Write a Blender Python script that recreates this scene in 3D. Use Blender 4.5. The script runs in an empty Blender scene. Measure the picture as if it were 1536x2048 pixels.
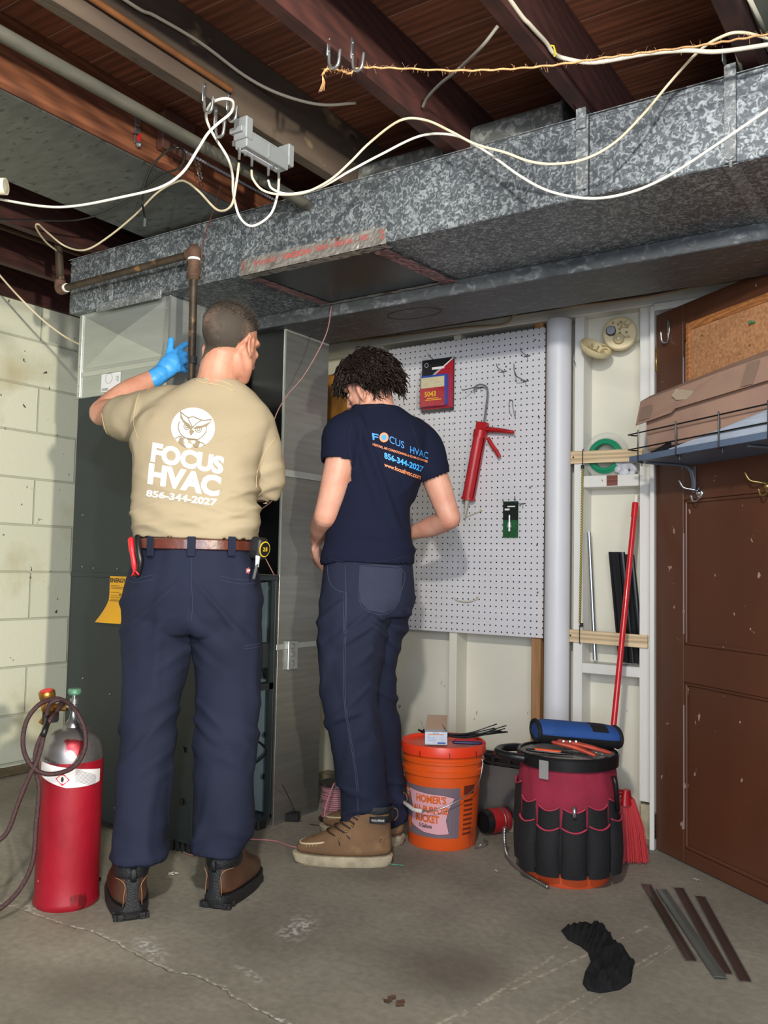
import bpy, bmesh, math, random
from math import sin, cos, pi, sqrt, radians, atan2, hypot
from mathutils import Vector as V, Matrix, noise
from mathutils.bvhtree import BVHTree
random.seed(7)
S = bpy.context.scene
COL = S.collection
# ---------------------------------------------------------------- camera
F = 1759.4
YAW, PITCH, ROLL = radians(33.889), radians(3.531), radians(1.133)
CAMP = V((0, 0, 1.02))
_f = V((-sin(YAW)*cos(PITCH), cos(YAW)*cos(PITCH), sin(PITCH)))
_r0 = V((cos(YAW), sin(YAW), 0)); _u0 = _r0.cross(_f)
RR = cos(ROLL)*_r0 + sin(ROLL)*_u0
UU = -sin(ROLL)*_r0 + cos(ROLL)*_u0
FF = _f
cd = bpy.data.cameras.new('camera'); cam = bpy.data.objects.new('camera', cd); COL.objects.link(cam)
cd.sensor_fit = 'HORIZONTAL'; cd.sensor_width = 36.0; cd.lens = F/1536*36.0
cd.clip_start = 0.02
m = Matrix((RR, UU, -FF)).transposed().to_4x4(); m.translation = CAMP
cam.matrix_world = m
S.camera = cam
S.view_settings.view_transform = 'Standard'; S.view_settings.look = 'None'
S.view_settings.gamma = 1.0; S.view_settings.use_curve_mapping = False
S.view_settings.exposure = 0.24
# ---------------------------------------------------------------- light
w = bpy.data.worlds.new('world'); S.world = w; w.use_nodes = True
w.node_tree.nodes['Background'].inputs[0].default_value = (0.80, 0.87, 1.0, 1)
w.node_tree.nodes['Background'].inputs[1].default_value = 0.22
def lamp(name, kind, loc, energy, color, size=0.1, aim=None, sy=None):
    l = bpy.data.lights.new(name, kind); l.energy = energy; l.color = color
    o = bpy.data.objects.new(name, l); COL.objects.link(o); o.location = loc
    if kind == 'AREA':
        l.size = size
        if sy: l.shape = 'RECTANGLE'; l.size_y = sy
    else: l.shadow_soft_size = size
    if aim is not None: o.rotation_euler = (V(aim)-V(loc)).to_track_quat('-Z', 'Y').to_euler()
    return o
# the hanging work lamp just above and to the left of the viewer
lamp('work_lamp', 'POINT', (-0.28, 0.10, 2.15), 170, (1.0, 0.96, 0.88), 0.06)
# a floodlight standing to the right behind the viewer, turned on the block wall and furnace
fl_ = lamp('flood_lamp', 'SPOT', (2.0, -0.70, 1.50), 720, (1.0, 0.94, 0.78), 0.06, (-3.5, 2.0, 1.5))
fl_.data.spot_size = radians(44); fl_.data.spot_blend = .6
# daylight through the open garage doorway behind the viewer
lamp('doorway_daylight', 'AREA', (1.1, -2.4, 1.5), 150, (0.80, 0.88, 1.0), 2.6, (-1.2, 2.6, 1.1), 2.0)
# ---------------------------------------------------------------- pixel helpers
def ray(x, y): return FF + (x-768)/F*RR - (y-1024)/F*UU
def on(x, y, ax, val):
    d = ray(x, y); t = (val-CAMP[ax])/d[ax]; return CAMP+t*d
HF = V((FF.x, FF.y, 0)).normalized(); HR = V((HF.y, -HF.x, 0))
def dep(P): return (V(P)-CAMP).dot(HF)
def atd(x, y, D):
    d = ray(x, y); return CAMP + d*(D/d.dot(HF))
def hexc(h, k=1.0):
    h = h.lstrip('#'); out = []
    for i in (0, 2, 4):
        c = int(h[i:i+2], 16)/255
        out.append((c/12.92 if c <= .04045 else ((c+.055)/1.055)**2.4)*k)
    return (*out, 1)
# ---------------------------------------------------------------- materials
MATS = {}
def fold_bump(m, sc=9, strength=.6, dist=.02, st=(1, 1, 1.6)):
    """soft cloth folds as a second, larger bump"""
    nt = m.node_tree; N = nt.nodes; L = nt.links; b = N['Principled BSDF']; tc = N.new('ShaderNodeTexCoord'); mp = N.new('ShaderNodeMapping'); mp.inputs['Scale'].default_value = st
    L.new(tc.outputs['Object'], mp.inputs[0]); n = N.new('ShaderNodeTexNoise'); n.inputs['Scale'].default_value = sc; n.inputs['Detail'].default_value = 2; n.inputs['Distortion'].default_value = .8
    n.noise_type = 'RIDGED_MULTIFRACTAL'; L.new(mp.outputs[0], n.inputs['Vector']); bp = N.new('ShaderNodeBump'); bp.inputs['Strength'].default_value = strength; bp.inputs['Distance'].default_value = dist
    L.new(n.outputs['Fac'], bp.inputs['Height'])
    if b.inputs['Normal'].links: L.new(b.inputs['Normal'].links[0].from_socket, bp.inputs['Normal'])
    L.new(bp.outputs[0], b.inputs['Normal']); return m
def mat(name, col, rough=.6, metal=0, var=0.0, vs=6.0, stretch=(1, 1, 1), bump=0.0, bs=40.0, col2=None, spots=(), spec=.5, coat=0, alpha=1, trans=0, bstretch=None, detail=6, emit=None):
    """principled material; colour noise between col and col2, blotches, bump"""
    if name in MATS: return MATS[name]
    m = bpy.data.materials.new(name); m.use_nodes = True; MATS[name] = m
    nt = m.node_tree; N = nt.nodes; L = nt.links
    b = N['Principled BSDF']; c = hexc(col) if isinstance(col, str) else col
    b.inputs['Base Color'].default_value = c; b.inputs['Roughness'].default_value = rough
    b.inputs['Metallic'].default_value = metal; b.inputs['Specular IOR Level'].default_value = spec
    b.inputs['Coat Weight'].default_value = coat; b.inputs['Alpha'].default_value = alpha
    b.inputs['Transmission Weight'].default_value = trans
    if emit: b.inputs['Emission Color'].default_value = c; b.inputs['Emission Strength'].default_value = emit
    m.diffuse_color = c
    tc = None
    def coords(st):
        nonlocal tc
        if tc is None: tc = N.new('ShaderNodeTexCoord')
        mp = N.new('ShaderNodeMapping'); mp.inputs['Scale'].default_value = st
        L.new(tc.outputs['Object'], mp.inputs['Vector']); return mp.outputs[0]
    cur = None
    if var or col2:
        n = N.new('ShaderNodeTexNoise'); n.inputs['Scale'].default_value = vs; n.inputs['Detail'].default_value = detail
        L.new(coords(stretch), n.inputs['Vector'])
        r = N.new('ShaderNodeValToRGB'); r.color_ramp.elements[0].position = .35; r.color_ramp.elements[1].position = .68
        if col2: e1 = hexc(col2) if isinstance(col2, str) else col2
        else: e1 = tuple(x*(1-var) for x in c[:3])+(1,)
        r.color_ramp.elements[0].color = e1; r.color_ramp.elements[1].color = c if col2 else tuple(min(1, x*(1+var*.6)) for x in c[:3])+(1,)
        L.new(n.outputs['Fac'], r.inputs[0]); cur = r.outputs[0]
    for (sc, thr, colr, st, soft) in spots:
        n = N.new('ShaderNodeTexNoise'); n.inputs['Scale'].default_value = sc; n.inputs['Detail'].default_value = 5
        L.new(coords(st), n.inputs['Vector'])
        r = N.new('ShaderNodeValToRGB'); r.color_ramp.elements[0].position = thr; r.color_ramp.elements[1].position = thr+soft
        r.color_ramp.elements[0].color = (0, 0, 0, 1); r.color_ramp.elements[1].color = (1, 1, 1, 1)
        L.new(n.outputs['Fac'], r.inputs[0])
        mx = N.new('ShaderNodeMix'); mx.data_type = 'RGBA'
        L.new(r.outputs[0], mx.inputs[0])
        if cur is None: mx.inputs[6].default_value = c
        else: L.new(cur, mx.inputs[6])
        mx.inputs[7].default_value = hexc(colr); cur = mx.outputs[2]
    if cur is not None: L.new(cur, b.inputs['Base Color'])
    if bump:
        n = N.new('ShaderNodeTexNoise'); n.inputs['Scale'].default_value = bs; n.inputs['Detail'].default_value = 4
        L.new(coords(bstretch or stretch), n.inputs['Vector'])
        bp = N.new('ShaderNodeBump'); bp.inputs['Strength'].default_value = bump; bp.inputs['Distance'].default_value = .01
        L.new(n.outputs['Fac'], bp.inputs['Height']); L.new(bp.outputs[0], b.inputs['Normal'])
    return m
# ---------------------------------------------------------------- mesh builder
class MB:
    def __init__(s): s.v = []; s.f = []; s.m = []
    def add(s, vs, fs, mi=0):
        o = len(s.v); s.v += [V(p) for p in vs]; s.f += [[i+o for i in f] for f in fs]; s.m += [mi]*len(fs); return s
    def box(s, c, sz, rot=None, bev=0.0, mi=0, seg=1):
        bm = bmesh.new(); bmesh.ops.create_cube(bm, size=1)
        for v in bm.verts: v.co = V((v.co.x*sz[0], v.co.y*sz[1], v.co.z*sz[2]))
        if bev: bmesh.ops.bevel(bm, geom=bm.edges[:], offset=bev, segments=seg, affect='EDGES', profile=.5)
        return s.bm(bm, c, rot, mi)
    def bm(s, bm, c=(0, 0, 0), rot=None, mi=0):
        R_ = rot if rot is not None else Matrix.Identity(3)
        if not isinstance(R_, Matrix): R_ = Matrix.Rotation(R_, 3, 'Z')
        bm.verts.index_update()
        s.add([R_ @ v.co + V(c) for v in bm.verts], [[v.index for v in f.verts] for f in bm.faces], mi); bm.free(); return s
    def b2(s, x0, x1, y0, y1, z0, z1, bev=0, mi=0):
        return s.box(((x0+x1)/2, (y0+y1)/2, (z0+z1)/2), (abs(x1-x0), abs(y1-y0), abs(z1-z0)), None, bev, mi)
    def rings(s, rs, cap0=True, cap1=True, mi=0, closed=True):
        n = len(rs[0]); o = len(s.v); s.v += [V(p) for r in rs for p in r]; fs = []
        for i in range(len(rs)-1):
            for j in range(n if closed else n-1):
                k = (j+1) % n
                fs.append([o+i*n+j, o+i*n+k, o+(i+1)*n+k, o+(i+1)*n+j])
        if cap0: fs.append([o+j for j in range(n)][::-1])
        if cap1: fs.append([o+(len(rs)-1)*n+j for j in range(n)])
        s.f += fs; s.m += [mi]*len(fs); return s
    def tube(s, pts, r, n=8, mi=0, cap=True, round_=False, flat=1.0, up=None, tw=0):
        pts = [V(p) for p in pts]; k = len(pts)
        rad = list(r) if hasattr(r, '__len__') else [r]*k
        T = [(pts[min(i+1, k-1)]-pts[max(i-1, 0)]).normalized() for i in range(k)]
        a = V(up) if up is not None else (V((0, 0, 1)) if abs(T[0].z) < .9 else V((1, 0, 0)))
        nrm = (a-T[0]*a.dot(T[0])).normalized(); rs = []
        def ring(c, t, nn, rr):
            bn = t.cross(nn)
            return [c+(nn*cos(2*pi*j/n)*flat+bn*sin(2*pi*j/n))*rr for j in range(n)]
        if round_:
            for q in (0.05, .35, .7): rs.append(ring(pts[0]-T[0]*rad[0]*cos(q*pi/2), T[0], nrm, rad[0]*sin(q*pi/2)))
        for i in range(k):
            nn = nrm-T[i]*nrm.dot(T[i]); nrm = nn.normalized()
            if tw: nrm = Matrix.Rotation(tw, 3, T[i]) @ nrm
            rs.append(ring(pts[i], T[i], nrm, rad[i]))
        if round_:
            for q in (.7, .35, .05): rs.append(ring(pts[-1]+T[-1]*rad[-1]*cos(q*pi/2), T[-1], nrm, rad[-1]*sin(q*pi/2)))
        return s.rings(rs, cap, cap, mi)
    def lathe(s, prof, c=(0, 0, 0), n=32, rot=None, mi=0, cap=True):
        R_ = rot if rot is not None else Matrix.Identity(3)
        rs = [[R_ @ V((r*cos(2*pi*j/n), r*sin(2*pi*j/n), z)) + V(c) for j in range(n)] for r, z in prof]
        return s.rings(rs, cap, cap, mi)
    def ball(s, c, r, rot=None, n=20, mi=0):
        if not hasattr(r, '__len__'): r = (r, r, r)
        R_ = rot if rot is not None else Matrix.Identity(3); rs = []
        k = n//2
        for i in range(k+1):
            th = -pi/2+pi*i/k; q = max(cos(th), .002)
            rs.append([R_ @ V((r[0]*q*cos(2*pi*j/n), r[1]*q*sin(2*pi*j/n), r[2]*sin(th)))+V(c) for j in range(n)])
        return s.rings(rs, True, True, mi)
    def torus(s, c, R0, r0, rot=None, n=40, k=8, mi=0):
        R_ = rot if rot is not None else Matrix.Identity(3)
        pts = [R_ @ V((R0*cos(2*pi*i/n), R0*sin(2*pi*i/n), 0))+V(c) for i in range(n+1)]
        ax = R_ @ V((0, 0, 1)); return s.tube(pts, r0, k, mi, cap=False, up=ax)
    def prism(s, poly, o, u, v, t, mi=0):
        """flat outline poly [(a,b)] in frame (o,u,v), thickness vector t"""
        o = V(o); u = V(u); v = V(v); t = V(t)
        a = [o+u*p[0]+v*p[1] for p in poly]; b = [p+t for p in a]
        return s.rings([a, b], True, True, mi)
    def torusless(s): return s
def thing(name, label, cat, loc=(0, 0, 0), group=None, rotz=0):
    o = bpy.data.objects.new(name, None); COL.objects.link(o); o.location = loc; o.empty_display_size = .05
    o.rotation_euler = (0, 0, rotz)
    o['label'] = label; o['category'] = cat
    if group: o['group'] = group
    return o
def worldloc(p):
    l = V((0, 0, 0))
    while p is not None: l += p.location; p = p.parent
    return l
def obj(name, mb, mats, parent=None, smooth=False, loc=None, label=None, kind=None):
    """mesh data is given in world coordinates; object origin at loc (top-level) or at the parent's"""
    me = bpy.data.meshes.new(name)
    if isinstance(mb, MB):
        base = worldloc(parent) if parent is not None else (V(loc) if loc is not None else V((0, 0, 0)))
        me.from_pydata([p-base for p in mb.v], [], mb.f)
        for p, i in zip(me.polygons, mb.m): p.material_index = i
    else: me = mb; base = V(loc) if loc is not None else V((0, 0, 0))
    if not isinstance(mats, (list, tuple)): mats = [mats]
    for x in mats: me.materials.append(x)
    if isinstance(mb, MB):
        bm = bmesh.new(); bm.from_mesh(me); bmesh.ops.recalc_face_normals(bm, faces=bm.faces[:]); bm.to_mesh(me); bm.free()
    if smooth:
        for p in me.polygons: p.use_smooth = True
        if smooth is not True: me.set_sharp_from_angle(angle=radians(smooth))
    me.update()
    o = bpy.data.objects.new(name, me); COL.objects.link(o)
    if parent is not None: o.parent = parent
    else: o.location = base
    if label: o['label'] = label
    if kind: o['kind'] = kind
    return o
def single(name, mb, mats, label, cat, loc, smooth=False, group=None, kind=None):
    o = obj(name, mb, mats, None, smooth, loc); o['label'] = label; o['category'] = cat
    if group: o['group'] = group
    if kind: o['kind'] = kind
    return o
def struct(name, mb, mats, parent=None, smooth=False, loc=None):
    o = obj(name, mb, mats, parent, smooth, loc)
    if parent is None: o['kind'] = 'structure'
    return o
def copy_tree(o, parent=None):
    c = o.copy(); COL.objects.link(c)
    if parent is not None: c.parent = parent
    for ch in list(o.children): copy_tree(ch, c)
    return c
def smooth_path(pts, sub=6):
    """Catmull-Rom through 3D points"""
    pts = [V(p) for p in pts]; out = []
    P = [pts[0]*2-pts[1]]+pts+[pts[-1]*2-pts[-2]]
    for i in range(1, len(P)-2):
        p0, p1, p2, p3 = P[i-1], P[i], P[i+1], P[i+2]
        for j in range(sub):
            t = j/sub
            out.append(.5*((2*p1)+(p2-p0)*t+(2*p0-5*p1+4*p2-p3)*t*t+(3*p1-p0-3*p2+p3)*t**3))
    out.append(pts[-1]); return out
def text_faces(body, offset=0.0, shear=0.0, space=1.0, align='LEFT'):
    """flat lettering: returns verts 2D normalised (cap height 1) and faces, width"""
    cu = bpy.data.curves.new('t', 'FONT'); cu.body = body; cu.size = 1.0; cu.offset = offset; cu.shear = shear
    cu.space_character = space; cu.resolution_u = 3; cu.fill_mode = 'FRONT'
    o = bpy.data.objects.new('t', cu); COL.objects.link(o)
    dg = bpy.context.evaluated_depsgraph_get(); me = bpy.data.meshes.new_from_object(o.evaluated_get(dg))
    vs = [(v.co.x, v.co.y) for v in me.vertices]; fs = [list(p.vertices) for p in me.polygons]
    bpy.data.objects.remove(o); bpy.data.curves.remove(cu); bpy.data.meshes.remove(me)
    return vs, fs
def put_text(mb, body, o, u, v, mi=0, offset=0.0, fitw=None, n=None, shear=0, space=1.0):
    """lettering starting at o, baseline along u, height along v (len(v)=cap height); fitw = total width"""
    vs, fs = text_faces(body, offset, shear, space)
    if not vs: return
    x0 = min(a for a, b in vs); x1 = max(a for a, b in vs); y0 = min(b for a, b in vs); y1 = max(b for a, b in vs)
    u = V(u); v = V(v); un = u.normalized(); w_ = fitw or (x1-x0)/(y1-y0)*v.length
    o = V(o)
    mb.add([o+un*((a-x0)/(x1-x0)*w_)+v*((b-y0)/(y1-y0)) for a, b in vs], fs, mi)
def bvh_of(ob):
    me = ob.data; off = worldloc(ob)
    return BVHTree.FromPolygons([v.co+off for v in me.vertices], [list(p.vertices) for p in me.polygons])
def drape_faces(mb, vs, fs, fn, mi=0, maxl=0.01, lift=.0015):
    """subdivide a flat 2D mesh (vs in metres-ish units) and drape through fn(x,y)->V"""
    bm = bmesh.new(); bv = [bm.verts.new((a, b, 0)) for a, b in vs]
    for f in fs:
        try: bm.faces.new([bv[i] for i in f])
        except ValueError: pass
    bmesh.ops.triangulate(bm, faces=bm.faces[:])
    for it in range(6):
        es = [e for e in bm.edges if e.calc_length() > maxl]
        if not es: break
        bmesh.ops.subdivide_edges(bm, edges=es, cuts=1)
        bmesh.ops.triangulate(bm, faces=[f for f in bm.faces if len(f.verts) > 3])
    bm.verts.index_update(); co = [fn(v.co.x, v.co.y) for v in bm.verts]
    ok = [c is not None for c in co]
    mb.add([c if c is not None else V((0, 0, 0)) for c in co], [[v.index for v in f.verts] for f in bm.faces if all(ok[v.index] for v in f.verts)], mi); bm.free()
def raycast(bvh, x, y, lift=.0015):
    d = ray(x, y).normalized(); h = bvh.ray_cast(CAMP, d)
    if h[0] is None: return None
    n = h[1] if h[1].dot(d) < 0 else -h[1]
    return h[0]+n*lift
def quadmap(q):
    """bilinear map of the unit square to 4 pixels: TL,TR,BR,BL; y up"""
    tl, tr, br, bl = q
    def f(a, b):
        return ((1-b)*((1-a)*bl[0]+a*br[0])+b*((1-a)*tl[0]+a*tr[0]), (1-b)*((1-a)*bl[1]+a*br[1])+b*((1-a)*tl[1]+a*tr[1]))
    return f
def drape_text(mb, body, bvh, quad, mi=0, offset=.0, lift=.0015, shear=0, space=1.0, asp=3.0):
    vs, fs = text_faces(body, offset, shear, space)
    x0 = min(a for a, b in vs); x1 = max(a for a, b in vs); y0 = min(b for a, b in vs); y1 = max(b for a, b in vs)
    vs = [((a-x0)/(x1-x0)*asp, (b-y0)/(y1-y0)) for a, b in vs]; q = quadmap(quad)
    def fn(a, b):
        p = q(a/asp, b); return raycast(bvh, p[0], p[1], lift)
    drape_faces(mb, vs, fs, fn, mi, .12, lift)
# ================================================================ MATERIALS
def galv(name, dark='#4a4f52', light='#9fa5a8', sc=38, rough=.5, metal=.35, thr=(.50, .62), streak=(1, 1, 1), bump=.1):
    if name in MATS: return MATS[name]
    m = mat(name, dark, rough, metal); nt = m.node_tree; N = nt.nodes; L = nt.links; b = N['Principled BSDF']
    tc = N.new('ShaderNodeTexCoord'); mp = N.new('ShaderNodeMapping'); mp.inputs['Scale'].default_value = streak
    L.new(tc.outputs['Object'], mp.inputs[0])
    wn = N.new('ShaderNodeTexNoise'); wn.inputs['Scale'].default_value = sc*1.1; wn.inputs['Detail'].default_value = 3; wn.inputs['Distortion'].default_value = 1.3
    L.new(mp.outputs[0], wn.inputs['Vector'])
    r = N.new('ShaderNodeValToRGB'); cr = r.color_ramp; cr.elements[0].position = thr[0]; cr.elements[1].position = thr[1]
    cr.elements[0].color = hexc(dark); cr.elements[1].color = hexc(light)
    e = cr.elements.new((thr[0]+thr[1])/2-.03); e.color = tuple(.7*a+.3*c for a, c in zip(hexc(dark), hexc(light)))
    L.new(wn.outputs['Fac'], r.inputs[0])
    vo = N.new('ShaderNodeTexVoronoi'); vo.inputs['Scale'].default_value = sc*1.6; L.new(mp.outputs[0], vo.inputs['Vector'])
    big = N.new('ShaderNodeTexNoise'); big.inputs['Scale'].default_value = 3.0; big.inputs['Detail'].default_value = 3; L.new(tc.outputs['Object'], big.inputs['Vector'])
    mr = N.new('ShaderNodeMapRange'); mr.inputs[1].default_value = .3; mr.inputs[2].default_value = .7; mr.inputs[3].default_value = .75; mr.inputs[4].default_value = 1.2
    L.new(big.outputs['Fac'], mr.inputs[0])
    mv = N.new('ShaderNodeMapRange'); mv.inputs[3].default_value = .82; mv.inputs[4].default_value = 1.15; L.new(vo.outputs['Color'], mv.inputs[0])
    mm = N.new('ShaderNodeMath'); mm.operation = 'MULTIPLY'; L.new(mr.outputs[0], mm.inputs[0]); L.new(mv.outputs[0], mm.inputs[1])
    mx = N.new('ShaderNodeMix'); mx.data_type = 'RGBA'; mx.blend_type = 'MULTIPLY'; mx.inputs[0].default_value = 1
    L.new(r.outputs[0], mx.inputs[6]); L.new(mm.outputs[0], mx.inputs[7]); L.new(mx.outputs[2], b.inputs['Base Color'])
    rr = N.new('ShaderNodeMapRange'); rr.inputs[3].default_value = rough-.12; rr.inputs[4].default_value = rough+.15; L.new(wn.outputs['Fac'], rr.inputs[0]); L.new(rr.outputs[0], b.inputs['Roughness'])
    return m
G_OLD = galv('old_galvanized', '#5c6267', '#a3a9ad', 62, metal=.5, thr=(.46, .63))
G_TOP = galv('dusty_galvanized', '#6c6d68', '#9b9c96', 30, .7, .1)
G_STRAP = galv('strap_galvanized', '#74787a', '#a8acad', 60, .5, .3)
G_NEW = mat('new_sheet_metal', '#b4b9b3', .42, .65, .10, 3, (1, 1, 6), .03, 8)
G_DROP = mat('brushed_sheet_metal', '#8d8d88', .36, .75, .12, 4, (1, 1, 14), .04, 20)
G_PAN = mat('dull_pan_metal', '#6b6e6b', .5, .5, .2, 9, (1, 4, 1), .08, 5, spots=((22, .58, '#4a4c49', (1, 2, 1), .08),))
BLACKM = mat('charcoal_paint', '#222b2e', .42, 0, .12, 2, spec=.4)
BLACKG = mat('black_gloss_panel', '#07090b', .38, 0, .2, 5, spec=.25)
LBLUE = mat('pale_blue_grey_liner', '#6d7d86', .5, .1, .1, 5)
WOODD = None
def wood(name, a, b_, sc=3.0, axis=0, rough=.7, plank=None, dist=2.0, ring=None):
    if name in MATS: return MATS[name]
    m = mat(name, a, rough); nt = m.node_tree; N = nt.nodes; L = nt.links; b = N['Principled BSDF']
    tc = N.new('ShaderNodeTexCoord'); mp = N.new('ShaderNodeMapping')
    st = [22, 22, 22]; st[axis] = 1.6; mp.inputs['Scale'].default_value = st
    L.new(tc.outputs['Object'], mp.inputs[0])
    n = N.new('ShaderNodeTexNoise'); n.inputs['Scale'].default_value = sc; n.inputs['Detail'].default_value = 6; n.inputs['Distortion'].default_value = .6
    L.new(mp.outputs[0], n.inputs['Vector'])
    r = N.new('ShaderNodeValToRGB'); r.color_ramp.elements[0].position = .3; r.color_ramp.elements[1].position = .7
    r.color_ramp.elements[0].color = hexc(b_); r.color_ramp.elements[1].color = hexc(a); L.new(n.outputs['Fac'], r.inputs[0])
    wv = N.new('ShaderNodeTexWave'); wv.wave_type = 'RINGS'; wv.inputs['Scale'].default_value = 6; wv.inputs['Distortion'].default_value = 5; wv.inputs['Detail'].default_value = 2
    mp2 = N.new('ShaderNodeMapping'); st2 = [3.2, 3.2, 3.2]; st2[axis] = .35; mp2.inputs['Scale'].default_value = st2
    L.new(tc.outputs['Object'], mp2.inputs[0]); L.new(mp2.outputs[0], wv.inputs['Vector'])
    mr = N.new('ShaderNodeMapRange'); mr.inputs[3].default_value = .72; mr.inputs[4].default_value = 1.12; L.new(wv.outputs['Fac'], mr.inputs[0])
    mx = N.new('ShaderNodeMix'); mx.data_type = 'RGBA'; mx.blend_type = 'MULTIPLY'; mx.inputs[0].default_value = 1
    L.new(r.outputs[0], mx.inputs[6]); L.new(mr.outputs[0], mx.inputs[7])
    out = mx.outputs[2]
    if plank:
        # seams between boards: a thin lighter line every `plank` metres across the boards
        sp = N.new('ShaderNodeSeparateXYZ'); L.new(tc.outputs['Object'], sp.inputs[0])
        dv = N.new('ShaderNodeMath'); dv.operation = 'DIVIDE'; dv.inputs[1].default_value = plank; L.new(sp.outputs['Y'], dv.inputs[0])
        fr = N.new('ShaderNodeMath'); fr.operation = 'FRACT'; L.new(dv.outputs[0], fr.inputs[0])
        lt = N.new('ShaderNodeMath'); lt.operation = 'LESS_THAN'; lt.inputs[1].default_value = .018; L.new(fr.outputs[0], lt.inputs[0])
        fl = N.new('ShaderNodeMath'); fl.operation = 'FLOOR'; L.new(dv.outputs[0], fl.inputs[0])
        wn = N.new('ShaderNodeTexWhiteNoise'); wn.noise_dimensions = '1D'; L.new(fl.outputs[0], wn.inputs['W'])
        m3 = N.new('ShaderNodeMapRange'); m3.inputs[3].default_value = .8; m3.inputs[4].default_value = 1.2; L.new(wn.outputs['Value'], m3.inputs[0])
        mz = N.new('ShaderNodeMix'); mz.data_type = 'RGBA'; mz.blend_type = 'MULTIPLY'; mz.inputs[0].default_value = 1
        L.new(out, mz.inputs[6]); L.new(m3.outputs[0], mz.inputs[7])
        my = N.new('ShaderNodeMix'); my.data_type = 'RGBA'; L.new(lt.outputs[0], my.inputs[0]); L.new(mz.outputs[2], my.inputs[6]); my.inputs[7].default_value = hexc('#b08a78')
        out = my.outputs[2]
    L.new(out, b.inputs['Base Color']); return m
W_JOIST = wood('dark_stained_joist', '#4a2620', '#351a17', axis=1)
W_JOISTO = wood('rust_brown_joist', '#7c4a2e', '#5d3220', axis=1)
W_JOISTG = mat('grimy_grey_joist', '#5e5042', .8, 0, 0, 5, (1, .3, 1), .15, 60, col2='#3b2f28', spots=((6, .62, '#a08b68', (1, .5, 1), .08), (14, .66, '#3a2c26', (1, .4, 1), .05)))
W_DECK = wood('cedar_deck_boards', '#93593f', '#6b3e2c', axis=0, plank=.142)
W_PINE = wood('raw_pine', '#d9c3a0', '#c2a67c', axis=0)
W_PINEV = wood('raw_pine_vertical', '#b98b5e', '#9c6f45', axis=2)
P_CREAM = mat('cream_wall_paint', '#d9d5c4', .6, 0, .06, 3, (1, 1, 1), .06, 25, spots=((18, .71, '#9a8f78', (1, 1, .6), .02),))
P_WHITE = mat('white_painted_wood', '#dcdad3', .55, 0, .05, 5, (2, 2, .5), .06, 60, spots=((30, .72, '#8c8172', (1, 1, .5), .02),))
P_DOOR = mat('brown_door_paint', '#583422', .38, 0, .14, 4, (1, 1, .6), .04, 12, spots=((30, .70, '#a98d7c', (1, 1, .7), .01), (3, .62, '#5d3a2b', (1, 1, 1), .2)))
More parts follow.
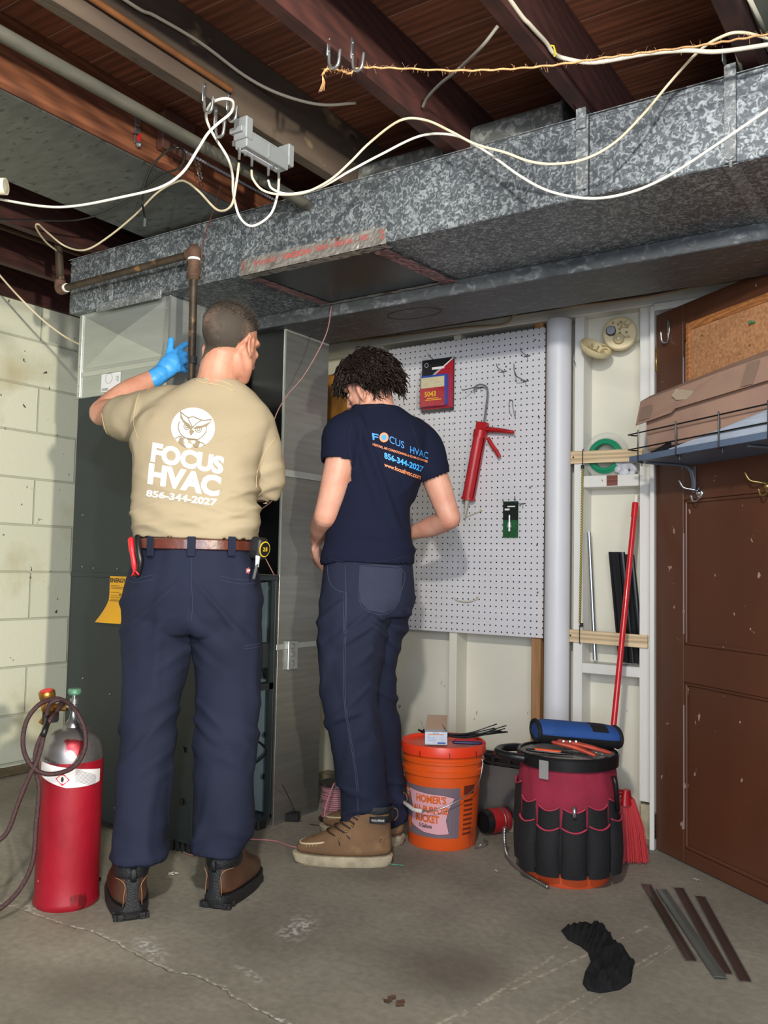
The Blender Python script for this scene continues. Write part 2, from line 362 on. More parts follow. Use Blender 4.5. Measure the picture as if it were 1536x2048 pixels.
# ================================================================ FLOOR
def floor_mat():
    m = mat('stained_concrete', '#7d7264', .75); nt = m.node_tree; N = nt.nodes; L = nt.links; b = N['Principled BSDF']
    tc = N.new('ShaderNodeTexCoord')
    def nz(sc, det, a, c, c0, c1):
        n = N.new('ShaderNodeTexNoise'); n.inputs['Scale'].default_value = sc; n.inputs['Detail'].default_value = det; L.new(tc.outputs['Object'], n.inputs['Vector'])
        r = N.new('ShaderNodeValToRGB'); r.color_ramp.elements[0].position = a; r.color_ramp.elements[1].position = c
        r.color_ramp.elements[0].color = c0; r.color_ramp.elements[1].color = c1; L.new(n.outputs['Fac'], r.inputs[0]); return n, r.outputs[0]
    _, base = nz(2.2, 9, .3, .7, hexc('#716b60'), hexc('#979083'))
    _, fine = nz(45, 6, .3, .7, (.82, .82, .82, 1), (1.1, 1.1, 1.1, 1))
    mx = N.new('ShaderNodeMix'); mx.data_type = 'RGBA'; mx.blend_type = 'MULTIPLY'; mx.inputs[0].default_value = 1
    L.new(base, mx.inputs[6]); L.new(fine, mx.inputs[7]); cur = mx.outputs[2]
    def overlay(fac, col):
        nonlocal cur
        q = N.new('ShaderNodeMix'); q.data_type = 'RGBA'; L.new(fac, q.inputs[0]); L.new(cur, q.inputs[6]); q.inputs[7].default_value = hexc(col); cur = q.outputs[2]
    def math_(op, a, c=None, v=None):
        q = N.new('ShaderNodeMath'); q.operation = op
        for i, z in enumerate((a, c)):
            if z is None: continue
            if isinstance(z, (int, float)): q.inputs[i].default_value = z
            else: L.new(z, q.inputs[i])
        return q.outputs[0]
    # warped coordinates
    wn = N.new('ShaderNodeTexNoise'); wn.inputs['Scale'].default_value = 9; wn.inputs['Detail'].default_value = 5; L.new(tc.outputs['Object'], wn.inputs['Vector'])
    sub = N.new('ShaderNodeVectorMath'); sub.operation = 'SUBTRACT'; sub.inputs[1].default_value = (.5, .5, .5); L.new(wn.outputs['Color'], sub.inputs[0])
    scl = N.new('ShaderNodeVectorMath'); scl.operation = 'SCALE'; scl.inputs['Scale'].default_value = .09; L.new(sub.outputs[0], scl.inputs[0])
    ad = N.new('ShaderNodeVectorMath'); ad.operation = 'ADD'; L.new(tc.outputs['Object'], ad.inputs[0]); L.new(scl.outputs[0], ad.inputs[1])
    def blob(cx, cy, rx, ry, ang, soft, src=None):
        mp = N.new('ShaderNodeMapping'); mp.vector_type = 'TEXTURE'; mp.inputs['Location'].default_value = (cx, cy, 0)
        mp.inputs['Rotation'].default_value = (0, 0, ang); mp.inputs['Scale'].default_value = (rx, ry, 1)
        L.new(src or ad.outputs[0], mp.inputs[0])
        ln = N.new('ShaderNodeVectorMath'); ln.operation = 'LENGTH'; L.new(mp.outputs[0], ln.inputs[0])
        mr = N.new('ShaderNodeMapRange'); mr.inputs[1].default_value = 1.0; mr.inputs[2].default_value = 1-soft; mr.inputs[3].default_value = 0; mr.inputs[4].default_value = 1
        L.new(ln.outputs['Value'], mr.inputs[0]); return mr.outputs[0]
    gr, grain = nz(60, 4, .45, .62, (0, 0, 0, 1), (1, 1, 1, 1))
    # dark damp stain and others
    for (cx, cy, rx, ry, a, s, k) in ((-1.12, 2.02, .22, .20, .2, .7, .55), (-1.75, 1.45, .28, .14, .3, .6, .30), (-2.15, 1.25, .5, .22, .2, .7, .25), (-.75, 1.6, .5, .3, .3, .8, .2)):
        overlay(math_('MULTIPLY', blob(cx, cy, rx, ry, a, s), k), '#4c4238')
    # pale worn patches
    for (cx, cy, rx, ry, a, s, k) in ((-1.60, 1.99, .055, .10, .35, .8, .9), (-1.83, 1.66, .045, .11, 1.15, .8, .9), (-2.32, 1.63, .08, .035, .3, .8, .9), (-1.52, 1.70, .02, .09, 1.25, .8, .7)):
        overlay(math_('MULTIPLY', math_('MULTIPLY', blob(cx, cy, rx, ry, a, s), grain), k), '#c9c6c2')
    # crack: thin segments (warped), chalk score lines
    def seg(x0, y0, x1, y1, wd, k, col, broken=True, src=None):
        cx, cy = (x0+x1)/2, (y0+y1)/2; ln = hypot(x1-x0, y1-y0)/2; a = atan2(y1-y0, x1-x0)
        f = blob(cx, cy, ln*1.02, wd, a, .35, src)
        mp = N.new('ShaderNodeMapping'); mp.vector_type = 'TEXTURE'; mp.inputs['Location'].default_value = (cx, cy, 0); mp.inputs['Rotation'].default_value = (0, 0, a)
        L.new(src or ad.outputs[0], mp.inputs[0]); sp = N.new('ShaderNodeSeparateXYZ'); L.new(mp.outputs[0], sp.inputs[0])
        ax_ = math_('LESS_THAN', math_('ABSOLUTE', sp.outputs['X']), ln)
        ay = N.new('ShaderNodeMapRange'); ay.inputs[1].default_value = wd; ay.inputs[2].default_value = wd*.4; ay.inputs[3].default_value = 0; ay.inputs[4].default_value = 1
        L.new(math_('ABSOLUTE', sp.outputs['Y']), ay.inputs[0])
        f = math_('MULTIPLY', ax_, ay.outputs[0])
        if broken: f = math_('MULTIPLY', f, grain)
        overlay(math_('MULTIPLY', f, k), col)
    pts = [(-2.42, 1.60), (-2.20, 1.625), (-1.94, 1.636), (-1.80, 1.60), (-1.64, 1.615), (-1.31, 1.575), (-1.05, 1.50)]
    for (a, c) in zip(pts[:-1], pts[1:]):
        seg(a[0], a[1], c[0], c[1], .007, .95, '#c6c0b6'); seg(a[0]+.004, a[1]-.006, c[0]+.004, c[1]-.006, .0022, .8, '#40372f', False)
    raw = tc.outputs['Object']
    for (x0, y0, x1, y1, wd, k) in ((-1.03, 1.72, -.80, 2.60, .0065, .8), (-.985, 1.90, -.93, 2.40, .005, .5), (-.86, 1.80, -.66, 2.75, .006, .75), (-.80, 1.9, -.70, 2.50, .004, .5), (-1.012, 1.65, -.94, 2.25, .006, .6)):
        seg(x0, y0, x1, y1, wd, k, '#b3a998', True, raw)
    L.new(cur, b.inputs['Base Color'])
    bp = N.new('ShaderNodeBump'); bp.inputs['Strength'].default_value = .25; bp.inputs['Distance'].default_value = .004
    L.new(gr.outputs['Fac'], bp.inputs['Height']); L.new(bp.outputs[0], b.inputs['Normal'])
    return m
struct('floor', MB().b2(-4.2, 2.6, -3.2, 3.9, -.12, 0), floor_mat())
# ================================================================ BLOCK WALL
def block_mat():
    m = mat('painted_concrete_block', '#c9cab4', .7); nt = m.node_tree; N = nt.nodes; L = nt.links; b = N['Principled BSDF']
    tc = N.new('ShaderNodeTexCoord'); mp = N.new('ShaderNodeMapping')
    sp = N.new('ShaderNodeSeparateXYZ'); L.new(tc.outputs['Object'], sp.inputs[0]); cb = N.new('ShaderNodeCombineXYZ')
    L.new(sp.outputs['Y'], cb.inputs[0]); L.new(sp.outputs['Z'], cb.inputs[1]); L.new(cb.outputs[0], mp.inputs[0])
    mp.inputs['Location'].default_value = (.10, -.055, 0)
    br = N.new('ShaderNodeTexBrick'); br.inputs['Scale'].default_value = 1; br.inputs['Brick Width'].default_value = .45; br.inputs['Row Height'].default_value = .226
    br.inputs['Mortar Size'].default_value = .006; br.inputs['Mortar Smooth'].default_value = .4; L.new(mp.outputs[0], br.inputs['Vector'])
    br.inputs['Color1'].default_value = hexc('#e0e0ca'); br.inputs['Color2'].default_value = hexc('#d8d9c2'); br.inputs['Mortar'].default_value = hexc('#bdbfa8')
    def nz(sc, det, a, c):
        n = N.new('ShaderNodeTexNoise'); n.inputs['Scale'].default_value = sc; n.inputs['Detail'].default_value = det; L.new(tc.outputs['Object'], n.inputs['Vector'])
        r = N.new('ShaderNodeMapRange'); r.inputs[1].default_value = a; r.inputs[2].default_value = c; L.new(n.outputs['Fac'], r.inputs[0]); return n, r.outputs[0]
    _, pits = nz(26, 4, .69, .72); _, stain = nz(2.3, 6, .58, .8); g, _ = nz(70, 5, .4, .6)
    mx = N.new('ShaderNodeMix'); mx.data_type = 'RGBA'; L.new(stain, mx.inputs[0]); L.new(br.outputs['Color'], mx.inputs[6]); mx.inputs[7].default_value = hexc('#b9ad86')
    my = N.new('ShaderNodeMix'); my.data_type = 'RGBA'; L.new(pits, my.inputs[0]); L.new(mx.outputs[2], my.inputs[6]); my.inputs[7].default_value = hexc('#4a443c')
    L.new(my.outputs[2], b.inputs['Base Color'])
    hs = N.new('ShaderNodeMath'); hs.operation = 'MULTIPLY'; hs.inputs[1].default_value = .25; L.new(g.outputs['Fac'], hs.inputs[0])
    ht = N.new('ShaderNodeMath'); ht.operation = 'SUBTRACT'; L.new(hs.outputs[0], ht.inputs[0]); L.new(br.outputs['Fac'], ht.inputs[1])
    bp = N.new('ShaderNodeBump'); bp.inputs['Strength'].default_value = .7; bp.inputs['Distance'].default_value = .006
    L.new(ht.outputs[0], bp.inputs['Height']); L.new(bp.outputs[0], b.inputs['Normal']); return m
struct('wall_left', MB().b2(-4.0, -3.8, -3.0, 3.7, 0, 2.345), block_mat())
# dirty edge at the foot of the block wall
dm = MB()
for i in range(40):
    y = 1.2+i*.055; dm.box((-3.792, y, .02), (.03, .07, .04+.02*random.random()), None, .008)
struct('trim_10', dm, mat('dirt_ledge', '#6a5c45', .95, 0, .3, 20))
# ================================================================ CEILING, JOISTS
struct('ceiling', MB().b2(-4.2, 2.6, -3.2, 3.9, 2.465, 2.50), W_DECK)
ZJ = 2.261
for i, xl in enumerate([-3.82, -3.40, -2.98, -2.60, -2.153, -1.72, -1.30, -.88, -.455, -.035, .385, .805, 1.225]):
    m_ = W_JOISTO if xl == -2.153 else (W_JOISTG if xl == -1.72 else W_JOIST)
    struct('trim_%d' % (20+i), MB().b2(xl, xl+.042, -3.0, 3.6, ZJ, 2.464, .002), m_, loc=(xl, 0, ZJ))
struct('trim_40', MB().b2(-4.2, 2.6, 3.6, 3.64, 2.13, 2.464), W_JOIST)                 # rim over the back wall
struct('trim_41', MB().b2(-4.02, -3.97, -3.0, 3.6, 2.346, 2.464), W_JOIST)
struct('trim_42', MB().b2(-4.0, -3.78, -3.0, 3.6, 2.346, 2.372), mat('grey_sill_board', '#6c6659', .9, 0, .2, 8))
# green grey panel between joists at the right
struct('trim_43', MB().b2(-.41, -.037, -1, 2.3, 2.33, 2.345), mat('grey_green_board', '#6f746a', .7, 0, .1, 4))
# ================================================================ BACK WALL
struct('wall_back', MB().b2(-4.2, -.955, 3.43, 3.56, 0, 2.13), P_CREAM)
struct('wall_rear_dark', MB().b2(-.12, 2.6, 3.43, 3.56, 0, 2.46), P_CREAM)
YS0, YS1 = 3.335, 3.43
struct('trim_1', MB().b2(-2.9, -.10, 3.315, 3.60, 2.040, 2.084, .004), P_WHITE)        # header plate
struct('trim_2', MB().b2(-2.9, -.10, 3.38, 3.60, 2.085, 2.135), P_CREAM)
k = 3
for (x0, x1, z0, z1, mm_) in [(-1.327, -1.289, 0, 2.04, P_WHITE), (-1.062, -1.012, .16, 2.04, P_WHITE), (-1.889, -1.852, 0, 2.04, P_CREAM), (-1.505, -1.465, 0, 2.04, W_PINEV), (-2.30, -2.262, 0, 2.04, P_CREAM)]:
    struct('trim_%d' % k, MB().b2(x0, x1, YS0, YS1, z0, z1, .002), mm_); k += 1
struct('trim_8', MB().b2(-1.289, -1.06, YS0-.002, YS1, .618, .657, .002), P_WHITE)      # sill of the stud bay
struct('trim_9', MB().b2(-1.289, -1.066, YS0-.002, YS1, 1.348, 1.394, .002), P_WHITE)   # blocking
struct('trim_11', MB().b2(-1.289, -1.062, 3.38, YS1, 1.93, 2.04, .002), P_CREAM)
struct('trim_12', MB().b2(-2.6, -1.01, YS0, YS1, 0, .04, .002), mat('rotten_sill', '#8d836c', .9, 0, .35, 14))
struct('trim_13', MB().b2(-1.06, -1.012, YS0-.004, YS1, .02, .15, .006), mat('scuffed_wood', '#b3a88c', .85, 0, .3, 20, spots=((16, .6, '#5f5342', (1, 1, 1), .05),)))
struct('trim_14', MB().b2(-1.011, -.994, 3.295, 3.50, 0, 2.03, .002), P_WHITE)           # door jamb
struct('trim_15', MB().b2(-1.0, -.10, 3.30, 3.50, 2.012, 2.04, .002), P_WHITE)
struct('trim_16', MB().b2(-.14, -.12, 3.30, 3.50, 0, 2.03, .002), P_WHITE)
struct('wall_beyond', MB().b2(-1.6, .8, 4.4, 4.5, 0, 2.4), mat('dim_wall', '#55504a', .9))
# raw wood block showing on the blocking
single('brown_wood_shim', MB().b2(-1.19, -1.147, 3.328, 3.333, 1.352, 1.392, .001), wood('brown_shim', '#8a5040', '#6d3b2f', axis=0), 'small brown ribbed wood shim on the white blocking under the green tubing', 'wood piece', (-1.17, 3.33, 1.35))
# plywood sheet standing by the return duct
single('plywood_sheet', MB().b2(-2.60, -2.23, 3.30, 3.33, .60, 1.93, .002), wood('honey_plywood', '#a8702a', '#9a6524', axis=2, sc=1.5), 'honey brown plywood sheet standing behind the younger man beside the metal duct', 'plywood', (-2.4, 3.31, .02))
# ================================================================ DOOR (opened wide)
dh = V((-.99, 3.31, 0)); dd = V((.804, -.594, 0)).normalized(); dn = V((-.594, -.804, 0)).normalized()
RD = Matrix((dd, -dn, V((0, 0, 1)))).transposed()
def dp(s, off, z): return dh+dd*s+dn*off+V((0, 0, z))
DW, DT = .90, .036
def dbox(mb, s0, s1, z0, z1, o0, o1, bev=.001, mi=0): return mb.box(dp((s0+s1)/2, (o0+o1)/2, (z0+z1)/2), (s1-s0, abs(o1-o0), z1-z0), RD, bev, mi)
m_ = MB()
dbox(m_, 0, DW, .005, 1.995, -DT, -.012, 0)
for (a, b_) in ((0, .153), (DW-.153, DW)): dbox(m_, a, b_, .005, 1.995, -.012, 0)
for (a, b_) in ((.005, .052), (.632, .762), (1.279, 1.42), (1.86, 1.995)): dbox(m_, .153, DW-.153, a, b_, -.012, 0)
door = struct('door_1', m_, P_DOOR, loc=dh)
door['kind'] = 'structure'
mo = MB()
for (a, b_) in ((.052, .632), (.762, 1.279), (1.42, 1.86)):     # panel mouldings
    for q in (0, 1):
        z = a+.006 if q == 0 else b_-.006
        dbox(mo, .153, DW-.153, z-.006, z+.006, -.012, -.004, .003)
        s_ = .159 if q == 0 else DW-.159
        dbox(mo, s_-.006, s_+.006, a, b_, -.012, -.004, .003)
obj('panel_moulding', mo, P_DOOR, door)
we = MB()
for (a, b_) in ((1.60, 1.80), (.80, 1.16), (.12, .55), (1.49, 1.53)): dbox(we, .1515, .1545, a, b_, -.004, .0006, .0005)  # pale strips paint the glossy highlight along the worn stile edge
obj('worn_edge_highlight', we, mat('door_edge_highlight', '#8d7f80', .25), door)
BRASS = mat('worn_brass', '#a8905a', .35, .9, .3, 40)
STEEL = mat('zinc_steel', '#b4b8ba', .3, .9, .12, 20)
DKSTEEL = mat('dark_bronze', '#3a302a', .5, .5)
for z, mm_ in ((1.823, BRASS), (.085, DKSTEEL)):
    h_ = MB()
    for j in range(5): h_.tube([dp(-.006, .006, z-.045+j*.018+.001), dp(-.006, .006, z-.045+(j+1)*.018-.001)], .0065, 10)
    h_.ball(dp(-.006, .006, z+.05), .006, n=8); dbox(h_, -.006, .002, z-.045, z+.045, -.03, .003)
    obj('hinge', h_, mm_, door, smooth=40)
# ================================================================ DUCTS
t = thing('supply_trunk_duct', 'long old galvanized rectangular supply duct running under the joists nearest the viewer', 'duct', (-.6, 2.41, 2.02))
b_ = MB(); b_.b2(-3.04, 2.2, 2.2, 2.62, 2.0175, 2.241, .003)
obj('duct_body', b_, G_OLD, t)
b_ = MB(); b_.b2(-3.04, 2.2, 2.197, 2.2005, 2.2262, 2.2275); b_.b2(-3.05, 2.2, 2.196, 2.2, 2.2405, 2.2425)
obj('standing_seam', b_, G_STRAP, t)
b_ = MB(); b_.b2(-.875, -.84, 2.196, 2.2, 2.02, 2.241, .001); b_.b2(-.839, -.8365, 2.1965, 2.2, 2.02, 2.241, mi=1)
for z in (2.12, 2.035): b_.ball((-.849, 2.195, z), .003, n=8, mi=1)
obj('joint_cleat', b_, [G_STRAP, mat('dark_gap', '#26282a', .6)], t)
obj('drive_cleat', MB().b2(-.495, -.46, 2.2, 2.62, 2.0155, 2.0175), G_STRAP, t); obj('drive_cleat', MB().b2(-2.79, -2.77, 2.197, 2.2, 2.02, 2.24), G_STRAP, t)
b_ = MB(); b_.b2(-2.86, -2.49, 2.192, 2.2, 1.998, 2.03, .002); obj('plenum_collar', b_, G_STRAP, t)
# patch panel with foil tape
b_ = MB(); b_.b2(-2.06, -1.53, 2.215, 2.60, 2.012, 2.0175, .001); obj('patch_panel', b_, mat('dark_smooth_patch', '#4c5257', .35, .5, .15, 5), t, label='smooth dark patch panel under the duct')
FOIL = mat('foil_tape', '#b9b3ad', .35, .7, .25, 30, bump=.5, bs=60, spots=((9, .62, '#8a5a58', (1, 1, 1), .05),))
def crinkle(mb, o, u, v, nu, nv, amp, n_):
    rs = []
    for j in range(nv+1):
        rs.append([V(o)+V(u)*(i/nu)+V(v)*(j/nv)+V(n_)*(random.random()*amp) for i in range(nu+1)])
    mb.rings(rs, False, False, closed=False)
b_ = MB()
crinkle(b_, (-2.10, 2.1985, 2.013), (.612, 0, 0), (0, 0, .056), 60, 6, .0022, (0, -1, 0))
crinkle(b_, (-2.10, 2.1985, 2.0125), (.612, 0, 0), (0, .035, 0), 60, 4, .0022, (0, 0, -1))
tape = obj('foil_tape', b_, FOIL, t)
b_ = MB(); crinkle(b_, (-1.56, 2.23, 2.0105), (.055, 0, 0), (.035, .39, 0), 6, 40, .004, (0, 0, -1)); obj('side_tape', b_, mat('red_grey_tape', '#8b6a6c', .4, .5, .4, 12, bump=.5, bs=50), t)
b_ = MB(); crinkle(b_, (-2.085, 2.235, 2.0105), (.045, 0, 0), (.035, .37, 0), 5, 40, .002, (0, 0, -1))
obj('side_tape', b_, mat('red_grey_tape', '#8b6a6c', .4, .5, .4, 12, bump=.5, bs=50), t)
b_ = MB(); crinkle(b_, (-2.06, 2.592, 2.0105), (.55, 0, 0), (0, .02, 0), 40, 2, .002, (0, 0, -1)); obj('rear_tape', b_, FOIL, t)
REDT = mat('faded_red_print', '#b0504c', .7)
def tprint(*a):
    b_ = MB(); put_text(b_, *a); obj('tape_print', b_, REDT, tape)
tprint('P/181B-FX -', (-2.03, 2.1955, 2.036), (1, 0, 0), (0, 0, .017), 0, .012, .115)
tprint('FASSON', (-1.90, 2.1955, 2.036), (1, 0, 0), (0, 0, .019), 0, .03, .115)
tprint('0810 - 0810A - 181', (-1.765, 2.1955, 2.038), (1, 0, 0), (0, 0, .017), 0, .012, .21)
tprint('FX', (-1.495, 2.1955, 2.03), (0, 0, 1), (-.014, 0, 0), 0, .012, .03)
tprint('181', (-2.075, 2.1955, 2.03), (0, 0, 1), (-.012, 0, 0), 0, .012, .03)
# second (return) trunk
t2 = thing('return_trunk_duct', 'old galvanized return duct hanging lower behind the supply duct against the wall', 'duct', (-.6, 2.79, 1.97))
b_ = MB(); b_.b2(-2.474, 2.2, 2.624, 2.95, 1.968, 2.241, .003); obj('duct_body', b_, galv('stained_galvanized', '#484b4e', '#7d8083', 30, .55, .25, (.52, .75), (.7, 2.4, 1)), t2)
b_ = MB(); STAMP = mat('faded_ink_stamp', '#2c2e31', .7)
ci = on(828, 627, 2, 1.968); rs = []
for rr in (1.0, .93):
    rs.append([V((ci.x+.115*rr*cos(a*pi/24), ci.y+.062*rr*sin(a*pi/24), 1.9672)) for a in range(48)])
b_.rings(rs, False, False)
obj('ink_stamp', b_, STAMP, t2)
# take-off boots in the joist bays
for (x0, x1, lab) in ((-1.675, -1.345, 'rounded grey takeoff duct in the joist bay left of centre'), (-1.255, -.955, 'rounded grey takeoff duct in the joist bay nearer the twine')):
    prof = []; hh = .118 if x0 < -1.5 else .138; rd = .045
    prof = [(0, 0), (0, hh-rd)]+[(rd-rd*cos(a*pi/12), hh-rd+rd*sin(a*pi/12)) for a in range(1, 7)]+[(.30, hh), (.30, 0)]
    b_ = MB(); b_.prism(prof, (x0, 2.30, 2.2428), (0, 1, 0), (0, 0, 1), (x1-x0, 0, 0))
    o = single('takeoff_duct', b_, G_TOP, lab, 'duct', (x0, 2.3, 2.241), 30)
    e_ = MB(); e_.prism([(a*1.0, c) for a, c in prof], (x1-.012, 2.296, 2.2428), (0, 1, 0), (0, 0, 1.02), (.01, 0, 0)); obj('edge_band', e_, G_STRAP, o, 30)
# hanger straps
def strap(x, lab, round_end):
    b_ = MB(); zb = 2.018 if round_end else 2.205
    b_.b2(x, x+.028, 2.188, 2.195, zb, ZJ+.005, .001); b_.b2(x, x+.028, 2.19, 2.23, ZJ-.002, ZJ+.001)
    b_.b2(x+.002, x+.004, 2.16, 2.2, ZJ, ZJ+.04)
    if round_end: b_.lathe([(.014, 0), (.014, .004)], (x+.014, 2.188, 2.036), 16, Matrix.Rotation(pi/2, 3, 'X')); b_.tube([(x+.014, 2.19, 2.018), (x+.014, 2.195, 2.008)], .004, 8)
    return single('duct_hanger', b_, G_STRAP, lab, 'bracket', (x, 2.19, 2.2), group=None)
strap(-.49, 'wide galvanized hanger strap with a rounded bolt end on the duct at the far right', True)
strap(-.872, 'short galvanized hanger bracket where the third joist meets the duct', False)
single('joist_pan_sheet', MB().b2(-2.61, -2.118, -2, 3.1, 2.255, 2.2605), G_PAN, 'dull grey sheet metal pan nailed under two joists at the upper left', 'sheet metal', (-2.36, 1.5, 2.255))
# plenum
t = thing('supply_plenum', 'new shiny sheet metal plenum with cross creases above the black furnace', 'duct', (-2.74, 2.44, 1.673))
y0 = 2.232
b_ = MB()
def creased(mb, x0, x1, z0, z1, y, d):
    c = V(((x0+x1)/2, y-d, (z0+z1)/2)); a = [V((x0, y, z0)), V((x1, y, z0)), V((x1, y, z1)), V((x0, y, z1))]
    mb.add(a+[c], [[0, 1, 4], [1, 2, 4], [2, 3, 4], [3, 0, 4]])
creased(b_, -2.97, -2.51, 1.79, 2.0, y0-.001, .022)
b_.b2(-3.0, -2.48, y0, 2.65, 1.775, 2.017, .001); b_.b2(-3.0, -2.48, y0, 2.65, 1.673, 1.76, .001)
obj('sheet_body', b_, G_NEW, t)
b_ = MB(); b_.b2(-3.003, -2.477, y0-.004, 2.653, 1.757, 1.777, .001); b_.b2(-3.003, -2.985, y0-.006, y0, 1.675, 2.012, .001); b_.b2(-2.497, -2.48, y0-.006, y0, 1.675, 2.012, .001)
b_.b2(-2.482, -2.477, y0-.008, y0, 1.673, 2.012)
for x in (-2.992, -2.489):
    for z in (1.69, 1.72, 1.80, 1.85, 1.91, 1.97): b_.ball((x, y0-.006, z), (.004, .003, .003), n=8)
obj('corner_seam', b_, mat('bright_seam', '#c3c6c4', .3, .8), t)
b_ = MB(); b_.b2(-2.856, -2.743, y0-.0035, y0-.002, 1.683, 1.755)
lab_ = obj('paper_label', b_, mat('label_paper', '#d6d6d6', .7), t, label='white printed paper label')
b_ = MB(); INK = mat('black_ink', '#24262a', .7)
for i in range(12):
    b_.b2(-2.85, -2.85+.03+.02*random.random(), y0-.0042, y0-.0036, 1.688+i*.0022, 1.6888+i*.0022) if i < 5 else b_.b2(-2.76-.02*random.random(), -2.75, y0-.0042, y0-.0036, 1.70+i*.0035, 1.7008+i*.0035)
b_.torus((-2.81, y0-.004, 1.735), .02, .0006, Matrix.Rotation(pi/2, 3, 'X'), 24, 4)
obj('label_print', b_, INK, lab_)
# return drop behind the furnace
t = thing('return_drop_duct', 'tall brushed metal return drop duct standing behind the furnace between the two men', 'duct', (-2.6, 2.81, 0))
b_ = MB(); b_.b2(-3.0, -2.29, 2.676, 2.96, 0.0, 1.967, .001); obj('duct_body', b_, [G_DROP], t)
b_ = MB(); b_.b2(-2.99, -2.293, 2.672, 2.676, .98, 1.965); obj('dark_front_panel', b_, BLACKG, t, label='glossy black front panel')
b_ = MB(); b_.b2(-2.293, -2.287, 2.667, 2.676, .98, 1.966); b_.b2(-2.29, -2.284, 2.664, 2.962, 1.372, 1.400, .001); b_.b2(-2.29, -2.285, 2.664, 2.962, .682, .705, .001); b_.b2(-2.30, -2.286, 2.672, 2.955, 1.960, 1.967)
b_.ball((-2.284, 2.70, 1.386), .003, n=8)
obj('joint_band', b_, G_NEW, t)
# ================================================================ FURNACE
t = thing('furnace', 'charcoal gas furnace with its front doors off behind the man in the tan shirt', 'furnace', (-2.64, 2.46, 0))
b_ = MB(); fx0, fx1, fy0, fy1 = -3.0, -2.28, y0, 2.655
b_.b2(fx0, fx1, fy0, fy0+.012, .04, .972, .002); b_.b2(fx0, fx1, fy1-.012, fy1, .04, .972, .002)
b_.b2(fx0, fx0+.012, fy0, fy1, .04, .972); b_.b2(fx0, fx1, fy0, fy1, .04, .055); b_.b2(fx0, fx1+.006, fy0-.004, fy1+.004, .955, .974, .002)
b_.b2(fx1-.012, fx1, fy0+.012, fy0+.045, .055, .955); b_.b2(fx1-.012, fx1, fy1-.035, fy1-.012, .055, .955); b_.b2(fx1-.04, fx1, fy0+.01, fy1-.01, .535, .56)
obj('furnace_cabinet', b_, BLACKM, t)
b_ = MB(); b_.b2(fx0+.02, fx1-.16, fy0+.012, fy1-.012, .06, .95); b_.b2(fx1-.16, fx1-.012, fy1-.016, fy1-.012, .06, .95); b_.b2(fx1-.16, fx1-.013, fy0+.0125, fy0+.016, .06, .95)
obj('inner_liner', b_, LBLUE, t, label='pale blue grey metal liner')
b_ = MB(); b_.b2(fx0, fx1-.2, y0, fy1, .972, 1.673, .002); obj('coil_cabinet', b_, BLACKM, t)
obj('bright_edge', MB().b2(-3.003, -2.29, y0-.002, y0+.002, .966, .969), STEEL, t); obj('bright_edge', MB().b2(-3.03, -2.485, y0-.002, y0+.002, 1.671, 1.6725), STEEL, t)
b_ = MB()
for (x, z) in ((-2.93, .995), (-2.86, .99), (-2.72, .99), (-2.90, .56), (-2.735, .515), (-2.68, .10), (-2.94, 1.2)): b_.ball((x, y0-.001, z), (.004, .003, .004), n=8)
obj('screw', b_, STEEL, t, kind='stuff')
for (xa, xb, yb) in ((-2.40, -2.29, fy0+.01), (-2.99, -2.88, fy0+.01), (-2.40, -2.285, fy1-.06)):
    b_ = MB()
    for j in range(4): b_.b2(xa+j*(xb-xa)/4, xa+(j+.7)*(xb-xa)/4, yb, yb+.05, 0.0, .042, .004)
    obj('foot', b_, mat('black_rubber', '#111315', .7), t)
PLUG = mat('black_plug', '#08090a', .35)
# black vent elbow, junction box, holes, harness
b_ = MB(); b_.tube(smooth_path([(-2.33, 2.54, .955), (-2.33, 2.54, .87), (-2.34, 2.52, .80), (-2.38, 2.47, .765), (-2.42, 2.42, .76)], 5), .048, 20); b_.torus((-2.35, 2.505, .78), .046, .004, Matrix.Rotation(.9, 3, 'X'))
obj('vent_elbow', b_, mat('dark_grey_pvc', '#4b5157', .4), t, smooth=50)
b_ = MB(); b_.box((-2.315, 2.592, .665), (.05, .07, .10), None, .004); obj('junction_box', b_, mat('box_grey', '#3b4043', .45, .4), t)
for yy, zz, rr in ((2.622, .595, .022), (2.625, .20, .013), (2.625, .36, .012)): obj('knockout_plug', MB().lathe([(rr, 0), (rr, .004)], (fx1-.155+.14, yy, zz), 18, Matrix.Rotation(pi/2, 3, 'Y')), PLUG, t, smooth=40)
for (xx, zz, rr) in ((-2.34, .765, .016), (-2.345, .68, .02), (-2.33, .36, .010), (-2.33, .18, .012)): obj('knockout_plug', MB().lathe([(rr, 0), (rr, .004)], (xx, y0-.003, zz), 18, Matrix.Rotation(pi/2, 3, 'X')), PLUG, t, smooth=40)
b_ = MB()
for i in range(26):      # fibrous insulation hanging in the blower bay
    y_ = 2.50+.05*random.random(); pts = [(-2.375+.02*random.random(), y_+.016*sin(q*1.3+i), .50-q*.042) for q in range(11)]
    b_.tube(smooth_path(pts, 3), .0032, 5)
obj('glass_fibre_strip', b_, mat('white_fibre', '#aebcc4', .9), t, smooth=True)
b_ = MB(); b_.tube(smooth_path([(-2.37, 2.33, .24), (-2.31, 2.45, .25), (-2.29, 2.56, .262), (-2.285, 2.62, .30), (-2.36, 2.645, .33)], 6), .0045, 6)
obj('black_wire', b_, mat('black_cable', '#0c0c0d', .4), t, smooth=True); b_ = MB(); b_.tube(smooth_path([(-2.33, 2.40, .13), (-2.30, 2.48, .12), (-2.285, 2.53, .09), (-2.30, 2.55, .06)], 6), .0045, 6)
b_.tube(smooth_path([(-2.30, 2.56, .68), (-2.26, 2.54, .64), (-2.27, 2.58, .60), (-2.28, 2.60, .585)], 6), .003, 6)
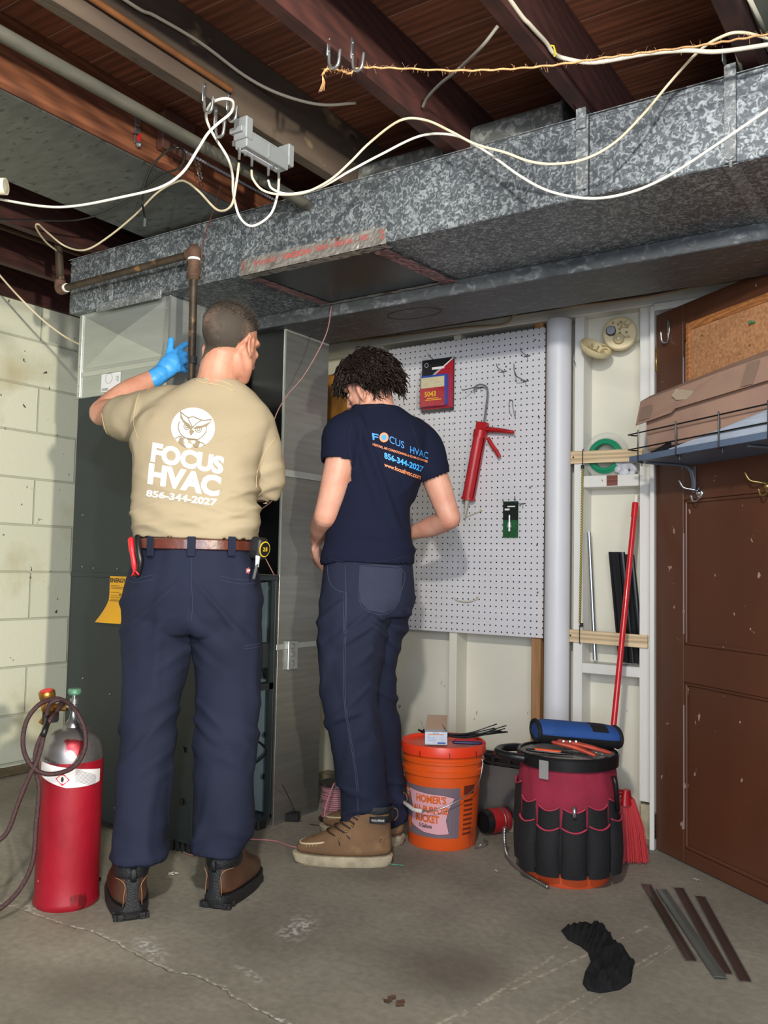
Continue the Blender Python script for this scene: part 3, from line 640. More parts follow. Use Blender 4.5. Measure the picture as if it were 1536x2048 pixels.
obj('black_wire', b_, mat('black_cable', '#0c0c0d', .4), t, smooth=True)
# furnace label
b_ = MB(); rs = []
for i in range(13):
    q = i/12; z = .962-q*.178; sw = -.055*max(0, q-.45)**1.4*2.4; o_ = -.004-.05*max(0, q-.5)**1.5
    rs.append([V((-2.757+sw+(.20)*j/6, y0+o_-(.006*sin(j) if q > .6 else 0), z)) for j in range(7)])
b_.rings(rs, False, False, closed=False)
YEL = mat('yellow_tag', '#e8a91c', .55, 0, .05, 8)
lab_ = obj('energy_tag', b_, YEL, t, smooth=True, label='yellow paper energy tag curling off')
b_ = MB(); put_text(b_, 'ENERGYGUIDE', (-2.753, y0-.0055, .938), (1, 0, 0), (0, 0, .017), 0, .03, .155)
for i, z in enumerate((.926, .920, .914, .900, .887, .880, .872)): b_.b2(-2.748, -2.70+.03*(i % 3), y0-.0056, y0-.0052, z, z+.0012)
put_text(b_, '97.0', (-2.70, y0-.0055, .888), (1, 0, 0), (0, 0, .010), 0, .02)
b_.b2(-2.75, -2.6, y0-.0085, y0-.008, .868, .8695)
obj('tag_print', b_, INK, lab_)
# box with knockouts on the return drop
b_ = MB(); b_.b2(-2.292, -2.275, 2.725, 2.785, .60, .715, .002)
jb = single('knockout_box', b_, STEEL, 'small zinc electrical box with round knockouts on the metal drop duct', 'electrical box', (-2.28, 2.755, .66))
for z in (.693, .663, .625):
    b_ = MB(); b_.torus((-2.2745, 2.752, z), .011, .0012, Matrix.Rotation(pi/2, 3, 'Y'), 20, 5); obj('knockout', b_, G_STRAP, jb)
# ================================================================ PIPES AND CABLES OVERHEAD
def under(x, y, yy, zmax=2.246):
    p = on(x, y, 1, yy); return p if p.z < zmax else on(x, y, 2, zmax)
def path(pts, sub=6): return smooth_path([under(x, y, yy) for x, y, yy in pts], sub)
IRON = mat('rusty_black_iron', '#4b3f34', .55, .5, .4, 14, (1, 1, 1), .15, 60, spots=((20, .62, '#8a6a45', (1, 1, 1), .06),))
MALL = mat('rusty_fitting', '#5f4637', .75, .2, .3, 30, bump=.3, bs=80)
TAPEW = mat('thread_tape', '#e6e4de', .6)
t = thing('gas_pipe', 'rusty iron gas pipe crossing the duct face and dropping beside the plenum', 'pipe', (-2.6, 2.12, 2.08))
E1 = V((-2.99, 2.12, 2.09)); E2 = V((-2.243, 2.12, 2.097)); yp = 2.12
b_ = MB(); b_.tube([E1+V((.02, 0, 0)), E2], .0135, 14); b_.tube([E1+V((0, 0, .02)), (-3.02, yp, 2.32)], .0155, 14); b_.tube([E2, (-2.232, yp, 1.25)], .0135, 14)
obj('iron_pipe', b_, IRON, t, smooth=40)
b_ = MB(); b_.tube(smooth_path([E1+V((-.003, 0, .035)), E1+V((-.003, 0, .012)), E1+V((.006, 0, -.002)), E1+V((.032, 0, 0))], 5), .021, 16)
obj('elbow_fitting', b_, MALL, t, smooth=50)
b_ = MB(); b_.tube([E2+V((-.03, 0, 0)), E2], .021, 16); b_.tube([E2+V((0, 0, .012)), E2+V((.0, 0, -.08))], .0215, 16, round_=True); b_.tube([E2+V((0, 0, -.05)), E2+V((0, 0, -.085))], .023, 16)
obj('tee_fitting', b_, MALL, t, smooth=50)
b_ = MB(); b_.tube([E1+V((.032, 0, 0)), E1+V((.042, 0, 0))], .017, 14); b_.tube([E2+V((0, 0, -.084)), E2+V((0, 0, -.088))], .017, 14); b_.tube([E2+V((0, 0, -.018)), E2+V((0, 0, -.026))], .022, 14)
obj('thread_tape', b_, TAPEW, t, smooth=40, label='white thread sealing tape rings')
b_ = MB(); b_.tube([(-2.2335, yp, 1.73), (-2.2332, yp, 1.705)], .0145, 14); obj('black_band', b_, INK, t, smooth=40)
single('overhead_conduit', MB().tube([(-1.80, -1.5, 2.20), (-1.80, 2.5, 2.20)], .0175, 16), mat('dusty_grey_pipe', '#55534a', .6, .2, .35, 5, (4, 1, 4), .08, 40, spots=((5, .58, '#3f403d', (3, 1, 3), .1),)), 'long dusty grey pipe running parallel to the joists at the upper left', 'pipe', (-1.8, .5, 2.2), 40)
single('copper_tube', MB().tube([(-1.664, -1, 2.312), (-1.664, 1.685, 2.310)], .0085, 10, round_=True), mat('dull_copper', '#8a5a38', .5, .4, .3, 12), 'thin dull copper tube clamped along the grimy joist and ending by the hooks', 'pipe', (-1.664, .5, 2.31), 40)
CREAMC = mat('cream_cable', '#d3cbb8', .5); WCOAX = mat('white_coax', '#e4e0d4', .4); YCOAX = mat('yellowed_coax', '#dfcfae', .45)
pts = smooth_path([(-1.664, .9, 2.37), on(250, 0, 0, -1.664), on(310, 32, 0, -1.664), on(400, 85, 0, -1.664), on(490, 152, 0, -1.66), on(560, 188, 0, -1.62), on(640, 209, 0, -1.56), on(712, 206, 0, -1.48)], 6)
single('house_wiring_cable', MB().tube(pts, .0058, 8, flat=.6), CREAMC, 'cream flat cable stapled along the grimy joist and sagging to the deck', 'cable', pts[0], True)
def cable(name, pts, r, m_, lab, cat='cable', sub=6, n=8, **k):
    q = pts if isinstance(pts[0], V) else path(pts, sub)
    return single(name, MB().tube(q, r, n), m_, lab, cat, q[0], True, **k)
cable('coaxial_cable', [(478, 326, 1.80), (472, 370, 1.80), (462, 412, 1.81), (435, 420, 1.84), (400, 385, 1.88), (375, 365, 1.90), (355, 363, 1.92), (315, 385, 1.95), (270, 430, 1.98), (215, 475, 2.01), (170, 500, 2.03), (130, 492, 2.05), (95, 465, 2.06), (76, 448, 2.08), (73, 457, 2.12), (92, 484, 2.14), (116, 503, 2.14)], .0036, YCOAX, 'yellowed coaxial cable sagging from the grey amplifier left to the riser pipe')
cable('coaxial_cable', [(503, 340, 1.845), (506, 358, 1.85), (525, 380, 1.87), (560, 389, 1.90), (610, 385, 1.93), (660, 360, 1.96), (700, 325, 1.98), (740, 285, 1.99), (800, 241, 2.0), (850, 240, 2.0), (900, 262, 2.0), (950, 288, 2.01), (1010, 305, 2.02), (1060, 323, 2.03), (1110, 328, 2.04), (1170, 318, 2.05), (1230, 285, 2.07), (1290, 225, 2.10), (1340, 165, 2.13), (1395, 105, 2.17), (1440, 75, 2.19), (1485, 65, 2.2), (1560, 84, 2.2)], .0036, YCOAX, 'yellowed coaxial cable looping over the second joist then rising to the top right corner')
cable('coaxial_cable', [(536, 360, 1.90), (545, 378, 1.91), (580, 388, 1.93), (640, 375, 1.96), (700, 342, 2.0), (760, 310, 2.04), (840, 272, 2.08), (905, 270, 2.08), (950, 290, 2.07), (985, 312, 2.06), (1040, 352, 2.05), (1100, 383, 2.04), (1180, 397, 2.03), (1260, 385, 2.03), (1340, 350, 2.03), (1440, 285, 2.03), (1560, 203, 2.03)], .0036, WCOAX, 'white coaxial cable sagging lowest across the face of the duct to the right edge')
cable('coaxial_cable', [(558, 354, 1.93), (555, 390, 1.93), (540, 430, 1.92), (505, 452, 1.90), (480, 435, 1.86), (467, 390, 1.82), (465, 350, 1.78), (455, 315, 1.72), (430, 275, 1.68), (415, 245, 1.66), (413, 225, 1.64), (425, 205, 1.63), (450, 197, 1.64), (466, 204, 1.66), (462, 225, 1.67), (435, 248, 1.64), (415, 268, 1.62), (395, 300, 1.60), (365, 345, 1.58), (320, 375, 1.56), (240, 395, 1.54), (150, 412, 1.52), (80, 412, 1.50), (-30, 393, 1.48)], .0038, WCOAX, 'white coaxial cable knotted round the hooks and running out to the left edge')
BLKC = mat('black_coax', '#141414', .35)
o = cable('coaxial_cable', [(290, 440, 1.93), (285, 395, 1.93), (300, 340, 1.93), (330, 305, 1.94), (355, 295, 1.96), (370, 310, 1.98), (360, 335, 1.99), (330, 348, 2.0), (300, 370, 2.0), (220, 420, 2.0), (150, 440, 2.0), (60, 440, 2.0), (-30, 438, 2.0)], .0034, BLKC, 'black coaxial cable hanging in a loop with its plug end dangling')
b_ = MB(); b_.tube([on(290, 438, 1, 1.93), on(289, 452, 1, 1.93)], .0048, 8); obj('cable_plug', b_, STEEL, o, smooth=40)
# amplifier / splitter box under the joist
t = thing('antenna_splitter', 'grey cable splitter box with a row of screw connectors under the grimy joist', 'splitter box', (-1.675, 1.83, 2.2))
GREYP = mat('grey_diecast', '#8d9193', .45, .2, .05, 10)
b_ = MB(); b_.b2(-1.70, -1.655, 1.745, 1.925, 2.176, 2.222, .003); b_.b2(-1.706, -1.659, 1.727, 1.943, 2.214, 2.230, .002); b_.b2(-1.657, -1.652, 1.835, 1.84, 2.180, 2.22); b_.b2(-1.70, -1.65, 1.737, 1.765, 2.198, 2.2605, .003); b_.b2(-1.70, -1.655, 1.925, 1.95, 2.195, 2.2605, .003)
obj('splitter_housing', b_, GREYP, t)
b_ = MB(); b_.b2(-1.69, -1.675, 1.76, 1.915, 2.1745, 2.176); obj('printed_label', b_, mat('lilac_label', '#b9b8c6', .6), t)
for i, (px, py) in enumerate([(467, 297), (479, 302), (491, 309), (504, 318), (537, 337), (546, 328), (558, 333)]):
    p0 = on(px, py, 0, -1.672 if i in (5, 6, 0) else -1.685); b_ = MB(); p0.z = 2.178
    b_.tube([p0, p0+V((0, 0, -.012))], .0048, 8); 
    if i in (1, 3, 4, 6): b_.tube([p0+V((0, 0, -.010)), p0+V((0, 0, -.024))], .0042, 6); b_.tube([p0+V((0, 0, -.024)), p0+V((0, 0, -.032))], .0035, 8)
    obj('screw_connector', b_, STEEL, t, smooth=40)
# J hooks
def jhook(loc, lab, rz=0, tip=None):
    t = thing('storage_hook', lab, 'hook', loc, rotz=rz)
    b_ = MB(); L0 = V(loc)
    b_.box(L0+V((.0015, 0, .035)), (.003, .013, .055), None, .001)
    b_.tube(smooth_path([L0+V(p) for p in ((.003, 0, .015), (.004, 0, -.008), (.010, 0, -.022), (.022, 0, -.026), (.032, 0, -.017), (.036, 0, .012))], 5), .0042, 8, round_=True)
    o = obj('hook_body', b_, STEEL, t, smooth=50)
    b_ = MB()
    for z in (.02, .05): b_.ball(L0+V((.003, 0, z)), .003, n=8)
    obj('hook_screw', b_, STEEL, t, kind='stuff'); return t
jhook((-1.678, 1.600, 2.232), 'zinc hook screwed to the grimy joist, nearest the left of its pair')
jhook((-1.678, 1.690, 2.248), 'zinc hook with white dipped tip on the grimy joist next to the cable knot')
jhook((-1.678, 1.645, 2.185), 'zinc hook holding the white cable knot under the grimy joist')
jhook((-1.258, 1.690, 2.262), 'zinc hook on the second joist where the twine passes over')
jhook((-1.262, 1.600, 2.225), 'zinc hook at the very end of the twine with a knotted tail')
t = jhook((0, 0, 0), 'zinc hook screwed near the top corner of the brown door')
t.location = dp(.075, .001, 1.895); t.rotation_euler = (0, 0, atan2(dn.y, dn.x))
# twine
TW = mat('jute_twine', '#c79766', .9, 0, .25, 60)
tp = [on(645, 150, 1, 1.60), on(655, 138, 1, 1.60), on(680, 141, 1, 1.64), on(700, 147, 1, 1.68), on(718, 136, 1, 1.70), on(780, 136, 1, 1.71), on(900, 141, 1, 1.74), on(1000, 139, 1, 1.77), on(1100, 131, 1, 1.80), on(1200, 117, 1, 1.84), on(1290, 105, 1, 1.87), on(1400, 91, 1, 1.92), on(1480, 78, 1, 1.95), on(1570, 62, 1, 1.98)]
b_ = MB(); q = smooth_path(tp, 14); b_.tube([p+V((0, 0, .0012*sin(i*1.1))) for i, p in enumerate(q)], .0026, 5)
o = single('jute_twine', b_, TW, 'hairy brown jute twine strung from the hooks to the top right corner', 'twine', q[0], True)
b_ = MB()
for i in range(260):
    p = random.choice(q); d = V((random.uniform(-1, 1), random.uniform(-1, 1), random.uniform(-1, 1))).normalized()*random.uniform(.006, .016)
    b_.tube([p, p+d*.6+V((0, 0, .002)), p+d], .00028, 3)
for i in range(5):
    p = q[0]; b_.tube([p, p+V((.002*i, 0, -.02)), p+V((.004*i-.01, 0, -.04))], .0006, 4)
obj('frayed_fibres', b_, TW, o, kind='stuff')
pts = smooth_path([(-.834, 1.2, 2.33), on(1020, 0, 0, -.834), on(1060, 50, 0, -.83), on(1092, 85, 0, -.83), on(1107, 106, 0, -.828), on(1130, 117, 1, 1.97), on(1190, 125, 1, 1.98), on(1290, 108, 1, 2.0), on(1370, 101, 1, 2.03), on(1440, 103, 1, 2.05), on(1570, 84, 1, 2.1)], 6)
o = single('house_wiring_cable', MB().tube(pts, .0052, 8), CREAMC, 'white house wiring cable held by a yellow staple on the third joist', 'cable', pts[0], True)
b_ = MB(); c = on(1105, 101, 0, -.826); b_.tube([c+V((0, -.008, .008)), c+V((.006, -.007, .006)), c+V((.006, .007, -.008)), c+V((0, .009, -.01))], .0022, 6); obj('yellow_staple', b_, mat('yellow_plastic', '#d8c022', .4), o)
cable('grey_cable', smooth_path([on(996, 52, 0, -.883), on(962, 95, 0, -.93), on(915, 140, 0, -1.05), on(880, 168, 0, -1.15), on(855, 195, 0, -1.22), on(845, 215, 0, -1.25)], 6), .0042, mat('grey_sheath', '#6d6960', .7), 'stiff grey cable bowing between the second and third joists')
cable('pale_rod', [V((-.458, 2.02, 2.34)), V((-.458, 2.12, 2.31)), on(1482, 140, 1, 2.21)], .005, CREAMC, 'pale thin cable beside the last joist near the hanger strap')
cable('pale_strip', [on(1490, -20, 0, -.40), on(1545, 95, 0, -.40)], .006, CREAMC, 'pale cable in the bay at the top right corner')
# items on joist zero
t = thing('junction_box', 'painted metal junction box with a round cornered plate on the left joist behind the pipe', 'electrical box', (-2.11, 1.88, 2.36))
b_ = MB(); b_.b2(-2.11, -2.075, 1.815, 1.94, 2.31, 2.43, .006); obj('box_body', b_, mat('brown_painted_metal', '#6b4a40', .4, .3, .15, 20), t)
b_ = MB(); b_.b2(-2.075, -2.071, 1.812, 1.943, 2.307, 2.433, .002); obj('cover_plate', b_, MATS['brown_painted_metal'], t)
b_ = MB(); b_.b2(-2.0708, -2.070, 1.868, 1.885, 2.36, 2.385); obj('paper_sticker', b_, TAPEW, t)
t = thing('angle_bracket', 'small zinc bracket with bolts and a red square on the left joist', 'bracket', (-2.11, 1.74, 2.34))
b_ = MB(); b_.b2(-2.11, -2.104, 1.730, 1.752, 2.295, 2.38, .001)
for z in (2.37, 2.345, 2.32): b_.tube([(-2.09, 1.732, z), (-2.09, 1.715, z)], .003, 6)
b_.ball((-2.1, 1.742, 2.292), .010, n=8); obj('bracket_plate', b_, STEEL, t)
b_ = MB(); b_.b2(-2.1038, -2.102, 1.738, 1.750, 2.305, 2.33); obj('red_square', b_, mat('red_plastic', '#c81f22', .4), t)
b_ = MB()
for i in range(5): b_.torus(on(393+2*i, 320+9*i, 0, -2.07), .008, .0014, Matrix.Rotation(i*1.2, 3, 'X') @ Matrix.Rotation(pi/2, 3, 'Y'), 14, 5)
single('wire_tangle', b_, STEEL, 'small curled wire hanging on the left joist below the pipe', 'wire', (-2.1, 1.98, 2.33), True)
ARM = mat('armoured_cable', '#9a97a6', .35, .8)
b_ = MB(); q = [V((-2.0, 1.82, 2.285))+(V((-1.965, 2.22, 2.262))-V((-2.0, 1.82, 2.285)))*(i/150) for i in range(151)]
b_.tube(q, [.0055 if i % 4 < 2 else .0038 for i in range(151)], 8)
single('armoured_cable', b_, ARM, 'spiral armoured metal cable slanting behind the white cables', 'cable', q[0], True)
cable('thermostat_wire', [(442, 372, 2.05), (436, 392, 2.07), (430, 412, 2.08), (420, 440, 2.10), (408, 478, 2.12), (402, 520, 2.13)], .002, mat('dark_red_wire', '#5f2a28', .5), 'thin dark red wires twisted down across the duct beside the gas pipe', 'wire')
# white plastic pipe end at the far left
b_ = MB(); a_ = on(12, 373, 1, 1.45); b_.tube([a_, a_+V((-.5, -.35, .0))], .0215, 20); b_.tube([a_, a_+V((-.03, -.021, 0))], .024, 20)
single('plastic_pipe_end', b_, mat('white_pvc', '#e6e0c8', .35), 'end of a white plastic pipe poking in at the left edge', 'pipe', a_, 40)
# pipes over the block wall
single('wooden_batten', MB().box((-3.685, 1.8, 2.385), (.03, 2.6, .022), None, .002), mat('orange_wood', '#9a6436', .7, 0, .2, 6), 'orange brown wooden batten above the block wall at the left', 'batten', (-3.685, 1.8, 2.38))
single('thick_drain_pipe', MB().tube([(-3.86, .5, 2.40), (-3.86, 2.62, 2.38)], .045, 20, round_=True), mat('mottled_grey_pipe', '#8b8978', .6, 0, .3, 10), 'thick mottled grey pipe lying along the top of the block wall', 'pipe', (-3.86, 1.5, 2.39), 40)
for x, r, lab in ((-3.30, .012, 'brown conduit under the left joists, nearest of the three'), (-3.46, .014, 'brown conduit under the left joists, middle of the three'), (-3.58, .007, 'thin dark cable under the left joists beside the batten')):
    single('brown_conduit', MB().tube([(x, .5, 2.37), (x+.05, 3.0, 2.37)], r, 10), mat('brown_conduit_%d' % int(r*1000), '#5b4232' if r > .01 else '#4a4038', .6, .2, .2, 8), lab, 'conduit', (x, 1.5, 2.37), 40)
q = smooth_path([on(-20, 528, 0, -3.5), on(30, 585, 0, -3.5), on(80, 635, 0, -3.45), on(125, 670, 0, -3.35), on(162, 690, 0, -3.2)], 6)
single('loose_white_wire', MB().tube(q, .0045, 6), YCOAX, 'pale wire hanging slack in front of the block wall', 'wire', q[0], True)
q = smooth_path([on(663, 612, 1, 2.61), on(655, 660, 1, 2.58), on(635, 705, 1, 2.56), on(605, 755, 1, 2.53), on(575, 790, 1, 2.50), on(552, 830, 1, 2.48), on(545, 870, 1, 2.46), on(566, 915, 1, 2.45), on(565, 955, 1, 2.44), on(545, 1000, 1, 2.44), on(515, 1030, 1, 2.43), on(520, 1090, 1, 2.46), on(548, 1150, 1, 2.5)], 8)
single('thermostat_wire', MB().tube(q, .0022, 6), mat('mauve_wire', '#8c6460', .5), 'mauve thermostat wire drooping from the duct down past the tan shirt', 'wire', q[0], True)
b_ = MB(); q = smooth_path([(-2.40, 2.60, 1.66), (-2.36, 2.58, 1.60), (-2.33, 2.57, 1.52), (-2.32, 2.56, 1.42), (-2.36, 2.55, 1.32)], 14)
b_.tube(q, [.026 if i % 3 < 2 else .021 for i in range(len(q))], 14)
single('corrugated_hose', b_, mat('black_corrugated', '#101214', .45), 'black corrugated hose in front of the dark duct panel', 'hose', q[0], True)
# conduit stapled along the header
q = smooth_path([on(700, 683, 1, 3.31), on(850, 665, 1, 3.31), on(930, 655, 1, 3.31), on(1010, 648, 1, 3.31), (-1.55, 3.31, 2.092), on(1200, 606, 1, 3.31), on(1300, 592, 1, 3.31), on(1400, 572, 1, 3.31), on(1500, 553, 1, 3.31)], 6)
single('header_cable', MB().tube(q, .0045, 6), mat('tan_painted_cable', '#b39a80', .6), 'tan painted cable stapled along the white header under the duct', 'cable', q[0], True)
# ================================================================ WALL THINGS
def W(x, y, yy=3.33): return on(x, y, 1, yy)
def peg_mat():
    m = mat('white_pegboard', '#d3d1d4', .45, 0, .04, 3, (1, 1, 8), .04, 30); nt = m.node_tree; N = nt.nodes; L = nt.links; b = N['Principled BSDF']
    tc = N.new('ShaderNodeTexCoord'); dv = N.new('ShaderNodeVectorMath'); dv.operation = 'SCALE'; dv.inputs['Scale'].default_value = 1/.0262; L.new(tc.outputs['Object'], dv.inputs[0])
    fr = N.new('ShaderNodeVectorMath'); fr.operation = 'FRACTION'; L.new(dv.outputs[0], fr.inputs[0])
    sb = N.new('ShaderNodeVectorMath'); sb.operation = 'SUBTRACT'; sb.inputs[1].default_value = (.5, .5, .5); L.new(fr.outputs[0], sb.inputs[0])
    ml = N.new('ShaderNodeVectorMath'); ml.operation = 'MULTIPLY'; ml.inputs[1].default_value = (1, 0, 1); L.new(sb.outputs[0], ml.inputs[0])
    ln = N.new('ShaderNodeVectorMath'); ln.operation = 'LENGTH'; L.new(ml.outputs[0], ln.inputs[0])
    lt = N.new('ShaderNodeMath'); lt.operation = 'LESS_THAN'; lt.inputs[1].default_value = .125; L.new(ln.outputs['Value'], lt.inputs[0])
    prev = b.inputs['Base Color'].links[0].from_socket; mx = N.new('ShaderNodeMix'); mx.data_type = 'RGBA'
    L.new(lt.outputs[0], mx.inputs[0]); L.new(prev, mx.inputs[6]); mx.inputs[7].default_value = (.02, .018, .016, 1); L.new(mx.outputs[2], b.inputs['Base Color']); return m
t = thing('pegboard', 'large white perforated pegboard screwed to the wall studs behind the younger man', 'pegboard', (-1.83, 3.325, .744))
obj('perforated_board', MB().b2(-2.221, -1.448, 3.322, 3.329, .744, 2.016), peg_mat(), t)
obj('board_edge', MB().b2(-1.448, -1.444, 3.321, 3.33, .744, 2.016), mat('brown_board_edge', '#5a4334', .8), t)
for (x, y) in ((920, 703), (906, 847), (1012, 733), (1060, 975), (1078, 835), (1074, 1090), (900, 1090), (1075, 1185), (1070, 680)):
    p = W(x, y, 3.321); b_ = MB(); b_.lathe([(.0045, 0), (.003, .0015)], p, 10, Matrix.Rotation(pi/2, 3, 'X')); obj('washer_screw', b_, STEEL, t, smooth=40)
WIRE = mat('peg_hook_wire', '#73777b', .35, .8)
def peghook(base, pts, lab, r=.0019, plate=True):
    base = V(base); b_ = MB()
    b_.tube(smooth_path([base+V(p) for p in pts], 4), r, 6, round_=True)
    if plate: b_.tube([base+V((-.012, -.002, .0)), base+V((.012, -.002, .002))], .0026, 6, round_=True); b_.tube([base+V((0, -.002, 0)), base+V((0, -.002, -.018))], .0018, 6, round_=True)
    return single('pegboard_hook', b_, WIRE, lab, 'hook', base, True, group=None)
OUT = ((0, 0, 0), (0, -.03, .004), (0, -.055, .006), (0, -.066, .012), (0, -.07, .02))
peghook(W(1055, 713, 3.322), OUT, 'short wire pegboard hook at the top right above the two rust spots')
peghook(W(1008, 744, 3.322), OUT, 'short wire pegboard hook left of the long upturned hook')
peghook(W(1052, 763, 3.322), ((0, 0, 0), (0, -.05, .002), (-.004, -.09, .008), (-.006, -.10, .03), (-.006, -.105, .052)), 'long upturned wire pegboard hook below the top right hook', .0026)
peghook(W(873, 722, 3.322), ((0, 0, 0), (0, -.04, .004), (0, -.07, .012), (0, -.075, .02)), 'wire pegboard hook holding the black and red filter package')
peghook(W(962, 776, 3.322), ((0, 0, 0), (-.01, -.04, -.004), (-.03, -.10, -.024), (-.034, -.108, -.02)), 'long wire pegboard hook the caulking gun hangs on', .0022)
peghook(W(1046, 1008, 3.322), ((0, 0, 0), (-.02, -.01, .003), (-.024, -.02, .006), (-.024, -.03, .03)), 'wire pegboard hook right of the green spark plug card')
peghook(W(1012, 1010, 3.322), ((0, 0, 0), (0, -.02, .002), (0, -.03, .02)), 'wire pegboard hook above the green spark plug card', plate=False)
b_ = MB(); c = W(1025, 803, 3.318); b_.tube(smooth_path([c+V(p) for p in ((-.002, 0, -.062), (-.009, -.003, -.05), (-.013, -.006, -.02), (-.011, -.006, 0), (-.004, -.006, .006), (.003, -.006, 0), (.004, -.006, -.02), (.010, -.003, -.055), (.013, 0, -.063), (.015, -.003, -.04))], 4), .0017, 6)
single('pegboard_clip', b_, WIRE, 'double bent wire clip on the pegboard right of the caulking gun rod', 'hook', c, True)
for c, lab in ((W(962, 1022, 3.322), 'small beige peg below the caulking gun nozzle at its right'), (W(955, 1196, 3.322), 'rusty screw holding the beige band low on the pegboard')):
    single('beige_peg', MB().ball(c, (.006, .008, .006), n=10), mat('beige_peg', '#b0a184', .6), lab, 'peg', c, True)
q = smooth_path([W(962, 1022, 3.315), W(945, 1028, 3.31), W(930, 1033, 3.30)], 5)
single('beige_string', MB().tube(q, .0018, 6), mat('beige_string', '#c9c2a8', .7), 'beige string stretched below the caulking gun nozzle', 'string', q[0], True)
q = smooth_path([W(908, 1195, 3.318), W(915, 1201, 3.312), W(938, 1203, 3.31), W(958, 1197, 3.318)], 6)
single('beige_band', MB().tube(q, .0025, 6), mat('beige_string', '#c9c2a8', .7), 'thin beige band tied between two pegs low on the pegboard', 'string', q[0], True)
# filter package
PKY = 3.300
def P(x, y, yy=PKY): return on(x, y, 1, yy)
t = thing('filter_package', 'black and red blister pack with a blue air filter hanging on the pegboard', 'package', P(875, 820))
tl, tr, br, bl = P(842, 722), P(906, 712), P(906, 820), P(843, 826)
ux = (tr-tl); ux.z = 0; ux = V((ux.length, 0, 0)); uz = V((0, 0, (tl-bl).z)); O = V((bl.x, PKY, bl.z))
CB = mat('card_black', '#15151a', .35, coat=.4); CR = mat('card_red', '#b01b2e', .35, coat=.4); CW = mat('card_white', '#e6e2df', .5); CBL = mat('filter_blue', '#2b4ea8', .5); CY = mat('label_yellow', '#f0c02c', .5); CRM = mat('filter_cream', '#d9cda8', .8, 0, .2, 30, (1, 1, 12))
def pk(mb, a0, a1, b0, b1, d0, d1, bev=0): return mb.b2(O.x+ux.x*a0, O.x+ux.x*a1, PKY-d1, PKY-d0, O.z+uz.z*b0, O.z+uz.z*b1, bev)
obj('backing_card', pk(MB(), 0, 1, 0, 1, -.001, .001), CB, t)
b_ = MB(); b_.prism([(.30*ux.x, .62*uz.z), (.98*ux.x, .98*uz.z), (.98*ux.x, .05*uz.z), (.05*ux.x, .05*uz.z), (.05*ux.x, .45*uz.z)], (O.x, PKY-.0012, O.z), (1, 0, 0), (0, 0, 1), (0, -.0006, 0)); obj('red_print', b_, CR, t)
b_ = MB(); pk(b_, .06, .84, .10, .68, .002, .022, .001); obj('blue_filter', b_, CBL, t)
b_ = MB(); pk(b_, .06, .78, .44, .64, .022, .0235); obj('cream_pleats', b_, CRM, t)
b_ = MB(); pk(b_, .03, .80, .09, .44, .0236, .0245); l2 = obj('red_label', b_, CR, t)
b_ = MB(); put_text(b_, '5043', (O.x+.18*ux.x, PKY-.0252, O.z+.27*uz.z), (1, 0, 0), (0, 0, .024), 0, .03, .058); b_.b2(O.x+.2*ux.x, O.x+.7*ux.x, PKY-.0252, PKY-.0248, O.z+.2*uz.z, O.z+.215*uz.z); b_.b2(O.x+.25*ux.x, O.x+.6*ux.x, PKY-.0252, PKY-.0248, O.z+.23*uz.z, O.z+.245*uz.z)
obj('yellow_number', b_, CY, l2)
b_ = MB(); b_.b2(O.x+.32*ux.x, O.x+.70*ux.x, PKY-.003, PKY-.002, O.z+.80*uz.z, O.z+.845*uz.z); b_.torus((O.x+.14*ux.x, PKY-.002, O.z+.9*uz.z), .009, .0008, Matrix.Rotation(pi/2, 3, 'X'), 24, 4); b_.prism([(0, 0), (.68, .33), (.68, .36), (0, .03)], (O.x+.3*ux.x, PKY-.0022, O.z+.64*uz.z), (ux.x, 0, 0), (0, 0, uz.z), (0, -.0004, 0))
obj('white_print', b_, CW, t)
b_ = MB(); pk(b_, .02, .95, .06, .78, .002, .026, .003); obj('clear_blister', b_, mat('clear_plastic', '#ffffff', .06, trans=1, alpha=.25), t)
# spark plug card
O2 = W(1006, 1075, 3.312); t = thing('spark_plug_card', 'green carded spark plug hanging near the lower right of the pegboard', 'package', O2)
wd, ht = (W(1036, 1003, 3.312)-W(1006, 1003, 3.312)).x, (W(1006, 1003, 3.312)-O2).z
obj('green_card', MB().b2(O2.x, O2.x+wd, 3.31, 3.312, O2.z, O2.z+ht, .0005), mat('card_green', '#1f5a34', .4, 0, .3, 12), t)
obj('dark_header', MB().b2(O2.x, O2.x+wd, 3.3095, 3.3101, O2.z+ht*.48, O2.z+ht*.98), mat('card_dark', '#101a16', .4), t)
b_ = MB(); put_text(b_, 'RJ19LM', (O2.x+.012, 3.309, O2.z+ht*.80), (1, 0, 0), (0, 0, .006), 0, .02, .03); put_text(b_, 'J19', (O2.x+.02, 3.309, O2.z+.008), (1, 0, 0), (0, 0, .006), 0, .02, .018)
b_ = MB(); b_.b2(O2.x+.02, O2.x+.055, 3.3088, 3.3094, O2.z+ht*.84, O2.z+ht*.87); b_.b2(O2.x+.008, O2.x+.03, 3.3088, 3.3094, O2.z+ht*.75, O2.z+ht*.80); obj('white_print', b_, CW, t)
b_ = MB(); c = (O2.x+wd*.5, 3.300, O2.z+ht*.22); b_.lathe([(.002, .06), (.004, .058), (.004, .03), (.007, .03), (.007, .02), (.0085, .02), (.0085, .008), (.005, .006), (.005, -.008), (.001, -.008)], c, 14); obj('spark_plug', b_, mat('plug_steel', '#dcdcdc', .3, .5), t, smooth=30)
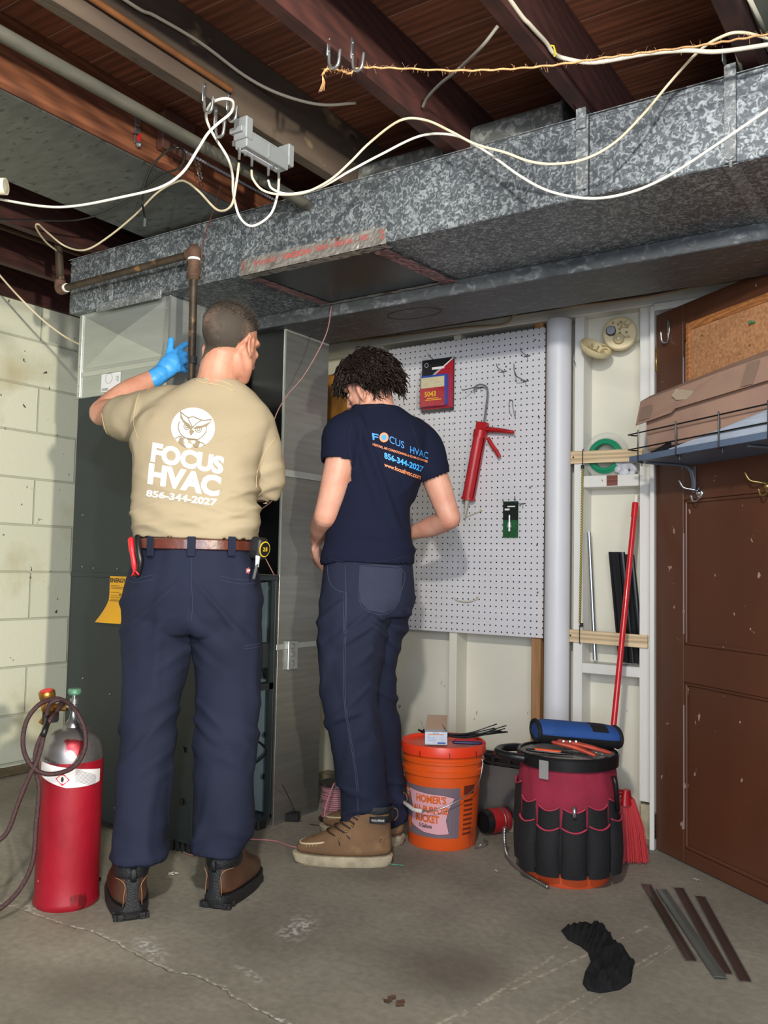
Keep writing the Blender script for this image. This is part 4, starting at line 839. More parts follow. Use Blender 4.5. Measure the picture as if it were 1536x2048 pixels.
# caulking gun
GY = 3.285
def G(x, y): return on(x, y, 1, GY)
GR = mat('gun_red', '#b3161d', .4, .1, .15, 20, spots=((40, .68, '#d8c8c8', (1, 1, .4), .02),))
t = thing('caulking_gun', 'red caulking gun with a tube in it hanging by its steel rod on the pegboard', 'tool', G(955, 900))
b_ = MB(); b_.tube(smooth_path([G(948, 782), G(950, 774), G(960, 769), G(972, 773), G(975, 785), G(972, 815), G(965, 862)], 6), .0042, 6); obj('hooked_rod', b_, STEEL, t, smooth=50)
a0, a1 = G(961, 862), G(936, 998); ax = (a1-a0).normalized(); sd = ax.cross(V((0, 1, 0))).normalized()
def cyl(mb, A, B, r0, r1=None, n=16): return mb.tube([A, B], [r0, r1 if r1 is not None else r0], n)
b_ = MB()
rs = []
for q in range(2):
    c = a0 if q == 0 else a1
    rs.append([c+(sd*cos(a)+V((0, 1, 0))*sin(a))*.0275 for a in [pi*(-.05)+1.1*pi*i/12 for i in range(13)]])
rs2 = [[c+(p-c)*.93 for p in r] for c, r in zip((a0, a1), rs)]
b_.rings([rs[0], rs[1]], False, False, closed=False); b_.rings([rs2[0], rs2[1]], False, False, closed=False)
b_.tube([a0-ax*.003, a0+ax*.03], .029, 18); b_.tube([a1-ax*.006, a1+ax*.004], .030, 18)
obj('gun_cradle', b_, GR, t, smooth=40)
hu = G(1024, 863)-a0
b_ = MB(); b_.box(a0+ax*(-.01)+V((.004, 0, 0)), (.05, .03, .055), Matrix.Rotation(.15, 3, 'Y'), .004); b_.tube([a0+V((.02, 0, .006)), a0+hu*.6+V((0, 0, .004)), a0+hu+V((0, 0, -.002))], [.018, .015, .011], 10, flat=.7, round_=True)
obj('gun_handle', b_, GR, t, smooth=40)
b_ = MB(); b_.tube(smooth_path([G(976, 876), G(984, 890), G(993, 903), G(999, 914)], 3), [.0085]*10, 8); obj('trigger', b_, GR, t, smooth=40)
b_ = MB(); cyl(b_, a0+ax*.028+V((0, -.006, 0)), a1+V((0, -.006, 0)), .0235, n=20); obj('caulk_tube', b_, mat('tube_print', '#b31f28', .4, 0, .1, 12), t, smooth=40)
b_ = MB(); b_.tube([a1+V((0, -.006, 0)), a1+ax*.012+V((0, -.006, 0)), G(929, 1036)], [.012, .009, .0025], 12); obj('nozzle', b_, mat('nozzle_grey', '#b9b6aa', .5), t, smooth=40)
# white drain pipe
t = thing('wall_drain_pipe', 'white painted vertical drain pipe standing between the pegboard and the stud bay', 'pipe', (-1.384, 3.30, 0))
obj('pipe_body', MB().tube([(-1.384, 3.31, 0), (-1.384, 3.31, 2.03)], .050, 32), mat('pipe_white', '#d8d8dc', .45, 0, .05, 3, bump=.03), t, smooth=40)
# slats, bungee, coil, bag etc
def slat(x0, x1, z0, z1, dz, lab):
    b_ = MB(); b_.prism([(0, 0), (x1-x0, dz), (x1-x0, z1-z0+dz), (0, z1-z0)], (x0, 3.323, z0), (1, 0, 0), (0, 0, 1), (0, .011, 0))
    o = single('pine_board', b_, W_PINE, lab, 'slat', (x0, 3.33, z0)); b_ = MB(); b_.ball((x0+.02, 3.322, (z0+z1)/2), (.004, .002, .004), n=8); obj('slat_screw', b_, DKSTEEL, o)
slat(-1.345, -1.046, 1.445, 1.494, -.004, 'raw pine slat nailed across the stud bay in front of the green tubing')
slat(-1.352, -1.027, .738, .786, -.006, 'raw pine slat nailed low across the stud bay in front of the metal rod')
t = thing('bungee_cord', 'yellow speckled bungee cord hooked between the two pine slats', 'cord', (-1.285, 3.318, 1.1))
b_ = MB(); b_.tube([(-1.284, 3.318, 1.425), (-1.292, 3.318, .81)], .0042, 8)
m_ = mat('bungee_yellow', '#b3a24a', .8); nt = m_.node_tree; wv = nt.nodes.new('ShaderNodeTexWave'); wv.bands_direction = 'DIAGONAL'; wv.inputs['Scale'].default_value = 60
tc = nt.nodes.new('ShaderNodeTexCoord'); nt.links.new(tc.outputs['Object'], wv.inputs['Vector']); r = nt.nodes.new('ShaderNodeValToRGB'); r.color_ramp.elements[0].color = hexc('#33301f'); r.color_ramp.elements[1].color = hexc('#c9b556'); r.color_ramp.elements[0].position = .3; r.color_ramp.elements[1].position = .5
nt.links.new(wv.outputs['Fac'], r.inputs[0]); nt.links.new(r.outputs[0], nt.nodes['Principled BSDF'].inputs['Base Color'])
obj('elastic_cord', b_, m_, t, smooth=True)
for zz, s_ in ((1.43, 1), (.805, -1)):
    b_ = MB(); b_.tube([(-1.284, 3.317, zz-.008*s_), (-1.284, 3.317, zz+.006*s_)], .007, 8)
    b_.tube(smooth_path([(-1.284, 3.317, zz), (-1.284, 3.3165, zz+.03*s_), (-1.284, 3.3165, zz+.062*s_), (-1.284, 3.325, zz+.07*s_)] if s_ > 0 else [(-1.292, 3.317, zz), (-1.292, 3.316, zz-.03), (-1.292, 3.316, zz-.066), (-1.292, 3.325, zz-.072)], 4), .002, 6)
    obj('wire_hook', b_, INK, t, smooth=True)
t = thing('tubing_coil', 'coil of green tubing in a clear wrap behind the upper pine slat', 'tubing', (-1.185, 3.38, 1.394))
c = W(1212, 913, 3.375); RX = Matrix.Rotation(pi/2, 3, 'X'); b_ = MB()
for i in range(4): b_.torus(c+V((0, -.012+.008*i, 0)), .062-.005*(i % 2), .0085, RX, 48, 10)
b_.torus(c+V((0, -.018, 0)), .055, .008, RX, 48, 10)
obj('green_tube', b_, mat('green_vinyl', '#1f8a63', .25), t, smooth=True)
b_ = MB(); b_.torus(c+V((0, 0, .002)), .078, .016, RX, 48, 10); obj('clear_wrap', b_, mat('clear_wrap', '#e8e6dc', .15, alpha=.28), t, smooth=True)
b_ = MB()
for i in range(14): b_.ball(W(1250+random.randint(-14, 16), 935+random.randint(-10, 14), 3.36), (.02, .014, .014), Matrix.Rotation(random.random()*3, 3, 'Y'), 9)
single('crumpled_bag', b_, mat('white_bag', '#c9cbd3', .5, 0, .15, 30), 'crumpled white plastic bag beside the green tubing coil', 'bag', W(1250, 950, 3.37), False)
A, B = W(1178, 1064, 3.37), W(1190, 1320, 3.35)
t = single('metal_conduit', MB().tube([A, B], .0085, 14), STEEL, 'short galvanized metal rod standing in the stud bay left of the black strips', 'rod', B, 40)
def strip(x0, x1, lab, dx, zt=1.094, zb=.664):
    b_ = MB(); pr = [(0, 0), (.004, .012), (.012, .012), (.014, .002), (.03, .002), (.034, .010), (.046, .010), (.048, .002), (.056, .002), (.060, .012), (.068, .010), (.070, 0), (.06, -.004), (.01, -.004)]
    k_ = (x1-x0)/.07
    b_.rings([[V((x0+dx*q+a*k_, 3.375-b2*1.2+(.03 if q == 0 else -.01), zb+(zt-zb)*q)) for a, b2 in pr] for q in (0, 1)], True, True)
    return single('black_plastic_strip', b_, mat('black_vinyl', '#17181c', .3, coat=.2), lab, 'strip', (x0, 3.37, zb))
strip(-1.165, -1.10, 'ribbed black plastic strip left of the red broom handle', -.028)
strip(-1.115, -1.062, 'ribbed black plastic strip behind the red broom handle', -.030, 1.085)
single('bay_nail', MB().tube([W(1148, 722, 3.335), W(1151, 728, 3.30)], .002, 6), STEEL, 'nail sticking out of the stud below the smoke detector', 'nail', W(1148, 722, 3.33))
# smoke detector
IV = mat('yellowed_plastic', '#dccb9f', .45, 0, .06, 10); IV2 = mat('yellowed_plastic_dark', '#b8a578', .5)
c = W(1240, 668, 3.352)
t = thing('smoke_detector', 'yellowed smoke detector hanging open with its cover dangling to the left', 'smoke detector', c)
ROT = Matrix.Rotation(radians(16), 3, 'Z') @ Matrix.Rotation(pi/2, 3, 'X')
b_ = MB(); b_.lathe([(.001, -.016), (.062, -.016), (.066, -.008), (.066, .010), (.063, .014), (.060, .012), (.060, .006), (.001, .006)], c, 48, ROT); obj('base_plate', b_, IV, t, smooth=40)
def dl(x, y, z): return c+ROT @ V((x, y, z))
b_ = MB(); b_.lathe([(.019, .006), (.019, .024), (.017, .026), (.001, .026)], dl(-.034, .010, 0), 24, ROT); obj('horn', b_, [mat('horn_black', '#17171a', .4)], t, smooth=40)
b_ = MB(); b_.lathe([(.0165, .0262), (.0165, .027), (.001, .027)], dl(-.034, .010, 0), 24, ROT); obj('horn_face', b_, mat('horn_grey', '#9d9da3', .3, .3), t, smooth=40)
b_ = MB(); b_.lathe([(.021, .006), (.021, .018), (.019, .021), (.005, .021), (.004, .019), (.001, .019)], dl(-.004, -.022, 0), 24, ROT); obj('sensor_dome', b_, IV2, t, smooth=40)
b_ = MB(); b_.lathe([(.0045, .019), (.0045, .0222), (.001, .0222)], dl(-.004, -.022, 0), 12, ROT); obj('sensor_hole', b_, TAPEW, t)
b_ = MB()
for i in range(16):
    a = random.uniform(-.03, .035); b2 = random.uniform(-.02, .045); b_.box(dl(a, b2, .010), (random.uniform(.003, .012), random.uniform(.003, .01), .010), ROT, .0005)
obj('circuit_parts', b_, mat('circuit_brown', '#6e3b38', .5, 0, 0, 60, col2='#c9b58a'), t, kind='stuff')
b_ = MB()
for (a, b2) in ((.012, .035), (.022, .026), (.018, .044), (.034, .034)): b_.box(dl(a, b2, .012), (.022, .003, .012), ROT @ Matrix.Rotation(.5, 3, 'Z'), .0005)
obj('battery_clip', b_, IV, t)
cc = W(1191, 696, 3.30)
R2 = Matrix.Rotation(radians(38), 3, 'Z') @ Matrix.Rotation(radians(-35), 3, 'Y') @ Matrix.Rotation(pi/2+.25, 3, 'X')
R2 = (V((.55, -.35, .75)).normalized()).to_track_quat('Z', 'Y').to_matrix()
b_ = MB(); b_.lathe([(.001, -.028), (.040, -.026), (.056, -.018), (.064, -.002), (.064, .008), (.061, .008), (.060, -.002), (.052, -.014), (.038, -.021), (.001, -.023)], cc, 40, R2); cv = obj('detector_cover', b_, IV, t, smooth=40)
b_ = MB()
for i in range(9):
    a = i*.7; b_.box(cc+R2 @ V((.036*cos(a), .036*sin(a), -.010)), (.012, .004, .020), R2 @ Matrix.Rotation(a, 3, 'Z'), .0005)
b_.box(cc+R2 @ V((0, 0, -.016)), (.03, .03, .01), R2, .001)
obj('cover_ribs', b_, IV2, cv)
b_ = MB(); b_.tube([W(1204, 688, 3.33), W(1216, 692, 3.35)], .003, 6); b_.tube([W(1208, 694, 3.33), W(1219, 699, 3.35)], .003, 6); obj('hinge_tabs', b_, IV, t)
# ================================================================ THINGS ON THE DOOR
# corkboard
t = thing('corkboard', 'cork noticeboard in an oak frame mounted high on the brown door', 'noticeboard', dp(.5, .002, 1.5))
CORK = mat('cork', '#c08d62', .85, 0, 0, 90, col2='#a06d45', spots=((60, .68, '#6d4a30', (1, 1, 1), .02),)); OAK = wood('oak_frame', '#b5763f', '#9a5f30', axis=0)
obj('cork_panel', dbox(MB(), .20, .80, 1.46, 1.90, .001, .012, 0), CORK, t)
for (a, b2, z0, z1) in ((.19, .80, 1.885, 1.912), (.19, .209, 1.45, 1.886), (.80, .82, 1.45, 1.912), (.19, .82, 1.43, 1.45)):
    obj('frame_rail', dbox(MB(), a, b2, z0, z1, .001, .018, .002), OAK, t)
obj('corner_screw', MB().ball(dp(.205, .0185, 1.897), .0035, n=8), STEEL, t)
p_ = dp(.523, .012, 1.832); b_ = MB(); b_.tube([p_, p_+dn*.012+dd*(-.004)], [.004, .003], 10); b_.ball(p_+dn*.015+dd*(-.006), .0055, n=10)
single('push_pin', b_, mat('green_plastic', '#2c7a4c', .35), 'green push pin stuck in the corkboard', 'push pin', p_, 40)
# shelf
NAVY = mat('blue_grey_shelf', '#5b6b82', .45, 0, .05, 10)
t = thing('door_shelf', 'blue grey shelf with a black wire rail bracketed across the brown door', 'shelf', dp(.16, 0, 1.40))
obj('shelf_board', dbox(MB(), .16, .86, 1.40, 1.421, .0015, .235, .001), NAVY, t)
BW = mat('black_wire_rail', '#141416', .35)
for z in (1.447, 1.50):
    b_ = MB(); b_.tube(smooth_path([dp(.88, .228, z), dp(.4, .228, z), dp(.165, .228, z), dp(.150, .225, z), dp(.143, .212, z), dp(.143, .19, z)], 4), .0026, 8); obj('rail_wire', b_, BW, t, smooth=True)
for s_ in (.215, .415, .615, .815):
    b_ = MB(); b_.tube([dp(s_, .237, 1.508), dp(s_, .237, 1.402), dp(s_, .236, 1.397), dp(s_, .222, 1.396)], .0026, 8); b_.tube([dp(s_, .222, 1.402), dp(s_, .222, 1.383)], .0022, 8); b_.tube([dp(s_, .222, 1.398), dp(s_, .222, 1.392)], .005, 6)
    obj('rail_post', b_, BW, t, smooth=40)
for s_ in (.215, .70):
    b_ = MB(); b_.tube(smooth_path([dp(s_, .20, 1.395), dp(s_, .06, 1.394), dp(s_, .022, 1.382), dp(s_, .008, 1.35), dp(s_, .007, 1.305)], 5), [.009]*20+[.005], 8, flat=.45); dbox(b_, s_-.009, s_+.009, 1.30, 1.395, .001, .004, .001)
    obj('shelf_bracket', b_, mat('grey_bracket', '#6f7783', .45, .3), t, smooth=50)
# cardboard box crushed on the shelf
KR = mat('kraft_cardboard', '#a58472', .8, 0, .06, 6, spots=((3, .60, '#96776a', (1, 1, 1), .1),))
t = thing('cardboard_box', 'long flattened kraft cardboard box lying on the blue grey door shelf', 'box', dp(.2, .12, 1.421))
def dpo(x, y, off):
    d = ray(x, y); k_ = ((dh-CAMP).dot(dn)+off)/d.dot(dn); return CAMP+d*k_
def slab(P4, th): return MB().rings([P4, [p-dn*th for p in P4]], True, True)
tl_ = lambda s_, o_, z: dp(s_, o_, z)
b_ = MB(); e_ = [dpo(1292, 838, .205), dpo(1296, 903, .205)]; f_ = [dpo(1560, 745, .205), dpo(1560, 838, .205)]
b_.rings([[e_[0], e_[1], e_[1]-dn*.17, e_[0]-dn*.15+V((0, 0, .01))], [f_[0], f_[1], f_[1]-dn*.17, f_[0]-dn*.17]], True, True)
obj('box_body', b_, KR, t)
obj('top_flap', slab([dpo(1271, 851, .228), dpo(1340, 826, .228), dpo(1349, 817, .226), dpo(1445, 788, .224), dpo(1560, 753, .222), dpo(1560, 703, .19), dpo(1445, 742, .19), dpo(1281, 803, .195)], .004), KR, t)
b_ = slab([dpo(1281, 803, .195), dpo(1445, 742, .19), dpo(1560, 703, .19), dpo(1560, 690, .05), dpo(1300, 792, .06)], .003); obj('upper_panel', b_, KR, t)
obj('packing_tape', slab([dpo(1343, 791, .216), dpo(1352, 778, .205), dpo(1386, 781, .207), dpo(1380, 798, .216), dpo(1352, 800, .218)], .0015), mat('clear_brown_tape', '#c4b29c', .15, alpha=.7), t)
obj('brown_tape_patch', slab([dpo(1282, 815, .2145), dpo(1304, 808, .2145), dpo(1299, 836, .2275), dpo(1277, 842, .2275)], .0015), mat('brown_tape', '#8d7566', .4), t)
obj('brown_tape_patch', slab([dpo(1494, 727, .1985), dpo(1519, 719, .1985), dpo(1504, 768, .2262), dpo(1480, 774, .2262)], .0015), MATS['brown_tape'], t)
b_ = MB(); b_.rings([[tl_(.36, .222, 1.4225), tl_(.36, .208, 1.4225), tl_(.36, .208, 1.428), tl_(.36, .222, 1.426)], [tl_(.86, .225, 1.4225), tl_(.86, .21, 1.4225), tl_(.86, .21, 1.50), tl_(.86, .218, 1.49)]])
single('paper_sheets', b_, mat('white_paper_stack', '#aab4c4', .6, 0, .12, 12, (1, 1, 20)), 'stack of pale papers in a plastic sleeve on the door shelf at the right edge', 'papers', tl_(.5, .15, 1.43))
b_ = MB(); b_.rings([[tl_(.25, .218, 1.4215), tl_(.25, .208, 1.4215), tl_(.25, .208, 1.424), tl_(.25, .218, 1.424)], [tl_(.358, .222, 1.4215), tl_(.358, .21, 1.4215), tl_(.358, .21, 1.455), tl_(.358, .22, 1.45)]])
single('dark_envelope', b_, mat('black_envelope', '#1b1a1d', .4), 'dark plastic sleeve slid under the cardboard box on the door shelf', 'envelope', tl_(.3, .15, 1.423))
def coathook(s_, z, lab, m_):
    t = thing('coat_hook', lab, 'hook', dp(s_, 0, z))
    p_ = dp(s_, .002, z); rot = RD
    b_ = MB(); b_.ball(p_, (.014, .006, .022), RD, 12); b_.ball(p_+V((0, 0, .0))+dn*.006, (.01, .008, .01), RD, 10)
    b_.tube(smooth_path([p_+V((0, 0, .008)), p_+dn*.02-dd*.01+V((0, 0, .012)), p_+dn*.045-dd*.03+V((0, 0, .02)), p_+dn*.055-dd*.04+V((0, 0, .045))], 5), .0035, 8, round_=True)
    b_.tube(smooth_path([p_-V((0, 0, .012)), p_+dn*.015-V((0, 0, .028)), p_+dn*.03-V((0, 0, .03)), p_+dn*.038-V((0, 0, .012))], 5), .0035, 8, round_=True)
    obj('hook_body', b_, m_, t, smooth=60)
coathook(.245, 1.298, 'shiny chrome coat hook on the door just under the shelf bracket', mat('chrome', '#dfe4e8', .12, 1.0))
coathook(.565, 1.296, 'tarnished brass coat hook on the door at the right edge', BRASS)
# ================================================================ FLOOR THINGS
# gas cylinder
C0 = V((-2.277, 1.725, 0)); CR_ = .092
RED = mat('scuffed_red_paint', '#941325', .40, .1, .25, 7, (1, 1, .5), .1, 30, spots=((16, .66, '#5e0d16', (1, 1, .5), .04), (45, .74, '#c9a9a6', (1, 1, 1), .02)))
t = thing('gas_cylinder', 'tall scuffed red gas cylinder with a bare metal shoulder on the floor at the left', 'gas cylinder', C0)
b_ = MB(); pr = [(.001, 0), (.089, 0), (.095, .008), (.095, .02), (.092, .03)]+[(CR_, z) for z in (.1, .2, .3, .40, .425)]
obj('cylinder_body', b_.lathe(pr, C0, 48), RED, t, smooth=40)
b_ = MB(); b_.lathe([(CR_, .424), (CR_*.985, .45), (CR_*.93, .474), (CR_*.80, .494), (CR_*.58, .508), (.035, .514), (.024, .517), (.022, .528), (.018, .534), (.001, .534)], C0, 48)
obj('bare_shoulder', b_, mat('bare_steel_shoulder', '#8f8b8a', .35, .8, .3, 12, spots=((12, .60, '#8b2a33', (1, 1, 1), .05),)), t, smooth=40)
b_ = MB(); b_.lathe([(.022, .53), (.014, .54), (.010, .56), (.010, .585), (.013, .586), (.013, .60), (.006, .602), (.006, .615), (.001, .615)], C0, 16); b_.tube([C0+V((0, 0, .575)), C0+HR*-.05+V((0, 0, .578))], .008, 10)
obj('valve', b_, STEEL, t, smooth=40)
b_ = MB(); b_.lathe([(.001, .613), (.017, .613), (.020, .618), (.020, .626), (.017, .631), (.001, .631)], C0, 18); obj('valve_handwheel', b_, mat('green_knob', '#5f8c73', .4, .3), t, smooth=30)
# label on the curved body
b_ = MB(); rs = []
aC = atan2((CAMP-C0).y, (CAMP-C0).x)
def cy(a, z, r=CR_+.0012): return C0+V((r*cos(aC+a), r*sin(aC+a), z))
for j in range(9):
    q = j/8; rs.append([cy(-1.15+2.2*i/24, .428-.030*(i/24)-(.030+.028*(1-abs(i-11)/14)**.6)*q) for i in range(25)])
b_.rings(rs, False, False, closed=False)
lab_ = obj('hazard_label', b_, mat('label_white', '#d8d4d6', .5, 0, .08, 20), t, smooth=True, label='white hazard label reading UN1001')
def cyl_text(mb, body, a0, a1, z0, hgt, off=.02, r=CR_+.002):
    vs, fs = text_faces(body, off); x0 = min(a for a, b in vs); x1 = max(a for a, b in vs); y1 = max(b for a, b in vs); y0_ = min(b for a, b in vs)
    vs = [((a-x0)/(x1-x0)*(a1-a0)*.09, (b-y0_)/(y1-y0_)*hgt) for a, b in vs]
    drape_faces(mb, vs, fs, lambda x, y: cy(a0+x/.09, z0+y-.03*(a0+x/.09), r), 0, .01)
b_ = MB(); cyl_text(b_, 'UN1001', -1.0, -.42, .405, .011)
for i in range(10):
    z = .408-.0036*i; b_.rings([[cy(.12+.06*k-.0*i, z-.022*(.1*k), CR_+.0018) for k in range(13)], [cy(.12+.06*k, z-.022*(.1*k)+.0009, CR_+.0018) for k in range(13)]], False, False, closed=False)
for i in range(4):
    z = .400-.004*i; b_.rings([[cy(-.95+.05*k, z, CR_+.0018) for k in range(6)], [cy(-.95+.05*k, z+.0009, CR_+.0018) for k in range(6)]], False, False, closed=False)
obj('label_print', b_, INK, lab_)
b_ = MB(); b_.add([cy(-.48, .383, CR_+.002), cy(-.26, .362, CR_+.002), cy(-.04, .379, CR_+.002), cy(-.26, .400, CR_+.002)], [[0, 1, 2, 3]]); obj('hazard_diamond', b_, mat('hazard_red', '#c91f2b', .5), lab_)
b_ = MB(); b_.ball(cy(-.26, .381, CR_+.0025), (.004, .004, .008), n=8); obj('flame_symbol', b_, INK, lab_)
# regulator
BR = mat('brass_regulator', '#a97a3c', .35, .85, .2, 30)
R0 = C0+HR*-.078+V((0, 0, .575))
t = thing('gas_regulator', 'brass regulator with a red capped gauge screwed to the red cylinder valve', 'regulator', R0)
b_ = MB(); b_.tube([R0, C0+HR*-.03+V((0, 0, .577))], .009, 12); b_.tube([C0+HR*-.045+V((0, 0, .577)), C0+HR*-.02+V((0, 0, .577))], .015, 6); b_.ball(R0, (.022, .022, .024), n=16); b_.tube([R0+V((0, 0, -.02)), R0-HR*.02+V((0, 0, -.05))], .009, 10)
obj('brass_body', b_, BR, t, smooth=40)
b_ = MB(); b_.lathe([(.012, 0), (.022, .012), (.024, .02), (.024, .034), (.021, .038), (.001, .038)], R0+V((0, 0, .012)), 24, Matrix.Rotation(.25, 3, 'X')); obj('gauge_cup', b_, BR, t, smooth=40)
b_ = MB(); b_.lathe([(.0175, .038), (.0175, .0405), (.001, .0405)], R0+V((0, 0, .012)), 24, Matrix.Rotation(.25, 3, 'X')); obj('red_cap', b_, mat('bright_red', '#d8222a', .4), t, smooth=40)
b_ = MB(); b_.lathe([(.001, -.045), (.022, -.045), (.024, -.04), (.024, -.018), (.001, -.018)], R0+HR*.008, 24); obj('black_diaphragm', b_, INK, t, smooth=40)
# hose
HS = mat('braided_hose', '#4a2c2e', .5, 0, 0, 300, col2='#2b1719', bump=.4, bs=400)
def vpt(x, y, off=0.0): return atd(x, y, dep(C0)+off)
q = smooth_path([vpt(112, 1425, -.02), vpt(100, 1440, -.07), vpt(75, 1490, -.09), vpt(70, 1530, -.10), vpt(78, 1580, -.10), vpt(72, 1650, -.11), vpt(66, 1720, -.13), vpt(45, 1770, -.15), vpt(10, 1810, -.18), vpt(-40, 1840, -.2)], 8)
q2 = smooth_path([vpt(95, 1440, -.03), vpt(88, 1470, -.09), vpt(75, 1520, -.12), vpt(55, 1560, -.13), vpt(35, 1610, -.14), vpt(10, 1670, -.16), vpt(-40, 1700, -.18)], 8)
loop = smooth_path([vpt(92, 1440, -.05), vpt(100, 1408, -.06), vpt(125, 1400, -.06), vpt(150, 1420, -.10), vpt(168, 1455, -.115), vpt(170, 1495, -.12), vpt(152, 1530, -.125), vpt(120, 1546, -.125), vpt(85, 1546, -.125), vpt(58, 1525, -.125), vpt(46, 1490, -.125), vpt(52, 1445, -.11), vpt(75, 1412, -.09), vpt(105, 1398, -.05), vpt(125, 1402, -.035), vpt(112, 1425, -.02)], 8)
b_ = MB(); b_.tube(q, .0068, 10); b_.tube(q2, .0068, 10); b_.tube(loop, .0068, 10)
o = single('torch_hose', b_, HS, 'maroon braided torch hose looped over the red cylinder and trailing off left', 'hose', q[0], True)
b_ = MB(); b_.tube([vpt(97, 1435, -.055), vpt(90, 1460, -.10), vpt(86, 1472, -.108)], .0088, 10); obj('hose_sleeve', b_, mat('black_sleeve', '#151517', .4), o, smooth=True)
# small stick behind cylinder
single('torch_tip', MB().tube([on(183, 1755, 2, .01), on(200, 1758, 2, .012)], .006, 8), INK, 'small black metal tip lying behind the red cylinder', 'tool', on(185, 1755, 2, .01))
# -------------------------------------------------------- orange bucket
ORG = mat('orange_bucket_plastic', '#e0571c', .38, 0, .06, 8, spots=((12, .70, '#b04a20', (1, 1, .4), .03),)); ORL = mat('red_orange_lid', '#e8401f', .35)
B0 = V((-1.675, 2.925, 0))
t = thing('orange_bucket', 'orange five gallon bucket with a lid printed as an all purpose bucket', 'bucket', B0)
b_ = MB(); b_.lathe([(.001, .0), (.124, .0), (.127, .006), (.138, .20), (.1435, .262), (.1505, .264), (.1515, .282), (.146, .285), (.1465, .305), (.152, .307), (.1525, .318), (.147, .32), (.1475, .335), (.15, .34), (.001, .34)], B0, 64); obj('bucket_body', b_, ORG, t, smooth=35)
b_ = MB(); b_.lathe([(.152, .333), (.158, .336), (.160, .366), (.157, .372), (.150, .372), (.147, .362), (.135, .358), (.001, .358)], B0, 64); lid = obj('bucket_lid', b_, ORL, t, smooth=35)
aB = atan2((CAMP-B0).y, (CAMP-B0).x)
b_ = MB()
for a in (-1.25, -.55, .15, .85, 1.4): b_.box(B0+V((.160*cos(aB+a), .160*sin(aB+a), .345)), (.002, .0025, .02), Matrix.Rotation(aB+a, 3, 'Z'))
obj('lid_slots', b_, mat('slot_dark', '#6a1a10', .5), lid, kind='stuff')
def bk(a, z, l=.0015): r = .127+(z-.006)*(.138-.127)/.194 if z < .2 else .138+(z-.2)*.0055/.062; return B0+V(((r+l)*cos(aB+a), (r+l)*sin(aB+a), z))
def patch(mb, a0, a1, z0, z1, l=.0012, n=16, mi=0):
    mb.rings([[bk(a0+(a1-a0)*i/n, z0+(z1-z0)*j/4, l) for i in range(n+1)] for j in range(5)], False, False, closed=False, mi=mi); return mb
lab_ = obj('grey_print_panel', patch(MB(), -1.35, .48, .046, .226), mat('print_grey', '#75666f', .4), t)
def outline(poly, n=6):
    out = []
    for i in range(len(poly)):
        a, b2 = poly[i], poly[(i+1) % len(poly)]
        out += [(a[0]+(b2[0]-a[0])*k/n, a[1]+(b2[1]-a[1])*k/n) for k in range(n)]
    return out
def bk_poly(mb, poly, l, mi=0, maxl=.018):
    drape_faces(mb, [(a*.13, z) for a, z in poly], [list(range(len(poly)))], lambda x, z: bk(x/.13, z, l), mi, maxl); return mb
pp = [(a*1.10+.04, c) for a, c in [(-.98, .212), (-.75, .208), (-.4, .203), (0, .20), (.26, .190), (.12, .15), (.06, .11), (.14, .062), (-.1, .058), (-.5, .062), (-.85, .078), (-.93, .085), (-.86, .15)]]
obj('pink_scroll', bk_poly(MB(), pp, .0022), mat('print_pink', '#e0a6ae', .4), lab_)
pl = MB(); 
for i in range(len(pp)):
    a, b2 = pp[i], pp[(i+1) % len(pp)]; pl.tube([bk(a[0]+(b2[0]-a[0])*k/5, a[1]+(b2[1]-a[1])*k/5, .0022) for k in range(6)], .0006, 4)
obj('scroll_outline', pl, INK, lab_)
def bk_text(mb, body, a0, a1, z0, h_, off=.03, tilt=0, l=.0032):
    vs, fs = text_faces(body, off); x0 = min(a for a, b in vs); x1 = max(a for a, b in vs); y0_ = min(b for a, b in vs); y1 = max(b for a, b in vs)
    vs = [((a-x0)/(x1-x0)*(a1-a0)*.13, (b-y0_)/(y1-y0_)*h_) for a, b in vs]
    drape_faces(mb, vs, fs, lambda x, y: bk(a0+x/.13, z0+y+tilt*x, l), 0, .012)
b_ = MB(); bk_text(b_, "HOMER'S", -.74, .10, .170, .029, .04, -.02); bk_text(b_, "ALL-PURPOSE", -.86, .16, .134, .026, .035, -.02); bk_text(b_, "BUCKET", -.78, -.08, .100, .028, .04, -.02)
obj('orange_lettering', b_, mat('print_orange', '#d9641f', .4), lab_)
b_ = MB(); bk_text(b_, '5 Gallons', -.66, -.28, .080, .014, .03, -.02); obj('black_lettering', b_, INK, lab_)
b_ = MB(); bk_poly(b_, [(-1.23, .214), (-1.02, .210), (-1.02, .170), (-1.23, .176)], .0025); obj('orange_square', b_, mat('print_orange', '#d9641f', .4), lab_)
b_ = MB(); bk_text(b_, 'THE HOME', -1.21, -1.04, .194, .010, .02, .0, .0035); bk_text(b_, 'DEPOT', -1.20, -1.06, .180, .010, .02, .0, .0035); obj('square_lettering', b_, CW, lab_)
b_ = MB(); bk_poly(b_, [(-1.15, .11), (-.98, .108), (-1.0, .062), (-1.12, .064)], .0025); obj('small_bucket_picture', b_, mat('print_orange', '#d9641f', .4), lab_)
b_ = MB(); patch(b_, .58, .95, .20, .232, .0015, 6); 
for i in range(8): patch(b_, .60, .92, .055+.017*i, .062+.017*i, .0015, 6)
obj('side_print', b_, mat('print_brown', '#6b2a1c', .5), t)
b_ = MB(); q = [bk(-1.35, .25, .004), bk(-1.3, .20, .02), bk(-1.1, .168, .035), bk(-.9, .158, .038), bk(-.62, .148, .040), bk(-.1, .160, .042), bk(.5, .205, .035), bk(.95, .245, .02), bk(1.15, .30, .012), bk(1.2, .32, .004)]
